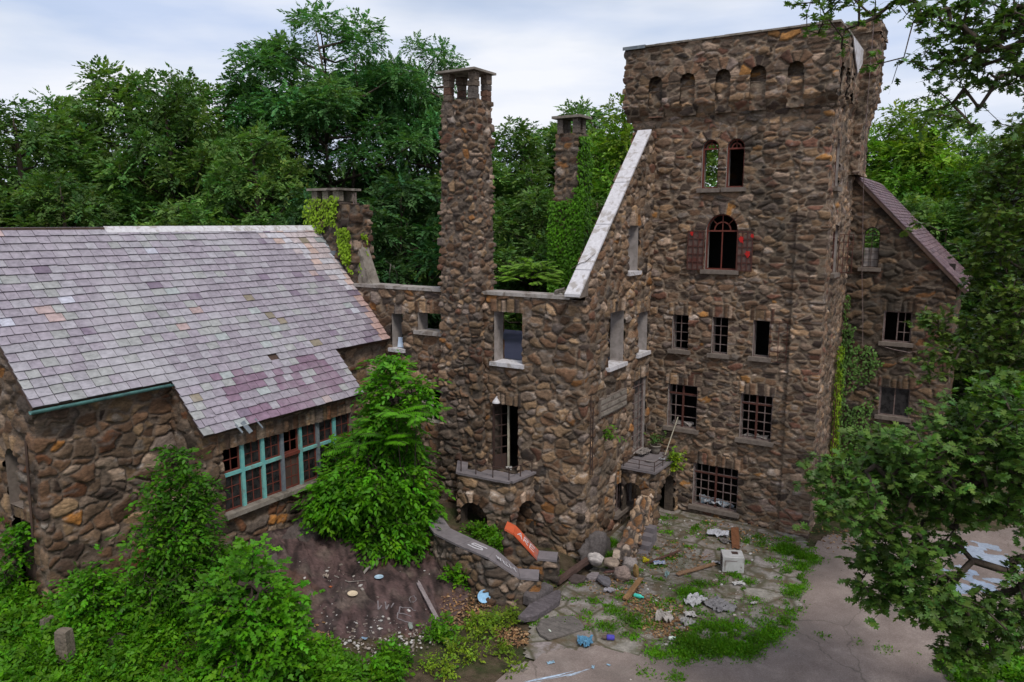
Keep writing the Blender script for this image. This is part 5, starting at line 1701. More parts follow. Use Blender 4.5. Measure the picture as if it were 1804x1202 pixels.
# ------------------------------------------------------------------ leafy plants grown into given volumes
def canopy(name, root, start, vols, per, m, leaf, tpl, colr, seed, label, cat, leafmat='leaf', L=(0.12, 0.3), stem=0.0045, group=None, rosette=True, droop=0.3, barkm='bark', upn=0.8, trunk=None, density=None, var=0.2, upb=0.25, bare=0, loose=0.45, tk=0.75):
    """grow twigs from start nodes to points spread through the volumes, then leaf them"""
    rg = np.random.default_rng(seed)
    tg = []
    for (x, y, z, rx, rz) in vols:
        n = max(4, int(per * (rx * rx * rz) ** 0.62 * 10))
        d = rand_dir(n, rg)
        tg.append(np.array([x, y, z]) + d * np.array([rx, rx, rz]) * (rg.random((n, 1)) ** 0.45))
    T = np.concatenate(tg)
    T = T + rg.normal(size=T.shape) * np.array([0.10, 0.10, 0.08]) + rand_dir(len(T), rg) * (rg.random((len(T), 1)) ** 6) * loose
    nodes = [np.array(p, float) for p in start]
    par = list(range(-1, len(nodes) - 1))
    order = np.argsort(np.linalg.norm(T - nodes[-1], axis=1) if len(nodes) else 0)
    NA = np.array(nodes)
    tips, chains = [], []
    for i in order:
        t = T[i]
        dd = np.linalg.norm(NA - t, axis=1)
        j = int(np.argmin(dd))
        a = NA[j]; L_ = dd[j]
        ns = max(1, int(L_ / 0.28))
        prev = j
        new = []
        for s in range(1, ns + 1):
            f = s / ns
            p = a + (t - a) * f + rg.normal(size=3) * 0.035 * L_ * (1 if s < ns else 0) + np.array([0, 0, 0.10 * L_ * f * (1 - f)])
            par.append(prev); prev = len(par) - 1; new.append(p)
        NA = np.concatenate([NA, np.array(new)])
        tips.append(prev); chains.append((j, list(range(len(par) - ns, len(par)))))
    cntn = np.zeros(len(par))
    for t in tips: cntn[t] += 1
    for i in range(len(par) - 1, -1, -1):
        if par[i] >= 0: cntn[par[i]] += cntn[i]
    rad = stem * np.maximum(cntn, 0.6) ** 0.48
    mb = MB()
    st = list(range(len(start)))
    if len(st) > 1: mb.tube([NA[i] for i in st], [max(rad[i], rad[st[-1]]) * (tk - 0.5 * tk * k_ / len(st)) for k_, i in enumerate(st)], 8)
    for j, ch in chains:
        mb.tube([NA[j]] + [NA[i] for i in ch], [min(rad[j], rad[ch[0]] * 1.1)] + [rad[i] for i in ch], 4, cap=False)
    tipP = NA[tips]
    parP = NA[[par[t] for t in tips]]
    dr = unit(tipP - parP + np.array([0, 0, 1e-4]))
    dr = unit(dr * np.array([1, 1, 0.5]) + rg.normal(size=dr.shape) * 0.3)
    LV = Leaves()
    n = len(tipP)
    cl = np.array(colr) * (0.8 + 0.4 * fbm(tipP, 0.9, seed, 3))[:, None]
    if rosette:
        for k in range(m):
            az = rg.uniform(0, 6.28, n)
            side = unit(np.cross(dr, np.array([0, 0, 1.0]) + rg.normal(size=(n, 3)) * 0.1)); up = np.cross(side, dr)
            d = unit(dr * rg.uniform(0.1, 1.0, (n, 1)) + side * np.cos(az)[:, None] + up * np.sin(az)[:, None] * 0.35)
            d[:, 2] -= droop * rg.random(n)
            nn = np.array([0, 0, 1.0]) + rg.normal(size=(n, 3)) * 0.35
            off = dr * rg.uniform(-0.16, 0.06, (n, 1))
            sc = cl * (1 + rg.normal(size=(n, 1)) * var).clip(0.5, 1.7) * np.concatenate([1 + rg.normal(size=(n, 1)) * 0.14, np.ones((n, 1)), np.ones((n, 1))], 1)
            LV.add(tipP + off, d, nn, leaf * rg.uniform(0.7, 1.2, n), tpl, np.clip(sc, 0.004, .6))
    else:
        sprays(LV, tipP - dr * 0.08, dr, rg.uniform(*L, n), m, leaf, tpl, cl, rg, droop, upn=upn, var=var)
    r_ = thing(name, root, label, cat, group)
    mb.build('trunk', M[barkm], r_, smooth=True)
    LV.build('crown', M[leafmat], r_)
    return r_

OAK_LOW = [(-1.75, 13.10, 5.74, 0.55, 0.55), (-1.42, 14.14, 5.97, 0.58, 0.48), (-1.49, 12.57, 5.53, 0.52, 0.39), (-1.08, 14.35, 5.34, 0.77, 0.68), (-1.01, 13.19, 6.58, 0.36, 0.22), (-0.48, 13.73, 6.14, 0.72, 0.54), (-0.06, 14.76, 6.54, 0.76, 0.57), (0.47, 14.30, 7.01, 0.72, 0.63), (0.33, 14.48, 5.87, 0.82, 0.64), (0.75, 13.76, 6.25, 0.51, 0.68), (-0.20, 14.54, 5.20, 0.75, 0.38), (-1.14, 13.54, 4.92, 0.55, 0.27), (0.54, 14.20, 5.31, 0.53, 0.22), (-1.26, 13.93, 4.12, 0.47, 0.43), (-0.74, 13.34, 4.44, 0.53, 0.53), (-1.04, 13.44, 3.71, 0.54, 0.32), (-0.29, 13.30, 3.98, 0.61, 0.43), (0.22, 14.13, 3.33, 0.81, 0.45), (0.84, 14.15, 3.57, 0.70, 0.52), (0.18, 13.84, 2.90, 0.44, 0.26), (-0.40, 14.40, 4.52, 0.47, 0.28), (0.94, 14.36, 4.36, 0.22, 0.27), (1.27, 14.96, 5.21, 0.55, 0.91), (1.22, 15.86, 6.37, 0.58, 0.78), (1.63, 16.08, 2.94, 0.58, 0.58)]
OAK_HIGH = [(-0.57, 14.01, 13.08, 0.69, 0.46), (-0.88, 13.47, 12.52, 0.36, 0.36), (-0.03, 13.50, 12.63, 0.52, 0.52), (-0.95, 12.70, 12.97, 0.34, 0.21), (-0.45, 14.55, 12.41, 0.57, 0.29), (0.02, 13.99, 12.14, 0.36, 0.27), (-0.49, 12.91, 11.44, 0.38, 0.12), (-0.84, 13.65, 11.88, 0.27, 0.16), (-1.27, 13.67, 12.39, 0.15, 0.15), (0.07, 14.20, 13.24, 0.36, 0.36), (-2.65, 13.06, 13.44, 0.38, 0.09), (-1.95, 11.84, 13.11, 0.46, 0.10), (-1.58, 13.00, 13.22, 0.36, 0.13), (-2.19, 12.49, 12.94, 0.36, 0.09), (-1.43, 12.21, 12.28, 0.13, 0.12), (0.24, 14.36, 11.43, 0.23, 0.13), (0.60, 14.99, 12.58, 0.56, 1.13)]
OAK_MID = [(0.29, 20.21, 11.26, 0.64, 0.58), (0.44, 19.67, 11.81, 0.50, 0.25), (-0.07, 20.45, 10.54, 0.53, 0.53), (0.45, 20.16, 10.02, 0.89, 0.77), (0.03, 19.89, 9.40, 0.51, 0.51), (0.19, 20.45, 8.74, 0.65, 0.65), (0.67, 19.61, 7.94, 0.74, 0.86), (0.23, 20.60, 7.67, 0.53, 0.66), (-1.11, 19.50, 7.83, 0.34, 0.16), (-0.65, 19.99, 7.48, 0.39, 0.37), (-0.72, 18.82, 6.92, 0.31, 0.35), (-0.34, 20.21, 7.00, 0.33, 0.39), (0.45, 19.55, 6.92, 0.62, 0.49), (-1.40, 18.18, 9.88, 0.17, 0.10), (1.37, 21.39, 9.25, 0.79, 1.98)]
SAPLING = [(-13.76, 15.53, 5.95, 0.43, 0.54), (-13.88, 15.18, 5.29, 0.42, 0.68), (-12.82, 15.47, 5.36, 0.37, 0.6), (-13.8, 15.41, 4.36, 0.71, 0.7), (-14.42, 15.12, 3.68, 0.54, 0.7), (-13.49, 15.87, 3.47, 0.44, 0.94), (-13.67, 14.97, 3.02, 1.25, 0.68), (-14.29, 14.49, 2.72, 0.93, 0.75), (-13.29, 15.72, 2.2, 0.64, 0.77), (-14.12, 15.43, 1.78, 1.45, 0.62), (-15.23, 14.96, 1.53, 0.89, 0.63), (-14.92, 14.0, 2.26, 0.62, 0.53), (-13.74, 15.21, 1.17, 1.11, 0.46), (-13.22, 16.13, 1.73, 0.32, 0.94), (-13.67, 15.43, 4.75, 0.53, 0.55), (-13.57, 15.38, 4.0, 0.64, 0.5)]
VINE_BAY = [(-15.90, 15.41, 3.35, 0.20, 0.41), (-15.87, 15.53, 2.62, 0.36, 0.49), (-15.96, 15.14, 2.37, 0.40, 0.40), (-15.92, 15.54, 1.89, 0.57, 0.41)]
SHRUB_A = [(-15.31, 9.88, 4.56, 0.35, 0.44), (-15.40, 9.72, 3.84, 0.69, 0.56), (-14.96, 10.06, 3.68, 0.50, 0.56), (-15.18, 9.66, 3.09, 0.93, 0.49), (-15.10, 9.22, 2.59, 0.60, 0.48), (-14.93, 9.94, 2.35, 0.75, 0.56), (-14.84, 9.34, 1.93, 1.08, 0.54), (-14.63, 10.20, 1.61, 0.56, 0.62)]
SHRUB_B = [(-11.92, 9.11, 3.49, 0.17, 0.30), (-12.59, 9.59, 2.56, 0.62, 0.39), (-12.48, 8.88, 2.52, 0.54, 0.43), (-11.78, 9.57, 2.29, 0.55, 0.44), (-12.19, 9.24, 2.01, 0.92, 0.49), (-12.85, 9.27, 1.21, 0.78, 0.45), (-11.61, 9.44, 1.46, 0.54, 0.48), (-12.31, 9.26, 0.88, 0.98, 0.38)]
SHRUB_D = [(-15.78, 8.03, 2.24, 0.52, 0.40), (-15.60, 8.39, 1.73, 0.64, 0.41), (-15.26, 8.75, 1.46, 0.53, 0.35), (-16.06, 7.95, 1.73, 0.46, 0.35)]
VINE_L = [(-18.37, 7.88, 3.01, 0.20, 0.22), (-18.47, 7.69, 2.50, 0.22, 0.37), (-18.81, 7.64, 1.58, 0.28, 0.50), (-18.65, 7.71, 1.17, 0.37, 0.37)]
FAR_BUSH = [(1.17, 37.72, 2.85, 1.19, 0.95), (0.43, 38.80, 1.77, 0.99, 0.62), (1.73, 38.78, 1.43, 0.97, 0.73)]
DECK_TREE = [(-15.03, 23.99, 7.92, 0.64, 0.47), (-14.07, 24.04, 8.06, 0.95, 0.53), (-13.63, 24.56, 7.73, 0.47, 0.43), (-14.97, 23.30, 7.65, 0.42, 0.32)]
FRONDS = [(-13.98, 15.07, 5.22, 0.00, 0.00), (-13.04, 14.94, 5.52, 0.00, 0.00), (-12.47, 15.31, 5.29, 0.00, 0.00), (-13.09, 14.75, 4.93, 0.00, 0.00), (-12.55, 15.27, 4.81, 0.00, 0.00), (-12.47, 15.79, 5.03, 0.00, 0.00), (-13.96, 14.79, 4.56, 0.00, 0.00), (-12.75, 15.02, 4.45, 0.00, 0.00), (-13.90, 14.53, 5.03, 0.00, 0.00), (-13.29, 14.95, 4.30, 0.00, 0.00), (-12.50, 15.68, 4.16, 0.00, 0.00), (-12.77, 15.32, 5.48, 0.00, 0.00)]
PORCH_PLANT = [(-7.61, 21.86, 2.70, 0.24, 0.24), (-7.62, 21.89, 2.93, 0.17, 0.14)]
POT_PLANT = [(-8.84, 23.00, 2.77, 0.26, 0.17)]
WALL_FERN = [(-9.47, 20.79, 3.52, 0.15, 0.19), (-9.22, 20.95, 2.26, 0.34, 0.31)]
GRASS = [(-3.88, 22.58, 0.55, 0.45, 1.0), (-4.45, 22.93, 0.45, 0.5, 1.0), (-3.88, 21.4, 0.35, 0.3, 1.0), (-3.68, 20.06, 0.3, 0.25, 1.0), (-3.42, 19.02, 0.25, 0.2, 1.0), (-3.53, 18.06, 0.35, 0.25, 1.0), (-3.75, 17.31, 0.4, 0.3, 1.0), (-4.03, 16.56, 0.45, 0.35, 1.2), (-4.57, 16.36, 0.6, 0.4, 1.2), (-5.06, 16.19, 0.55, 0.4, 1.2), (-5.22, 15.67, 0.35, 0.3, 1.0), (-4.97, 16.99, 0.5, 0.35, 1.1), (-4.64, 17.52, 0.4, 0.3, 1.0), (-6.04, 18.66, 0.4, 0.4, 0.9), (-5.94, 19.32, 0.3, 0.3, 0.7), (-7.42, 16.7, 0.35, 0.3, 0.8), (-6.86, 16.5, 0.4, 0.25, 0.8), (-6.38, 16.45, 0.4, 0.2, 0.6), (-7.17, 15.83, 0.3, 0.3, 0.7), (-9.62, 17.0, 0.25, 0.35, 0.9), (-9.35, 16.21, 0.25, 0.3, 0.8), (-9.57, 17.72, 0.25, 0.3, 0.8), (-5.0, 14.68, 0.25, 0.2, 1.0), (-5.61, 14.56, 0.25, 0.15, 0.8), (-4.84, 20.14, 0.25, 0.25, 0.7), (-5.38, 20.37, 0.2, 0.2, 0.6), (-6.03, 17.52, 0.35, 0.15, 0.4), (-4.4, 19.05, 0.35, 0.15, 0.5), (-6.46, 17.83, 0.35, 0.15, 0.4), (-6.53, 17.22, 0.3, 0.15, 0.4), (-4.7, 18.5, 0.4, 0.12, 0.4), (-4.03, 18.74, 0.35, 0.12, 0.4), (-5.48, 18.6, 0.4, 0.12, 0.4), (-4.27, 16.98, 0.4, 0.3, 1.0), (-4.01, 18.08, 0.3, 0.2, 0.6), (-5.76, 15.62, 0.4, 0.15, 0.4), (-2.57, 18.23, 0.2, 0.12, 0.4), (-1.22, 18.41, 0.25, 0.15, 0.5), (-0.52, 18.46, 0.2, 0.12, 0.4), (-1.84, 18.42, 0.2, 0.1, 0.3), (-8.84, 19.82, 0.3, 0.6, 1.0), (-9.27, 20.55, 0.25, 0.6, 0.9), (-7.05, 23.56, 0.3, 0.12, 0.3), (-7.28, 20.47, 0.4, 0.12, 0.25), (-5.33, 23.35, 0.4, 0.2, 0.4), (-3.75, 21.9, 0.3, 0.25, 1.3), (-3.7, 20.9, 0.3, 0.25, 1.3), (-3.6, 20.5, 0.3, 0.25, 1.3), (-3.5, 19.5, 0.3, 0.25, 1.3), (-3.42, 18.5, 0.3, 0.25, 1.3), (-3.6, 17.7, 0.3, 0.25, 1.3), (-3.9, 16.9, 0.3, 0.25, 1.3), (-5.0, 15.6, 0.3, 0.25, 1.3), (-5.6, 15.3, 0.3, 0.25, 1.3), (-7.73, 15.91, 0.14, 0.08, 0.53), (-6.83, 23.08, 0.19, 0.15, 0.61), (-6.1, 17.43, 0.1, 0.07, 0.61), (-3.99, 22.29, 0.19, 0.16, 0.6), (-7.33, 20.52, 0.18, 0.16, 0.94), (-8.53, 20.33, 0.17, 0.12, 0.59), (-6.44, 15.79, 0.21, 0.16, 0.77), (-7.38, 23.0, 0.16, 0.17, 0.92), (-6.25, 18.64, 0.16, 0.11, 0.58), (-7.35, 22.15, 0.09, 0.07, 0.81), (-7.49, 19.7, 0.15, 0.1, 1.0), (-7.94, 18.63, 0.11, 0.14, 0.64), (-7.08, 21.57, 0.12, 0.13, 0.95), (-8.45, 15.54, 0.11, 0.15, 0.81), (-7.72, 17.91, 0.1, 0.12, 0.52), (-5.23, 22.88, 0.21, 0.15, 0.98), (-8.9, 17.54, 0.22, 0.15, 0.71), (-3.91, 20.46, 0.19, 0.1, 0.6), (-6.6, 16.2, 0.13, 0.18, 0.67), (-8.95, 15.39, 0.1, 0.15, 0.68), (-7.43, 15.85, 0.22, 0.11, 0.6), (-8.68, 15.49, 0.1, 0.14, 0.57), (-8.78, 19.32, 0.11, 0.18, 0.56), (-6.14, 21.81, 0.14, 0.18, 0.74), (-7.69, 18.61, 0.09, 0.11, 0.62), (-4.2, 22.31, 0.15, 0.06, 0.63), (-7.69, 16.83, 0.11, 0.16, 0.57), (-8.72, 23.17, 0.16, 0.18, 0.7), (-4.13, 20.75, 0.19, 0.15, 0.75), (-8.5, 16.86, 0.2, 0.17, 0.96), (-7.18, 20.78, 0.19, 0.14, 0.91), (-6.15, 20.76, 0.18, 0.09, 0.96), (-3.76, 23.46, 0.17, 0.07, 0.95), (-8.31, 23.52, 0.17, 0.07, 0.58), (-5.57, 20.01, 0.18, 0.17, 0.61), (-8.98, 23.12, 0.08, 0.17, 0.56), (-4.63, 21.89, 0.2, 0.13, 0.94), (-7.91, 20.91, 0.13, 0.17, 0.89), (-6.45, 19.63, 0.08, 0.06, 0.8), (-6.36, 22.61, 0.17, 0.08, 0.68), (-4.86, 19.6, 0.08, 0.16, 0.91), (-8.54, 19.78, 0.13, 0.15, 0.66), (-7.74, 19.28, 0.22, 0.07, 0.56), (-5.65, 22.79, 0.15, 0.11, 0.93), (-4.24, 16.72, 0.12, 0.16, 0.71), (-4.69, 16.47, 0.2, 0.08, 0.57), (-6.33, 17.98, 0.16, 0.17, 0.86), (-8.97, 17.74, 0.16, 0.12, 0.86), (-6.39, 15.67, 0.11, 0.16, 0.68), (-4.86, 23.68, 0.17, 0.14, 0.8), (-7.31, 23.03, 0.15, 0.17, 0.65), (-4.32, 21.92, 0.17, 0.11, 0.57), (-4.84, 18.19, 0.17, 0.08, 0.54), (-8.22, 22.12, 0.1, 0.17, 0.69), (-5.89, 18.08, 0.17, 0.07, 0.7), (-3.94, 16.58, 0.17, 0.1, 0.65), (-8.87, 15.18, 0.21, 0.16, 0.9), (-4.64, 23.39, 0.1, 0.13, 0.75), (-5.9, 23.25, 0.19, 0.18, 0.56), (-5.48, 20.94, 0.18, 0.13, 0.92), (-7.36, 23.16, 0.14, 0.13, 0.95), (-5.2, 17.73, 0.11, 0.1, 0.81), (-3.62, 22.91, 0.14, 0.11, 0.91), (-7.47, 18.62, 0.08, 0.08, 0.77), (-5.26, 20.41, 0.13, 0.17, 0.81), (-8.16, 15.6, 0.22, 0.18, 0.96), (-5.74, 17.75, 0.09, 0.09, 0.61), (-3.99, 22.85, 0.19, 0.08, 0.62), (-7.38, 23.34, 0.1, 0.15, 0.84), (-6.05, 23.44, 0.12, 0.12, 0.58), (-8.48, 15.28, 0.12, 0.07, 0.53), (-3.64, 17.54, 0.2, 0.14, 0.87), (-5.46, 23.38, 0.2, 0.15, 0.78), (-5.25, 21.37, 0.16, 0.12, 0.58), (-4.44, 19.26, 0.09, 0.08, 0.94), (-7.62, 18.44, 0.18, 0.16, 0.66), (-6.91, 18.72, 0.08, 0.17, 0.51), (-3.82, 16.34, 0.1, 0.16, 0.91), (-7.75, 19.87, 0.15, 0.15, 0.59), (-4.54, 23.77, 0.18, 0.17, 0.97), (-6.95, 22.46, 0.2, 0.13, 0.55), (-5.66, 23.02, 0.12, 0.14, 0.95), (-5.76, 15.33, 0.17, 0.09, 0.93), (-5.43, 17.71, 0.21, 0.14, 0.67), (-4.5, 22.85, 0.21, 0.17, 0.83), (-5.23, 20.32, 0.15, 0.18, 0.68), (-8.56, 21.28, 0.15, 0.13, 0.8), (-7.65, 16.77, 0.09, 0.15, 0.95), (-5.24, 16.03, 0.22, 0.16, 0.75), (-9.0, 22.43, 0.17, 0.13, 0.51), (-5.04, 15.3, 0.15, 0.08, 0.68), (-4.19, 21.59, 0.19, 0.1, 0.69), (-5.73, 15.3, 0.14, 0.18, 0.88), (-4.34, 17.63, 0.18, 0.15, 0.85), (-6.64, 16.54, 0.08, 0.17, 0.97), (-7.51, 21.65, 0.14, 0.14, 0.92), (-7.27, 20.46, 0.12, 0.12, 0.52), (-7.58, 17.53, 0.21, 0.08, 0.88), (-8.53, 23.68, 0.1, 0.07, 0.61), (-3.96, 20.89, 0.2, 0.12, 0.56), (-7.16, 19.01, 0.22, 0.08, 0.62), (-3.75, 17.61, 0.16, 0.14, 0.95), (-8.59, 22.45, 0.11, 0.15, 0.51), (-4.86, 16.59, 0.11, 0.06, 0.66), (-7.23, 23.65, 0.16, 0.1, 1.0), (-8.07, 16.89, 0.21, 0.17, 0.84), (-4.12, 21.2, 0.17, 0.16, 0.55), (-7.92, 16.21, 0.15, 0.13, 0.77), (-7.04, 21.54, 0.2, 0.15, 0.52), (-8.17, 16.93, 0.11, 0.13, 0.6), (-5.63, 18.03, 0.13, 0.14, 0.97), (-7.97, 18.06, 0.22, 0.09, 0.51), (-7.97, 22.26, 0.18, 0.17, 0.75), (-8.78, 17.69, 0.18, 0.11, 0.57), (-6.97, 19.08, 0.13, 0.11, 0.57), (-8.84, 21.9, 0.18, 0.11, 0.56), (-7.4, 19.91, 0.21, 0.12, 0.99), (-6.15, 16.59, 0.17, 0.13, 0.8), (-5.09, 15.2, 0.14, 0.16, 0.57), (-8.77, 16.61, 0.12, 0.11, 0.66), (-5.57, 16.5, 0.13, 0.14, 0.77), (-3.82, 23.24, 0.12, 0.1, 0.77), (-6.06, 18.22, 0.2, 0.08, 0.74), (-8.36, 22.77, 0.16, 0.18, 0.57), (-5.16, 20.25, 0.09, 0.16, 0.94), (-8.57, 23.29, 0.19, 0.13, 0.77), (-7.58, 15.5, 0.15, 0.16, 0.6), (-6.45, 17.49, 0.18, 0.18, 0.94), (-7.45, 18.67, 0.08, 0.12, 0.93), (-6.66, 15.7, 0.14, 0.17, 0.64), (-4.43, 23.41, 0.19, 0.08, 0.96), (-4.02, 23.79, 0.08, 0.06, 0.65), (-6.2, 18.73, 0.09, 0.14, 0.83), (-5.6, 19.49, 0.16, 0.14, 0.53), (-6.64, 16.19, 0.09, 0.15, 0.66), (-7.17, 17.44, 0.16, 0.07, 0.82), (-8.62, 23.41, 0.1, 0.15, 0.77), (-6.71, 17.68, 0.13, 0.15, 0.76), (-6.1, 17.18, 0.17, 0.08, 0.74), (-5.48, 19.79, 0.16, 0.13, 0.6), (-3.83, 21.02, 0.18, 0.17, 0.73), (-7.2, 17.68, 0.12, 0.1, 0.66), (-7.87, 19.26, 0.12, 0.1, 0.83), (-7.3, 22.6, 0.19, 0.1, 0.92), (-8.05, 15.84, 0.22, 0.06, 0.5)]
WEEDS = [(-11.44, 15.22, 0.35, 0.6, 0.5), (-12.17, 16.07, 0.35, 0.6, 0.4), (-11.71, 17.88, 0.35, 0.32, 0.9), (-12.2, 18.0, 0.4, 0.27, 0.6), (-10.55, 16.84, 0.3, 0.23, 0.8), (-10.21, 17.22, 0.3, 0.18, 0.6), (-12.48, 17.8, 0.4, 0.23, 0.5), (0.39, 18.4, 0.6, 0.18, 1.0), (1.03, 19.17, 0.6, 0.23, 1.0), (1.45, 18.94, 0.5, 0.23, 1.0), (-10.7, 17.87, 0.2, 0.36, 0.7), (-10.39, 13.34, 0.34, 0.46, 0.62), (-10.66, 11.79, 0.34, 0.54, 0.9), (-10.36, 11.26, 0.38, 0.46, 0.9), (-11.01, 10.55, 0.48, 0.46, 0.9), (-12.13, 10.29, 0.48, 0.54, 0.9), (-11.6, 10.6, 0.45, 0.5, 1), (-11.0, 10.2, 0.5, 0.5, 1), (-12.0, 10.2, 0.4, 0.5, 1)]
WEEDS_DRY = [(-9.76, 14.14, 0.48, 0.38, 0.75), (-9.52, 14.8, 0.4, 0.38, 0.75), (-9.49, 13.03, 0.4, 0.38, 0.68), (-9.62, 12.13, 0.4, 0.38, 0.6), (-8.86, 13.52, 0.32, 0.3, 0.52), (-8.19, 13.08, 0.2, 0.22, 0.3)]

canopy('oak_tree', (5.2, 16.5, 0), [(5.2, 16.5, -0.1), (5.1, 16.6, 2.0), (4.2, 16.2, 4.2), (3.0, 15.7, 5.0), (2.0, 15.0, 5.2)], OAK_LOW, 23, 7, 0.165, 'oak', GREEN['near'], 31, 'oak with sharply lobed leaves reaching in low over the driveway at right', 'tree', 'oakleaf', stem=0.0048)
canopy('oak_tree', (5.6, 14.2, 0), [(5.6, 14.2, -0.1), (5.4, 14.3, 5), (4.8, 14.3, 9.5), (3.2, 14.1, 11.8), (1.6, 13.9, 12.5)], OAK_HIGH, 20, 6, 0.145, 'oak', np.array(GREEN['near']) * 0.95, 33, 'oak branches hanging in front of the sky at upper right', 'tree', 'oakleaf', stem=0.0052)
canopy('oak_tree', (3.8, 22.5, 0), [(3.8, 22.5, -0.1), (3.7, 22.4, 3.5), (3.0, 22.0, 6.5), (2.2, 21.6, 8.6)], OAK_MID, 21, 7, 0.17, 'oak', GREEN['mid'], 35, 'dark olive oak hiding the right end of the gabled wing', 'tree', 'oakleaf', stem=0.005)
canopy('sapling', (-13.5, 15.6, 0.8), [(-13.5, 15.6, 0.7), (-13.5, 15.5, 2.0), (-13.5, 15.5, 3.6), (-13.5, 15.4, 5.2)], SAPLING, 46, 7, 0.15, 'ovate', GREEN['sap'], 37, 'tall bright green sapling thicket in the corner between hall and wing', 'sapling', rosette=False, L=(0.3, 0.5), stem=0.003, droop=0.35)
canopy('sapling', (-15.9, 15.3, 1.4), [(-15.9, 15.3, 1.3), (-15.9, 15.4, 2.4)], VINE_BAY, 60, 6, 0.13, 'ovate', GREEN['sap'], 38, 'young green shoot climbing in front of the turquoise mullions', 'sapling', rosette=False, L=(0.2, 0.35), stem=0.003)
canopy('shrub', (-15.2, 9.7, 0.9), [(-15.2, 9.7, 0.8), (-15.2, 9.7, 2.0), (-15.3, 9.8, 3.4)], SHRUB_A, 46, 6, 0.12, 'ovate', np.array(GREEN['sap']) * 0.75, 39, 'dark green leafy shrub against the hall wall left of the window row', 'shrub', rosette=False, L=(0.2, 0.4), stem=0.003)
canopy('shrub', (-12.2, 9.2, 0.4), [(-12.2, 9.2, 0.3), (-12.2, 9.2, 1.4), (-12.0, 9.2, 2.8)], SHRUB_B, 50, 6, 0.125, 'maple', GREEN['sap'], 41, 'bright green maple shrub beside the dark bedrock slab', 'shrub', rosette=False, L=(0.2, 0.4), stem=0.003, tk=0.35)
canopy('shrub', (-15.7, 8.2, 1.0), [(-15.7, 8.2, 0.9), (-15.7, 8.2, 1.6)], SHRUB_D, 70, 6, 0.115, 'ovate', np.array(GREEN['sap']) * 1.1, 43, 'low vivid green bush at the foot of the hall corner', 'shrub', rosette=False, L=(0.2, 0.35), stem=0.003)
canopy('vine', (-18.5, 7.7, 0.9), [(-18.5, 7.75, 0.8), (-18.5, 7.75, 2.2)], VINE_L, 80, 6, 0.11, 'ivy', np.array(GREEN['sap']) * 1.1, 45, 'bright creeper on the gable by the old door at left edge', 'vine', rosette=False, L=(0.15, 0.3), stem=0.003)
canopy('shrub', (1.2, 38.2, 0), [(1.2, 38.2, 0), (1.2, 38.2, 1.2)], FAR_BUSH, 30, 7, 0.22, 'rhomb', np.array(GREEN['weed']) * 1.05, 47, 'bright green bush beyond the driveway at right', 'shrub', rosette=False, L=(0.3, 0.5), stem=0.004)
canopy('shrub', (-9.2, 24.1, 2.2), [(-9.2, 24.1, 2.2), (-9.2, 24.1, 2.3)], [(-9.22, 24.12, 2.52, 0.22, 0.16)], 90, 6, 0.07, 'ovate', np.array(GREEN['oak']) * 0.9, 49, 'straggly plant growing in the pot on the porch deck', 'plant', rosette=False, L=(0.1, 0.2), stem=0.002)
canopy('shrub', (-8.45, 23.7, 1.95), [(-8.45, 23.7, 1.95), (-8.4, 23.7, 2.0)], [(-8.36, 23.75, 1.95, 0.22, 0.24), (-8.34, 23.7, 2.15, 0.17, 0.14)], 110, 6, 0.075, 'maple', np.array(GREEN['ivy']) * 1.0, 51, 'yellow green tuft growing from the edge of the porch deck', 'plant', rosette=False, L=(0.1, 0.2), stem=0.002)
canopy('fern', (-9.68, 20.8, 3.35), [(-9.68, 20.8, 3.4), (-9.6, 20.8, 3.45)], [(-9.55, 20.8, 3.5, 0.15, 0.18)], 120, 6, 0.07, 'ovate', np.array(GREEN['weed']), 53, 'small green fern growing out of the wing wall', 'plant', rosette=False, L=(0.1, 0.2), stem=0.0015)

def fronds(name, root, bases, dirs, lens, nl, leaf, colr, seed, label, cat, stems=None):
    """pinnate leaves: paired leaflets along an arching midrib"""
    rg = np.random.default_rng(seed)
    LV, mb = Leaves(), MB()
    for b, d, L in zip(bases, dirs, lens):
        b, d = np.array(b, float), unit(np.array(d, float))
        side = unit(np.cross(d, [0, 0, 1.0]))
        ts = np.linspace(0.12, 1, nl)
        p = b + d * (L * ts)[:, None]; p[:, 2] -= 0.28 * L * ts ** 2
        tan = np.tile(d, (nl, 1)); tan[:, 2] -= 0.5 * ts
        mb.tube([b] + list(p[::3]) + [p[-1]], [0.008] + [0.006] * (len(p[::3])) + [0.003], 4, cap=False)
        c0 = np.array(colr) * rg.uniform(0.8, 1.25)
        for s in (-1, 1):
            dd = unit(tan * 0.45 + side * s); dd[:, 2] -= 0.25
            sz = leaf * L * np.interp(ts, [0, 0.3, 0.75, 1], [0.75, 1, 0.85, 0.45]) * rg.uniform(0.9, 1.1, nl)
            LV.add(p, dd, np.array([0, 0, 1.0]) + rg.normal(size=(nl, 3)) * 0.15, sz, 'narrow', np.tile(c0, (nl, 1)) * rg.uniform(0.85, 1.15, (nl, 1)))
    r_ = thing(name, root, label, cat)
    for st in (stems or []): mb.tube(st, [0.03 - 0.02 * i / (len(st) - 1) for i in range(len(st))], 6)
    mb.build('stem', M['bark'], r_); LV.build('crown', M['leaf'], r_)
rg = np.random.default_rng(77)
bs, ds, ls = [], [], []
for (cx, cy, cz, n) in ((-14.0, 14.85, 4.5, 9), (-12.9, 14.7, 4.9, 10), (-12.4, 14.95, 4.9, 9), (-13.2, 14.6, 4.3, 8), (-14.3, 14.8, 4.0, 6)):
    for k in range(n):
        a = rg.uniform(0, 6.28)
        bs.append((cx, cy, cz + rg.normal() * 0.12)); ds.append((math.cos(a), math.sin(a), rg.uniform(0.15, 0.7))); ls.append(rg.uniform(0.7, 1.15))
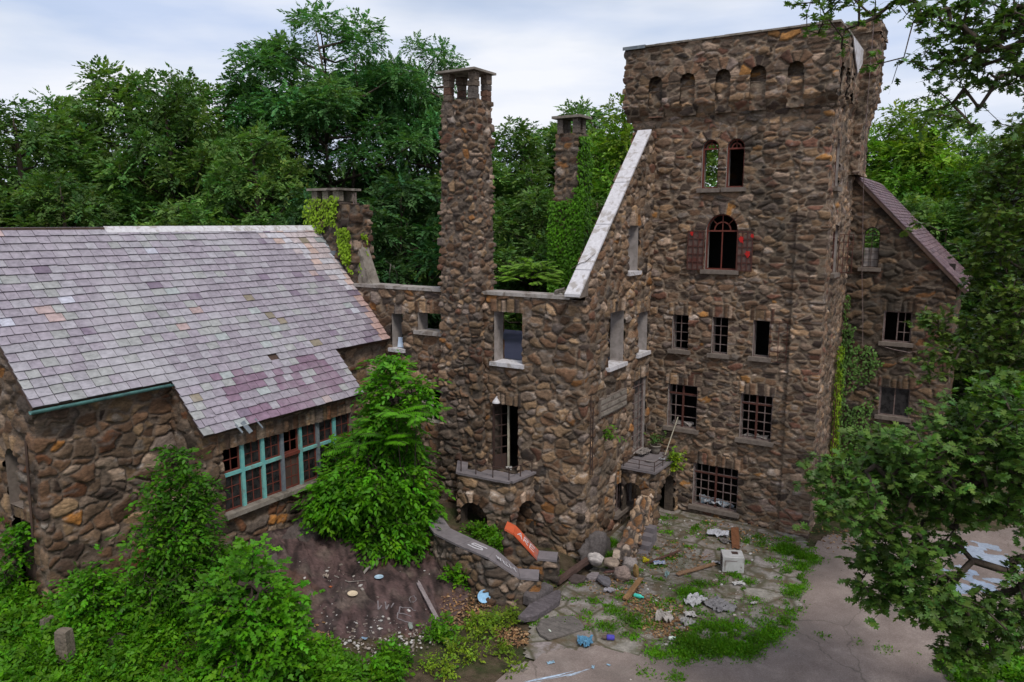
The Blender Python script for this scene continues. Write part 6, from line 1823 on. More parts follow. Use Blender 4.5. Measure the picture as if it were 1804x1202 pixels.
fronds('ailanthus', (-13.5, 16.2, 1.0), bs, ds, ls, 15, 0.26, np.array(GREEN['sap']) * 1.05, 78, 'feathery ailanthus with long pinnate fronds rising out of the thicket', 'sapling',
       [[(-13.4, 15.6, 0.9), (-13.6, 15.2, 3.0), (-14.0, 14.85, 4.5)], [(-13.4, 15.6, 0.9), (-13.1, 15.1, 3.0), (-12.9, 14.7, 4.9)], [(-13.3, 15.6, 0.9), (-12.8, 15.3, 3.2), (-12.4, 14.95, 4.9)]])
bs, ds, ls = [], [], []
for k in range(75):
    a = rg.uniform(0, 6.28); r = rg.random() ** 0.5
    bs.append((-14.2 + 0.75 * r * math.cos(a), 23.9 + 0.7 * r * math.sin(a), 7.75 + 0.8 * (1 - r * r) + rg.normal() * 0.08)); ds.append((math.cos(a + rg.normal() * .5), math.sin(a + rg.normal() * .5), rg.uniform(0.0, 0.5))); ls.append(rg.uniform(0.5, 0.85))
fronds('ailanthus', (-14.2, 23.9, 5.42), bs, ds, ls, 13, 0.34, np.array(GREEN['bright']) * 1.15, 79, 'light green ailanthus growing on the open deck of the roofless wing', 'sapling', [[(-14.2, 23.9, 5.42), (-14.2, 23.85, 6.6), (-14.15, 23.9, 7.6)], [(-14.3, 24.0, 5.42), (-14.5, 24.0, 6.6), (-14.8, 23.9, 7.4)]])

# ivy on faces: (origin, along, up, outward, width, height)
def ivy(name, root, faces, n, leaf, colr, seed, label, dens=0.5, freq=1.6, fray=None, cat='ivy'):
    rg = np.random.default_rng(seed)
    LV = Leaves()
    for (o, a, u, nn, wd, hh, nf) in faces:
        o, a, u, nn = (np.array(v, float) for v in (o, a, u, nn))
        s, t = rg.random(int(n * nf)) * wd, rg.random(int(n * nf)) * hh
        P = o + a * s[:, None] + u * t[:, None] + nn * (0.04 + 0.16 * rg.random((len(s), 1)) ** 1.5)
        ed = np.minimum(np.minimum(s, wd - s) / 0.30, np.minimum(t + 0.2, hh - t) / 0.45)
        k = fbm(P, freq, seed, 3) - (1 - dens) - 0.35 * np.clip(1 - ed, 0, 1)
        if fray is not None: k = k + fray(P)
        P = P[k > 0]
        m = len(P)
        d = unit(-u * 0.8 + a * rg.normal(size=(m, 1)) * 0.7 + nn * rg.uniform(0, 0.5, (m, 1)))
        no = unit(nn + u * 0.5 + rg.normal(size=(m, 3)) * 0.35)
        c = np.array(colr) * (0.75 + 0.55 * fbm(P, 2.2, seed + 5, 3))[:, None] * rg.uniform(0.75, 1.25, (m, 1))
        LV.add(P, d, no, leaf * rg.uniform(0.6, 1.2, m), 'ivy', c)
    r_ = thing(name, root, label, cat)
    LV.build('foliage', M['leaf'], r_)
X_, Y_, Z_ = (1, 0, 0), (0, 1, 0), (0, 0, 1)
ivy('ivy', (-20.2, 19.3, 9.3), [((-21.1, 19.38, 9.6), X_, Z_, (0, -1, 0), 1.75, 1.35, 1.0), ((-19.45, 19.42, 8.2), X_, Z_, (0, -1, 0), 0.72, 1.7, 1.0), ((-18.7, 19.45, 8.0), Y_, Z_, X_, 0.7, 2.0, 0.8)], 900, 0.11, np.array(GREEN['ivy']) * 1.15, 61,
    'yellow green ivy on the small chimney at the hall end', 0.62, 1.3, lambda P: np.where((P[:, 0] > -20.1) & (P[:, 0] < -19.5) & (P[:, 2] < 9.9), -0.5, 0.05))
ivy('ivy', (-14.7, 27.4, 2), [((-15.45, 27.48, 5.4), X_, Z_, (0, -1, 0), 1.6, 6.0, 1.5), ((-14.2, 27.35, 5.4), Y_, Z_, X_, 1.2, 8.2, 1.4)], 2600, 0.13, np.array(GREEN['weed']) * 1.0, 63,
    'dark green ivy cloaking the lower part of the rear chimney', 0.85, 1.2, lambda P: np.where((P[:, 2] > 10.9) & (P[:, 0] < -14.3), -0.4, 0.12))
ivy('ivy', (-4.0, 29.3, 0), [((-4.25, 29.46, -0.2), X_, Z_, (0, -1, 0), 1.9, 7.0, 1.0), ((-4.18, 28.7, 1.5), Y_, Z_, X_, 0.7, 6.2, 0.5)], 3000, 0.11, np.array(GREEN['oak']) * 1.0, 65,
    'dark ivy creeping over the gabled wing beside the tower', 0.60, 0.8, lambda P: 0.22 - 0.32 * np.clip(P[:, 0] + 4.2, 0, 2) - 0.10 * np.clip(P[:, 2] - 4.5, 0, 4))
ivy('ivy', (-4.1, 28.5, 1), [((-4.17, 27.6, 1.4), Y_, Z_, X_, 1.5, 4.4, 1.0)], 1400, 0.12, np.array(GREEN['ivy']) * 0.9, 67,
    'strip of vivid yellow green ivy on the tower side', 0.55, 1.0, lambda P: 0.25 - 0.30 * np.abs(P[:, 1] - 28.4))

# ------------------------------------------------------------------ grass and weeds
rg = np.random.default_rng(91)
LV = Leaves()
for (x, y, r, h, dn) in GRASS:
    n = int(1500 * r * r * dn / 0.2) + 60
    a, q_ = rg.uniform(0, 6.28, n), np.sqrt(rg.random(n)) * r * (1 + 0.25 * rg.normal(size=n))
    px, py = x + q_ * np.cos(a), y + q_ * np.sin(a)
    P = np.stack([px, py, ground_z(px, py) - 0.01], 1)
    keep = fbm(P, 2.6, 19, 4) > 0.37
    P = P[keep]; n = len(P); f = np.clip(1 - q_[keep] / r * 0.6, 0.3, 1)
    c = np.array(GREEN['weed']) * (0.65 + 0.8 * fbm(P, 1.7, 23, 3))[:, None] * rg.uniform(0.7, 1.3, (n, 1)) * np.stack([rg.uniform(0.8, 1.35, n), np.ones(n), np.ones(n)], 1)
    d = unit(np.stack([rg.normal(size=n) * 0.6, rg.normal(size=n) * 0.6, np.ones(n)], 1))
    LV.add(P, d, rand_dir(n, rg), h * 0.62 * f * rg.uniform(0.5, 1.15, n), 'narrow' if False else 'blade', c)
    # broad weed leaves among the blades
    k = n // 3
    if k:
        P2 = P[:k] + np.stack([np.zeros(k), np.zeros(k), h * 0.3 * rg.random(k)], 1)
        LV.add(P2, rand_dir(k, rg, 0.3), np.array([0, 0, 1.0]) + rg.normal(size=(k, 3)) * 0.4, rg.uniform(0.04, 0.09, k), 'rhomb', c[:k] * 1.05)
gr = LV.build('grass', M['grass'])
tag(gr, 'bright grass and weeds growing along the patio edge and joints', 'grass', None, 'stuff')

def weed_patch(name, pts, seed, label, kind=None, cat='weeds', dens=1.0, colr=GREEN['weed'], leaf=(0.06, 0.13)):
    rg = np.random.default_rng(seed)
    LV = Leaves()
    for (x, y, r, h, dn) in pts:
        n = int(70 * r * r * dn * dens / 0.25) + 8
        a, q_ = rg.uniform(0, 6.28, n), np.sqrt(rg.random(n)) * r
        px, py = x + q_ * np.cos(a), y + q_ * np.sin(a)
        zb = np.array([surf_z(u_, v_) for u_, v_ in zip(px, py)])
        hh = h * (1 - 0.5 * (q_ / r) ** 2) * rg.uniform(0.5, 1.1, n)
        for lv in range(3):
            t = (lv + 0.6) / 3
            base = np.stack([px + rg.normal(size=n) * 0.04, py + rg.normal(size=n) * 0.04, zb + hh * t], 1)
            dr = rand_dir(n, rg, 0.25)
            cc = np.array(colr) * (0.7 + 0.7 * fbm(base, 1.1, seed, 3))[:, None]
            sprays(LV, base, dr, rg.uniform(0.12, 0.28, n), 5, rg.uniform(*leaf, n), 'ovate', cc, rg, 0.2)
    o = LV.build(name, M['leaf'])
    return tag(o, label, cat, None, kind)
weed_patch('weeds', WEEDS, 93, 'patchy green weeds around the bedrock and the stair walls', 'stuff', dens=1.25)
weed_patch('weeds', WEEDS_DRY, 94, 'yellow green weeds on the gravel between bedrock and concrete', 'stuff', dens=0.9, colr=(0.135, 0.215, 0.012), leaf=(0.04, 0.10))
carpet = []
rg = np.random.default_rng(17)
for k in range(210):
    x, y = rg.uniform(-18.5, -9.8), rg.uniform(4.5, 11.6)
    if x > -12.6 and y > 9.2 + (-11.2 - x) * 0.6: continue
    if x > -11.2 and rg.random() < 0.55: continue
    if y > 8.2 and x < -16.9: continue
    carpet.append((x, y, rg.uniform(0.3, 0.55), rg.uniform(0.25, 0.75), rg.uniform(0.7, 1.1)))
weed_patch('ground_cover', carpet, 95, 'thick bright green ground cover below the hall at lower left', 'stuff', 'ground cover', 1.35)

# ------------------------------------------------------------------ things lying about
def place(root, x, y, z=None, rz=0.0, lift=0.0):
    root.location = (x, y, (surf_z(x, y) if z is None else z) + lift)
    root.rotation_euler = (0, 0, rz)
    return root

def crumple(name, x, y, sx, sy, hgt, col, seed, label, cat, rz=0.0, z=None, n=14, group=None, marks=None, lift=0.02):
    rg = np.random.default_rng(seed)
    u = np.linspace(-1, 1, n)
    X, Y = np.meshgrid(u, u)
    P = np.stack([X.ravel(), Y.ravel(), np.full(n * n, seed * 1.7)], 1)
    w_ = 1 + (fbm(P, 1.4, seed, 3)[:, None] - 0.5) * np.array([[0.9, 0.7, 0]])
    rid = np.abs(fbm(P, 2.2, seed + 4, 4) - 0.5) * 2
    zz = (0.5 - rid) * hgt * 1.6 + (fbm(P, 1.0, seed + 8, 2) - 0.4) * hgt
    sx, sy, hgt = sx * 0.8, sy * 0.8, hgt * 0.8
    V = np.stack([P[:, 0] * sx / 2 * w_[:, 0], P[:, 1] * sy / 2 * w_[:, 1], zz - zz.min()], 1)
    c = np.tile(np.array(col, float) * 0.68, (n * n, 1)) * (0.45 + 0.95 * fbm(P, 1.8, seed + 2, 4))[:, None]
    if marks is not None:
        m = fbm(P * np.array([1, 3.0, 1]), 2.6, seed + 12, 2) > 0.56
        c[m] = np.array(marks)
    idx = np.arange(n * n).reshape(n, n)
    q = np.stack([idx[:-1, :-1], idx[:-1, 1:], idx[1:, 1:], idx[1:, :-1]], -1).reshape(-1, 4)
    q = q[rg.random(len(q)) > 0.04]
    me = fast_mesh(name, V, q.ravel(), np.arange(len(q)) * 4, np.full(len(q), 4), [M['attr']], col=c)
    o = bpy.data.objects.new(name, me); COL.objects.link(o)
    tag(o, label, cat, group)
    return place(o, x, y, z, rz, lift)

def plank(name, a, b, w_, t, col, label, seed, za=0.03, zb=0.03, cat='plank', broken=True):
    """a weathered board with ragged ends"""
    rg = np.random.default_rng(seed)
    A = Vector((a[0], a[1], surf_z(*a) + za)); B = Vector((b[0], b[1], surf_z(*b) + zb))
    d = (B - A); L = d.length; d.normalize()
    sx = d.cross(Vector((0, 0, 1))).normalized(); up = sx.cross(d)
    ns = 10
    V, c = [], []
    for i in range(ns + 1):
        f = i / ns
        for k, (u, v) in enumerate(((-1, 0), (-0.4, 0), (0.4, 0), (1, 0), (1, 1), (0.4, 1), (-0.4, 1), (-1, 1))):
            ex = (rg.uniform(-0.09, 0.03) if (broken and i in (0, ns)) else 0) * (1 if i else -1)
            p = A + d * (L * f + ex) + sx * (u * w_ / 2 * rg.uniform(0.96, 1.04)) + up * (v * t + rg.normal() * 0.002)
            V.append(p - A); c.append(np.array(col) * rg.uniform(0.75, 1.2))
    F = []
    for i in range(ns):
        for k in range(8): F.append((i * 8 + k, i * 8 + (k + 1) % 8, (i + 1) * 8 + (k + 1) % 8, (i + 1) * 8 + k))
    F.append(tuple(range(7, -1, -1))); F.append(tuple(ns * 8 + k for k in range(8)))
    loops, st, tt = [], [], []
    for f in F: st.append(len(loops)); tt.append(len(f)); loops += f
    me = fast_mesh(name, np.array(V), loops, st, tt, [M['board']], col=np.array(c))
    o = bpy.data.objects.new(name, me); COL.objects.link(o)
    o.location = A
    return tag(o, label, cat)

def slab_stone(name, x, y, sx, sy, t, rz, col, label, seed, lift=0.0, cat='stone slab', tilt=0.0, z=None):
    rg = np.random.default_rng(seed)
    n = 9
    ang = np.sort(rg.uniform(0, 6.28, n)) if False else np.linspace(0, 6.28, n, endpoint=False) + rg.normal(size=n) * 0.15
    sq = lambda a: 1 / max(abs(math.cos(a)), abs(math.sin(a))) ** 0.8
    poly = [(sx / 2 * math.cos(a) * sq(a) * rg.uniform(0.85, 1.08), sy / 2 * math.sin(a) * sq(a) * rg.uniform(0.85, 1.08)) for a in ang]
    mb = MB()
    mb.cur = col
    V = [(px, py, z_ + tilt * px) for z_ in (0,) for px, py in poly] + [(px * 0.99, py * 0.99, t * 0.8 + tilt * px) for px, py in poly] + [(px * 0.9, py * 0.9, t + tilt * px + rg.normal() * 0.006) for px, py in poly]
    F = [tuple(range(n - 1, -1, -1)), tuple(range(2 * n, 3 * n))]
    for r in (0, 1): F += [(r * n + i, r * n + (i + 1) % n, (r + 1) * n + (i + 1) % n, (r + 1) * n + i) for i in range(n)]
    mb.add(V, F)
    o = mb.build(name, M['rockmat'], cols=True)
    tag(o, label, cat)
    return place(o, x, y, z, rz, lift)

# the dumped appliance
r = thing('air_conditioner', (0, 0, 0), 'dirty white box shaped air conditioner dumped on the patio', 'air conditioner')
mb = MB(); mb.obox((0, 0, 0.235), (0.30, 0, 0), (0, 0.26, 0), (0, 0, 0.235), 0.05)
mb.build('casing', mat('yellowed_enamel', (0.46, 0.45, 0.44), (0.33, 0.32, 0.31), 0.5, 4, 0.1, c3=(0.26, 0.24, 0.22)), r)
mb = MB(); mb.box(-0.02, 0.16, -0.04, 0.14, 0.471, 0.476); mb.build('recess', M['iron'], r)
mb = MB()
for k in range(9): mb.box(-0.306, -0.30, -0.2, 0.2, 0.07 + 0.04 * k, 0.085 + 0.04 * k)
mb.build('vent', M['iron'], r)
for (x0, x1, z0, z1) in ((-0.24, -0.225, 0.05, 0.36), (-0.225, 0.1, 0.345, 0.36), (0.2, 0.23, 0.15, 0.2)):
    mb = MB(); mb.box(x0, x1, -0.266, -0.26, z0, z1); mb.build('seam', M['palebar'], r)
place(r, -5.5, 20.75, None, math.radians(24))

plank('wooden_plank', (-6.72, 19.48), (-5.98, 20.72), 0.14, 0.035, (0.22, 0.13, 0.075), 'pale broken board with a split end near the air conditioner', 1, 0.05, 0.05)
plank('wooden_plank', (-7.36, 17.30), (-7.48, 18.75), 0.15, 0.03, (0.24, 0.135, 0.06), 'orange brown board lying end on next to the teal bottle', 2, 0.05, 0.10)
plank('wooden_plank', (-12.0, 14.36), (-10.75, 13.62), 0.10, 0.045, (0.24, 0.20, 0.20), 'long grey pink batten lying across the bedrock', 3, 0.06, 0.16)
plank('wooden_beam', (-9.36, 17.20), (-9.20, 19.2), 0.17, 0.12, (0.085, 0.05, 0.04), 'dark brown beam propped on the heap of stones', 4, 0.03, 0.30)
plank('wooden_plank', (-6.20, 23.5), (-5.76, 22.1), 0.24, 0.03, (0.16, 0.065, 0.028), 'rust red board leaning below the ground floor window', 5, 0.12, 0.02)
plank('wooden_plank', (-7.75, 19.7), (-7.1, 20.9), 0.07, 0.03, (0.10, 0.05, 0.035), 'thin dark red lath by the yellow wrapper', 6, 0.03, 0.14)
plank('wooden_plank', (-8.6, 18.62), (-7.95, 18.9), 0.10, 0.03, (0.12, 0.06, 0.05), 'short reddish board wedged among the heaped stones', 7, 0.14, 0.16)
plank('wooden_beam', (-18.7, 23.2), (-17.2, 23.0), 0.16, 0.14, (0.5, 0.47, 0.44), 'white painted beam seen through the upper left window', 8, 5.62 - gz(-18.7, 23.2), 6.35 - gz(-17.2, 23.0))

boulder('boulder', (-15.55, 13.9, 1.28), (0.42, 1.15, 0.62), 21, 'largest dark boulder against the wall below the turquoise windows', rot=0.05, col=(0.085, 0.066, 0.06))
boulder('boulder', (-15.3, 12.3, 1.0), (0.5, 0.8, 0.34), 22, 'flat dark boulder at the left end of the bedrock', rot=0.3, col=(0.085, 0.066, 0.06))
boulder('boulder', (-9.35, 19.75, -0.05), (0.42, 0.95, 0.75), 23, 'big slanting grey boulder forming the foot of the wing corner', rot=-0.08, col=(0.10, 0.085, 0.08))
boulder('boulder', (-8.12, 19.3, 0.05), (0.26, 0.26, 0.40), 24, 'pale rounded boulder at the foot of the cobbled porch parapet', rot=0.4, col=(0.26, 0.22, 0.20))
boulder('boulder', (-7.98, 18.62, 0.12), (0.24, 0.26, 0.24), 25, 'pink grey rounded stone right of the heap', rot=0.9, col=(0.26, 0.19, 0.16))
boulder('boulder', (-7.72, 18.95, 0.12), (0.11, 0.12, 0.24), 26, 'upright tan stone beside the pink rounded one', rot=0.2, col=(0.26, 0.16, 0.06))
boulder('stone_block', (-9.0, 18.95, 0.18), (0.34, 0.26, 0.20), 27, 'white broken block on top of the heap of stones', rot=0.5, col=(0.46, 0.41, 0.38), n=18, rough=0.15)
boulder('stone_block', (-8.55, 19.05, 0.14), (0.34, 0.24, 0.17), 28, 'beige broken block second on the heap of stones', rot=-0.2, col=(0.33, 0.25, 0.19), n=18, rough=0.15)
slab_stone('stone_slab', -8.72, 18.15, 0.34, 0.44, 0.10, 0.3, (0.26, 0.22, 0.22), 'small pale slab at the front of the heap', 31, 0.05, tilt=0.1)
slab_stone('stone_slab', -8.28, 18.0, 0.42, 0.52, 0.08, 0.6, (0.13, 0.12, 0.13), 'blue grey slate slab leaning on the heap', 32, 0.08, tilt=-0.25)
slab_stone('stone_slab', -9.0, 17.75, 0.5, 0.5, 0.07, 0.2, (0.075, 0.055, 0.05), 'dark brown slab under the propped beam', 33, 0.03, tilt=0.12)
slab_stone('stone_step', -9.0, 15.75, 0.46, 1.75, 0.16, -0.12, (0.095, 0.08, 0.085), 'long dark bottom step below the stair walls', 34, 0.02, 'step')
slab_stone('stone_step', -9.35, 16.15, 0.40, 1.0, 0.30, -0.12, (0.10, 0.085, 0.085), 'second worn step between the stair walls', 35, 0.02, 'step')
slab_stone('stone_slab', -8.2, 15.25, 0.95, 1.3, 0.05, -0.5, (0.12, 0.105, 0.095), 'flat grey flagstone lying loose before the bottom step', 36, 0.02)
slab_stone('stone_slab', -11.15, 13.05, 0.12, 0.30, 0.03, 0.9, (0.20, 0.22, 0.20), 'small greenish slate shard near the chalk letters', 37, 0.05)
slab_stone('stone_post', -15.2, 7.05, 0.30, 0.30, 0.85, 0.4, (0.15, 0.12, 0.09), 'square grey stone post among the ground cover at lower left', 38, 0.0, 'post')
slab_stone('stone_post', -16.4, 7.3, 0.24, 0.28, 0.55, 0.1, (0.17, 0.14, 0.11), 'mossy leaning stone beside the hall corner in the ground cover', 39, 0.0, 'post', tilt=0.2)
boulder('tree_stump', (-14.9, 7.9, 1.1), (0.26, 0.26, 0.40), 40, 'dark round stump among the ground cover at lower left', 'stump', col=(0.045, 0.035, 0.028), rough=0.2)
slab_stone('brick', -5.95, 21.6, 0.22, 0.14, 0.08, 0.5, (0.20, 0.05, 0.03), 'red brown brick behind the air conditioner', 41, 0.0, 'brick')

def dish(x, y, r, col, label, tilt=0.0, lift=0.03, rz=0.0, cat='plate'):
    mb = MB(); mb.cur = col
    mb.lathe((0, 0, 0), [(r * 0.55, 0.0), (r * 0.62, 0.004), (r * 0.9, 0.018), (r, 0.026), (r * 0.97, 0.03), (r * 0.6, 0.012), (0.01, 0.010)], 20, (math.sin(tilt), 0, math.cos(tilt)))
    o = mb.build('plate', M['attr'], cols=True)
    tag(o, label, cat)
    return place(o, x, y, None, rz, lift)
dish(-10.42, 15.16, 0.17, (0.26, 0.46, 0.66), 'light blue plate standing on edge against the stair wall', 1.15, 0.17, -0.9)
dish(-12.84, 13.8, 0.12, (0.33, 0.45, 0.55), 'small blue grey plate on the bedrock')
dish(-12.81, 12.79, 0.13, (0.56, 0.45, 0.32), 'cream coloured plate on the bedrock', 0.1)
dish(-14.1, 14.4, 0.10, (0.48, 0.33, 0.27), 'pinkish saucer below the sapling thicket')
crumple('cup', -13.9, 12.95, 0.16, 0.14, 0.10, (0.58, 0.48, 0.40), 51, 'crushed cream paper cup at the left of the bedrock', 'cup')
crumple('orange_scrap', -13.55, 12.75, 0.10, 0.09, 0.04, (0.55, 0.16, 0.06), 52, 'small orange scrap beside the crushed cream cup', 'scrap')

def bottle(x, y, L, r, col, capcol, label, rz, cat='bottle'):
    ro = thing('bottle', (0, 0, 0), label, cat)
    mb = MB(); mb.cur = col; mb.lathe((0, 0, r), [(r * 0.7, 0), (r, 0.02), (r, L * 0.62), (r * 0.85, L * 0.72), (r * 0.4, L * 0.86), (r * 0.38, L * 0.92)], 12, (1, 0, 0)); mb.build('body', M['attr'], ro, True, True)
    mb = MB(); mb.cur = capcol; mb.lathe((0, 0, r), [(r * 0.48, L * 0.92), (r * 0.48, L)], 12, (1, 0, 0)); mb.build('cap', M['attr'], ro, False, True)
    return place(ro, x, y, None, rz, 0.02)
bottle(-7.25, 17.68, 0.27, 0.055, (0.06, 0.50, 0.40), (0.08, 0.55, 0.45), 'teal plastic bottle lying in the patio weeds', 0.05)
bottle(-9.55, 16.6, 0.24, 0.05, (0.62, 0.62, 0.60), (0.10, 0.5, 0.45), 'white bottle with teal cap beside the bottom step', 0.5)
bottle(-8.35, 14.95, 0.18, 0.035, (0.50, 0.55, 0.46), (0.5, 0.5, 0.5), 'pale green bottle near the loose flagstone', -0.6)
bottle(-5.66, 16.03, 0.18, 0.045, (0.56, 0.60, 0.55), (0.10, 0.42, 0.32), 'white green cup shaped bottle in the brown weeds', 0.8)
r = thing('drink_can', (0, 0, 0), 'dented purple blue can on the pale concrete', 'can')
mb = MB(); mb.cur = (0.06, 0.05, 0.32); mb.lathe((0, 0, 0.05), [(0.05, 0), (0.066, 0.02), (0.066, 0.17), (0.05, 0.19)], 14, (1, 0.2, 0)); mb.build('body', M['attr'], r, True, True)
mb = MB(); mb.cur = (0.10, 0.07, 0.06); mb.lathe((0, 0, 0.05), [(0.045, -0.10), (0.06, -0.005)], 10, (1, 0.2, 0)); mb.build('neck', M['attr'], r, False, True)
place(r, -6.95, 15.3, None, 0.3, 0.02)
crumple('cloth', -7.30, 14.85, 0.46, 0.42, 0.16, (0.12, 0.32, 0.50), 53, 'bunched light blue cloth on the pale concrete', 'cloth', 0.4, n=20)
crumple('wrapper', -7.79, 19.84, 0.24, 0.18, 0.14, (0.72, 0.60, 0.02), 54, 'bright yellow wrapper by the cobbled porch parapet', 'wrapper', 0.2)
crumple('plastic_bag', -7.42, 19.95, 0.42, 0.28, 0.07, (0.60, 0.63, 0.70), 55, 'white bag printed with dark blue marks', 'bag', 0.5, marks=(0.10, 0.16, 0.34), n=22)
crumple('paper', -6.55, 22.85, 0.85, 0.55, 0.14, (0.56, 0.56, 0.60), 56, 'heap of white papers under the ground floor window', 'paper', 0.2, n=24)
crumple('paper', -6.2, 22.5, 0.35, 0.45, 0.08, (0.16, 0.14, 0.13), 57, 'dark crumpled sheet in front of the heap of papers', 'paper', 0.9)
crumple('paper', -5.98, 20.85, 0.34, 0.22, 0.06, (0.60, 0.57, 0.57), 58, 'white sheet at the end of the pale broken board', 'paper', 0.2)
crumple('paper', -5.05, 19.85, 0.40, 0.22, 0.06, (0.62, 0.60, 0.58), 59, 'white folded sheet in front of the air conditioner', 'paper', 0.7)
crumple('plastic_sheet', -5.75, 18.2, 0.45, 0.75, 0.16, (0.55, 0.54, 0.55), 60, 'crumpled white plastic sheet in the middle of the patio', 'sheet', -0.4, n=24)
crumple('plastic_sheet', -5.15, 18.3, 0.85, 0.75, 0.09, (0.26, 0.245, 0.25), 61, 'grey translucent looking sheet spread beside the white one', 'sheet', -0.5, n=26)
crumple('paper', -5.6, 17.42, 0.36, 0.30, 0.10, (0.64, 0.60, 0.58), 62, 'bright white paper just below the plastic sheets', 'paper', 0.6)
crumple('plastic_bag', -6.1, 16.85, 0.50, 0.42, 0.16, (0.50, 0.45, 0.41), 63, 'dirty beige bag in the brown weeds', 'bag', 0.2, n=20)
crumple('plastic_bag', -5.55, 17.0, 0.40, 0.36, 0.12, (0.44, 0.42, 0.40), 64, 'ribbed grey bag at the edge of the thick grass', 'bag', 1.0, n=20)
crumple('wrapper', -6.95, 19.35, 0.16, 0.30, 0.10, (0.42, 0.60, 0.58), 65, 'pale turquoise wrapper at the left end of the broken board', 'wrapper', 0.3)
crumple('paper', -7.95, 17.6, 0.36, 0.24, 0.08, (0.40, 0.37, 0.40), 66, 'lilac grey paper left of the orange brown board', 'paper', 0.2)
crumple('paper', -4.4, 18.9, 0.20, 0.14, 0.05, (0.52, 0.50, 0.48), 67, 'torn scrap near the right edge of the patio', 'paper', 1.2)
crumple('concrete_scrap', -4.7, 16.75, 0.55, 0.40, 0.07, (0.24, 0.23, 0.17), 68, 'pale mossy sheet lying inside the thick grass', 'scrap', 0.5)
for k, (x, y, s) in enumerate(((-7.62, 13.75, 0.22), (-6.72, 14.1, 0.14), (-6.45, 14.35, 0.12))):
    crumple('blue_scrap', x, y, s, s * 0.55, 0.02, (0.34, 0.52, 0.66), 70 + k, ('light blue torn scrap farthest from the blue cloth on the concrete', 'small light blue scrap in front of the blue cloth', 'smallest light blue scrap right of the blue cloth')[k], 'scrap', 0.9 + k)
crumple('blue_scrap', -11.6, 11.9, 0.20, 0.10, 0.02, (0.30, 0.45, 0.62), 74, 'pale blue scrap on the gravel below the bedrock', 'scrap', 0.2)

# driftwood stick on the rock
r = thing('stick', (-13.4, 14.3, 0.8), 'pale crooked stick lying on the bedrock', 'stick')
mb = MB()
pts = [(-13.28, 13.68), (-13.38, 13.95), (-13.36, 14.2), (-13.5, 14.5), (-13.62, 14.75), (-13.85, 15.15)]
mb.tube([(x, y, surf_z(x, y) + 0.05) for x, y in pts], [0.035, 0.04, 0.035, 0.03, 0.028, 0.015], 7)
mb.tube([(-13.5, 14.5, surf_z(-13.5, 14.5) + 0.05), (-13.3, 14.75, surf_z(-13.3, 14.75) + 0.08)], [0.02, 0.008], 5)
mb.build('branch', M['palebark'], r, True)
r = thing('stick', (-13.3, 13.2, 0.7), 'thin dark twig near the small blue grey plate', 'stick')
mb = MB(); mb.tube([(-13.75, 13.1, surf_z(-13.75, 13.1) + 0.04), (-13.3, 13.15, surf_z(-13.3, 13.15) + 0.04), (-12.9, 13.35, surf_z(-12.9, 13.35) + 0.04)], [0.016, 0.014, 0.006], 5); mb.build('branch', M['palebark'], r)

# porch furniture
r = thing('plant_pot', (0, 0, 0), 'pale round plant pot standing on the porch deck', 'plant pot')
mb = MB(); mb.lathe((0, 0, 0), [(0.13, 0), (0.17, 0.16), (0.185, 0.27), (0.20, 0.275), (0.20, 0.31), (0.175, 0.31), (0.16, 0.27)], 18); mb.build('body', M['coping_dark'], r, True)
mb = MB(); mb.lathe((0, 0, 0.25), [(0.165, 0), (0.165, 0.03)], 16); mb.build('soil', M['bark'], r)
place(r, -9.22, 24.08, 2.0)
r = thing('broom_handle', (-8.9, 24.1, 2.0), 'pale broom handle leaning on the tower window over the porch', 'broom')
mb = MB(); mb.tube([(-8.84, 23.98, 2.005), (-8.55, 24.36, 3.35)], 0.018, 7); mb.build('handle', M['whitewood'], r)
slab_stone('wooden_board', -8.75, 24.1, 0.42, 0.26, 0.05, 0.1, (0.16, 0.13, 0.11), 'small grey board on the porch deck beside the broom handle', 42, 0.0, 'board', 0.0, 2.0)
crumple('rubble', -9.5, 23.7, 0.40, 0.9, 0.16, (0.30, 0.26, 0.24), 81, 'heap of pale rubble along the wall on the porch deck', 'rubble', 0.0, 2.0, 22)
crumple('paper', -8.75, 23.45, 0.25, 0.18, 0.05, (0.50, 0.52, 0.55), 82, 'blue white paper scrap on the porch deck', 'paper', 0.3, 2.0)
crumple('wrapper', -9.05, 23.0, 0.30, 0.12, 0.04, (0.42, 0.38, 0.36), 83, 'pale wrapper lying mid deck on the porch', 'wrapper', 0.2, 2.0)
# rubbish behind bars
crumple('rubbish', -7.2, 24.62, 1.40, 0.34, 0.26, (0.52, 0.52, 0.55), 84, 'white rubbish piled on the ledge of the ground floor window', 'rubbish', 0.0, 0.29, 26, None, (0.28, 0.36, 0.42), 0.01)
crumple('rubbish', -8.5, 24.62, 0.90, 0.30, 0.14, (0.40, 0.35, 0.32), 85, 'pale rubble on the window ledge above the porch', 'rubbish', 0.0, 2.975, 18, None, None, 0.01)
crumple('rubbish', -5.93, 24.62, 0.92, 0.30, 0.12, (0.32, 0.28, 0.25), 86, 'grey rubble on the ledge of the wide barred window', 'rubbish', 0.0, 2.935, 18, None, None, 0.01)
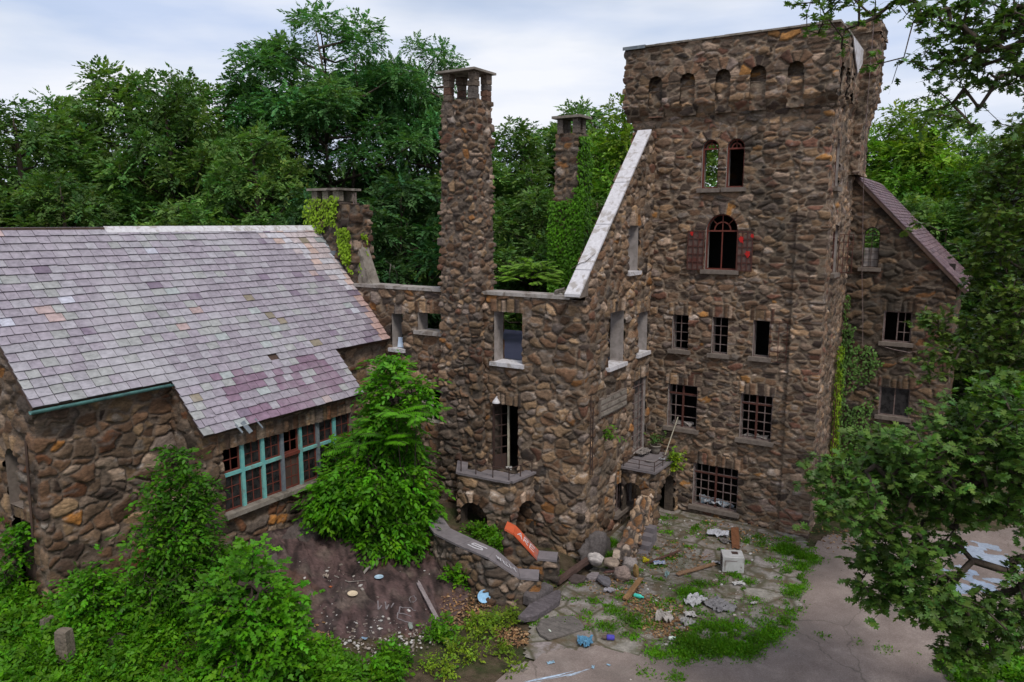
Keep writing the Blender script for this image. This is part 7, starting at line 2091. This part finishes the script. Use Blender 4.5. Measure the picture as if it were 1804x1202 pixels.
# on the roofless wing
r = thing('panel', (-16.85, 19.6, 5.75), 'small blue white panel standing on the sill nearest the slate roof', 'panel')
mb = MB(); mb.obox((-16.80, 19.52, 5.92), (0.13, 0.02, 0), (0, 0.008, 0.0), (0, 0.03, 0.17)); mb.build('sheet', mat('pale_blue_board', (0.42, 0.52, 0.66), (0.5, 0.58, 0.68), 0.5, 4, 0), r)
r = thing('scrap_metal', (-10.9, 19.6, 7.87), 'twisted grey scrap on the wing coping beside the white gable coping', 'scrap')
mb = MB()
for k in range(5): mb.obox((-10.75 + 0.10 * k, 19.55 + 0.03 * (k % 2), 7.95 + 0.03 * (k % 3)), (0.07, 0.02 * (k - 2), 0.02), (0, 0.05, 0.02), (0.01, -0.02, 0.06), 0.2)
mb.build('lumps', M['coping_dark'], r)
r = thing('twig', (-9.9, 19.7, 8.7), 'thin bare twig lying across the white gable coping', 'twig')
mb = MB(); mb.tube([(-10.25, 19.55, 8.66), (-10.05, 19.72, 8.82), (-9.9, 19.75, 8.86), (-9.7, 20.0, 9.10)], [0.012, 0.011, 0.01, 0.005], 5); mb.build('branch', M['bark'], r)
crumple('cloth', -12.3, 21.2, 0.5, 0.4, 0.2, (0.07, 0.16, 0.5), 87, 'blue cloth on the dark deck seen through the wing window', 'cloth', 0.2, 5.42, 18)
crumple('cloth', -11.95, 21.6, 0.6, 0.3, 0.22, (0.55, 0.55, 0.62), 88, 'white cloth beside the blue one on the dark deck', 'cloth', 0.2, 5.42, 18)
crumple('paper', -12.1, 20.2, 0.5, 0.25, 0.04, (0.55, 0.55, 0.6), 89, 'white sheet on the dark deck just inside the wing window', 'paper', 0.2, 5.42, 14)
crumple('paper', -12.45, 19.6, 0.22, 0.2, 0.10, (0.55, 0.53, 0.5), 90, 'white scrap on the balcony doorstep', 'paper', 0.2, 2.09, 12)

# cable hanging from the turret
r = thing('cable', (-3.6, 28.0, 16), 'thin pale cable hanging down from the tower turret past the arched window', 'cable')
mb = MB(); mb.tube([(-3.72, 28.05, 16.5), (-3.75, 28.08, 13.5), (-3.74, 28.6, 11.0), (-3.68, 29.25, 8.2), (-3.55, 29.3, 6.6), (-3.5, 29.36, 5.6)], 0.013, 5); mb.build('wire', M['palebar'], r)
r = thing('cable', (-2.5, 29.3, 5.6), 'slack pale cable across the gable below the sash window', 'cable')
mb = MB(); mb.tube([(-3.0, 29.38, 5.66), (-2.5, 29.34, 5.55), (-2.0, 29.36, 5.48), (-1.5, 29.38, 5.62)], 0.016, 5); mb.build('wire', M['palebar'], r)
r = thing('trellis', (-4.05, 28.0, 0), 'rusty iron ladder trellis under the yellow green ivy', 'trellis')
mb = MB()
for yy in (27.7, 28.15, 28.6): mb.bar((-4.03, yy, 0.2), (-4.03, yy, 4.4), 0.025)
for k in range(9): mb.bar((-4.025, 27.65, 0.5 + 0.45 * k), (-4.025, 28.65, 0.5 + 0.45 * k), 0.02)
mb.build('bars', M['rust'], r)

# paint on rock and drive
mb = MB()
def ground_letters(mb, text, x, y, ang, hgt, wd, gap, pen):
    ex, ey = Vector((math.cos(ang), math.sin(ang), 0)), Vector((-math.sin(ang), math.cos(ang), 0))
    for i, ch_ in enumerate(text):
        for st in STROKES[ch_]:
            pts = []
            for (p0, p1) in zip(st, st[1:]):
                for k in range(7): pts.append((p0[0] + (p1[0] - p0[0]) * k / 6, p0[1] + (p1[1] - p0[1]) * k / 6))
            w3 = [Vector((x, y, 0)) + ex * (i * (wd + gap) + u * wd) + ey * (v * hgt) for u, v in pts]
            w3 = [Vector((p.x, p.y, rock_z(p.x, p.y) + 0.012)) for p in w3]
            for a, b_ in zip(w3, w3[1:]):
                if (a - b_).length > 1e-4: mb.bar(a, b_, pen, 0.006)
ground_letters(mb, 'WE', -12.05, 12.75, math.radians(30), 0.42, 0.40, 0.16, 0.035)
ground_letters(mb, 'O', -11.75, 13.7, math.radians(30), 0.18, 0.18, 0.1, 0.025)
tag(mb.build('graffiti', M['faintchalk']), 'faint chalk letters WE written on the bedrock', 'graffiti')
def paint_blob(x, y, sx, sy, rz, col, seed, label):
    rg = np.random.default_rng(seed)
    n = 110
    u = np.linspace(-1, 1, n); X, Y = np.meshgrid(u, u)
    P = np.stack([X.ravel(), Y.ravel(), np.full(n * n, seed)], 1)
    k = fbm(P * np.array([1, 2.2, 1]), 2.2, seed, 6) - 0.47 - 0.22 * (P[:, 0] ** 2 + P[:, 1] ** 2)
    px = x + (P[:, 0] * math.cos(rz) * sx - P[:, 1] * math.sin(rz) * sy); py = y + (P[:, 0] * math.sin(rz) * sx + P[:, 1] * math.cos(rz) * sy)
    V = np.stack([px, py, ground_z(px, py) + 0.018], 1)
    idx = np.arange(n * n).reshape(n, n)
    q = np.stack([idx[:-1, :-1], idx[:-1, 1:], idx[1:, 1:], idx[1:, :-1]], -1).reshape(-1, 4)
    q = q[(k > 0)[q].all(1)]
    me = fast_mesh('graffiti', V, q.ravel(), np.arange(len(q)) * 4, np.full(len(q), 4), [M['attr']], col=np.tile(np.array(col), (n * n, 1)) * (0.6 + 0.8 * fbm(P, 2.5, seed + 1, 3))[:, None])
    return tag(link_mesh('graffiti', me), label, 'graffiti')
paint_blob(1.1, 25.6, 1.5, 2.4, 0.3, (0.27, 0.31, 0.38), 3, 'large faded blue white paint on the driveway behind the low oak')
paint_blob(0.3, 23.4, 0.9, 1.4, -0.2, (0.24, 0.29, 0.38), 5, 'smaller blue paint patch on the driveway behind the low oak')
paint_blob(-0.9, 25.4, 0.8, 1.0, 0.2, (0.30, 0.23, 0.25), 7, 'pinkish paint patch on the driveway near the gabled wing')
paint_blob(-7.3, 13.3, 0.9, 0.10, 0.9, (0.36, 0.44, 0.54), 9, 'pale blue scrawl on the concrete in front')
paint_blob(-4.6, 14.2, 0.5, 0.08, 0.5, (0.32, 0.40, 0.52), 11, 'short blue scrawl on the concrete right of the long one')

# scattered chips and dead leaves nobody could count
def scatter_chips(name, areas, seed, label, cols, s0, s1):
    rg = np.random.default_rng(seed)
    mb = MB()
    for (x, y, rx, ry, n) in areas:
        for _ in range(n):
            a, q_ = rg.uniform(0, 6.28), rg.random() ** 0.5
            px, py = x + rx * q_ * math.cos(a), y + ry * q_ * math.sin(a)
            s = s0 + (s1 - s0) * rg.random() ** 2.5
            z = surf_z(px, py)
            mb.cur = tuple(np.array(cols[rg.integers(len(cols))]) * rg.uniform(0.7, 1.2))
            d = rand_dir(3, rg)
            ax = Vector((*d[0][:2], d[0][2] * 0.2)).normalized(); ay = Vector((0, 0, 1)).cross(ax).normalized()
            mb.obox((px, py, z + s * 0.25), ax * s * rg.uniform(0.5, 1), ay * s * rg.uniform(0.4, 0.8), Vector((0.15 * rg.normal(), 0.15 * rg.normal(), 1)) * s * 0.35, 0.3)
    o = mb.build(name, M['gravelly'], cols=True)
    return tag(o, label, 'debris', None, 'stuff')
scatter_chips('rubble_chips', [(-6.6, 20, 2.6, 3.4, 330), (-5.6, 17.5, 1.8, 1.8, 130), (-8.1, 18.6, 1.0, 0.9, 90), (-12.2, 11.3, 1.5, 0.8, 160), (-11.2, 12.1, 0.9, 0.9, 260), (-10.6, 13.2, 0.5, 0.6, 80), (-13.6, 12.7, 1.2, 0.8, 40), (-7, 23.2, 2.6, 0.9, 170), (-12.6, 14.4, 1.8, 1.5, 25)], 3,
              'small pale chips and scraps strewn over patio and rock', [(0.32, 0.28, 0.25), (0.22, 0.18, 0.155), (0.14, 0.11, 0.09), (0.45, 0.43, 0.41)], 0.012, 0.055)
scatter_chips('pebbles', [(-1.5, 17.5, 6.5, 5.5, 420)], 4, 'scattered grit and pebbles on the concrete driveway', [(0.36, 0.32, 0.29), (0.2, 0.17, 0.15), (0.12, 0.1, 0.09)], 0.008, 0.028)
LV = Leaves(); rg = np.random.default_rng(8)
for (x, y, r_, n) in ((-10.6, 14.6, 0.7, 420), (-9.0, 14.3, 0.45, 260), (-6.6, 17.4, 0.8, 420), (-5.9, 16.6, 0.6, 360), (-7.3, 20.6, 1.2, 300), (-8.1, 18.2, 0.9, 260), (-12.6, 10.9, 0.8, 120), (-6, 23.4, 1.5, 250), (-3.2, 24.6, 1.0, 120)):
    a, q_ = rg.uniform(0, 6.28, n), rg.random(n) ** 0.6 * r_
    px, py = x + q_ * np.cos(a), y + q_ * np.sin(a)
    P = np.stack([px, py, np.array([surf_z(u, v) for u, v in zip(px, py)]) + 0.015 + 0.05 * rg.random(n) * np.clip(1 - q_ / r_, 0, 1)], 1)
    c = np.array([(0.24, 0.13, 0.055), (0.17, 0.085, 0.04), (0.30, 0.19, 0.10)])[rg.integers(0, 3, n)] * rg.uniform(0.6, 1.2, (n, 1))
    LV.add(P, rand_dir(n, rg) * np.array([1, 1, 0.3]), np.array([0, 0, 1.0]) + rg.normal(size=(n, 3)) * 0.5, rg.uniform(0.05, 0.12, n), 'ovate', c)
tag(LV.build('leaf_litter', M['dryleaf']), 'brown dead leaves drifted in the patio joints', 'leaf litter', None, 'stuff')

for o in COL.objects:
    if o.parent is None and 'label' in o and 'kind' not in o: o['kind'] = 'thing'
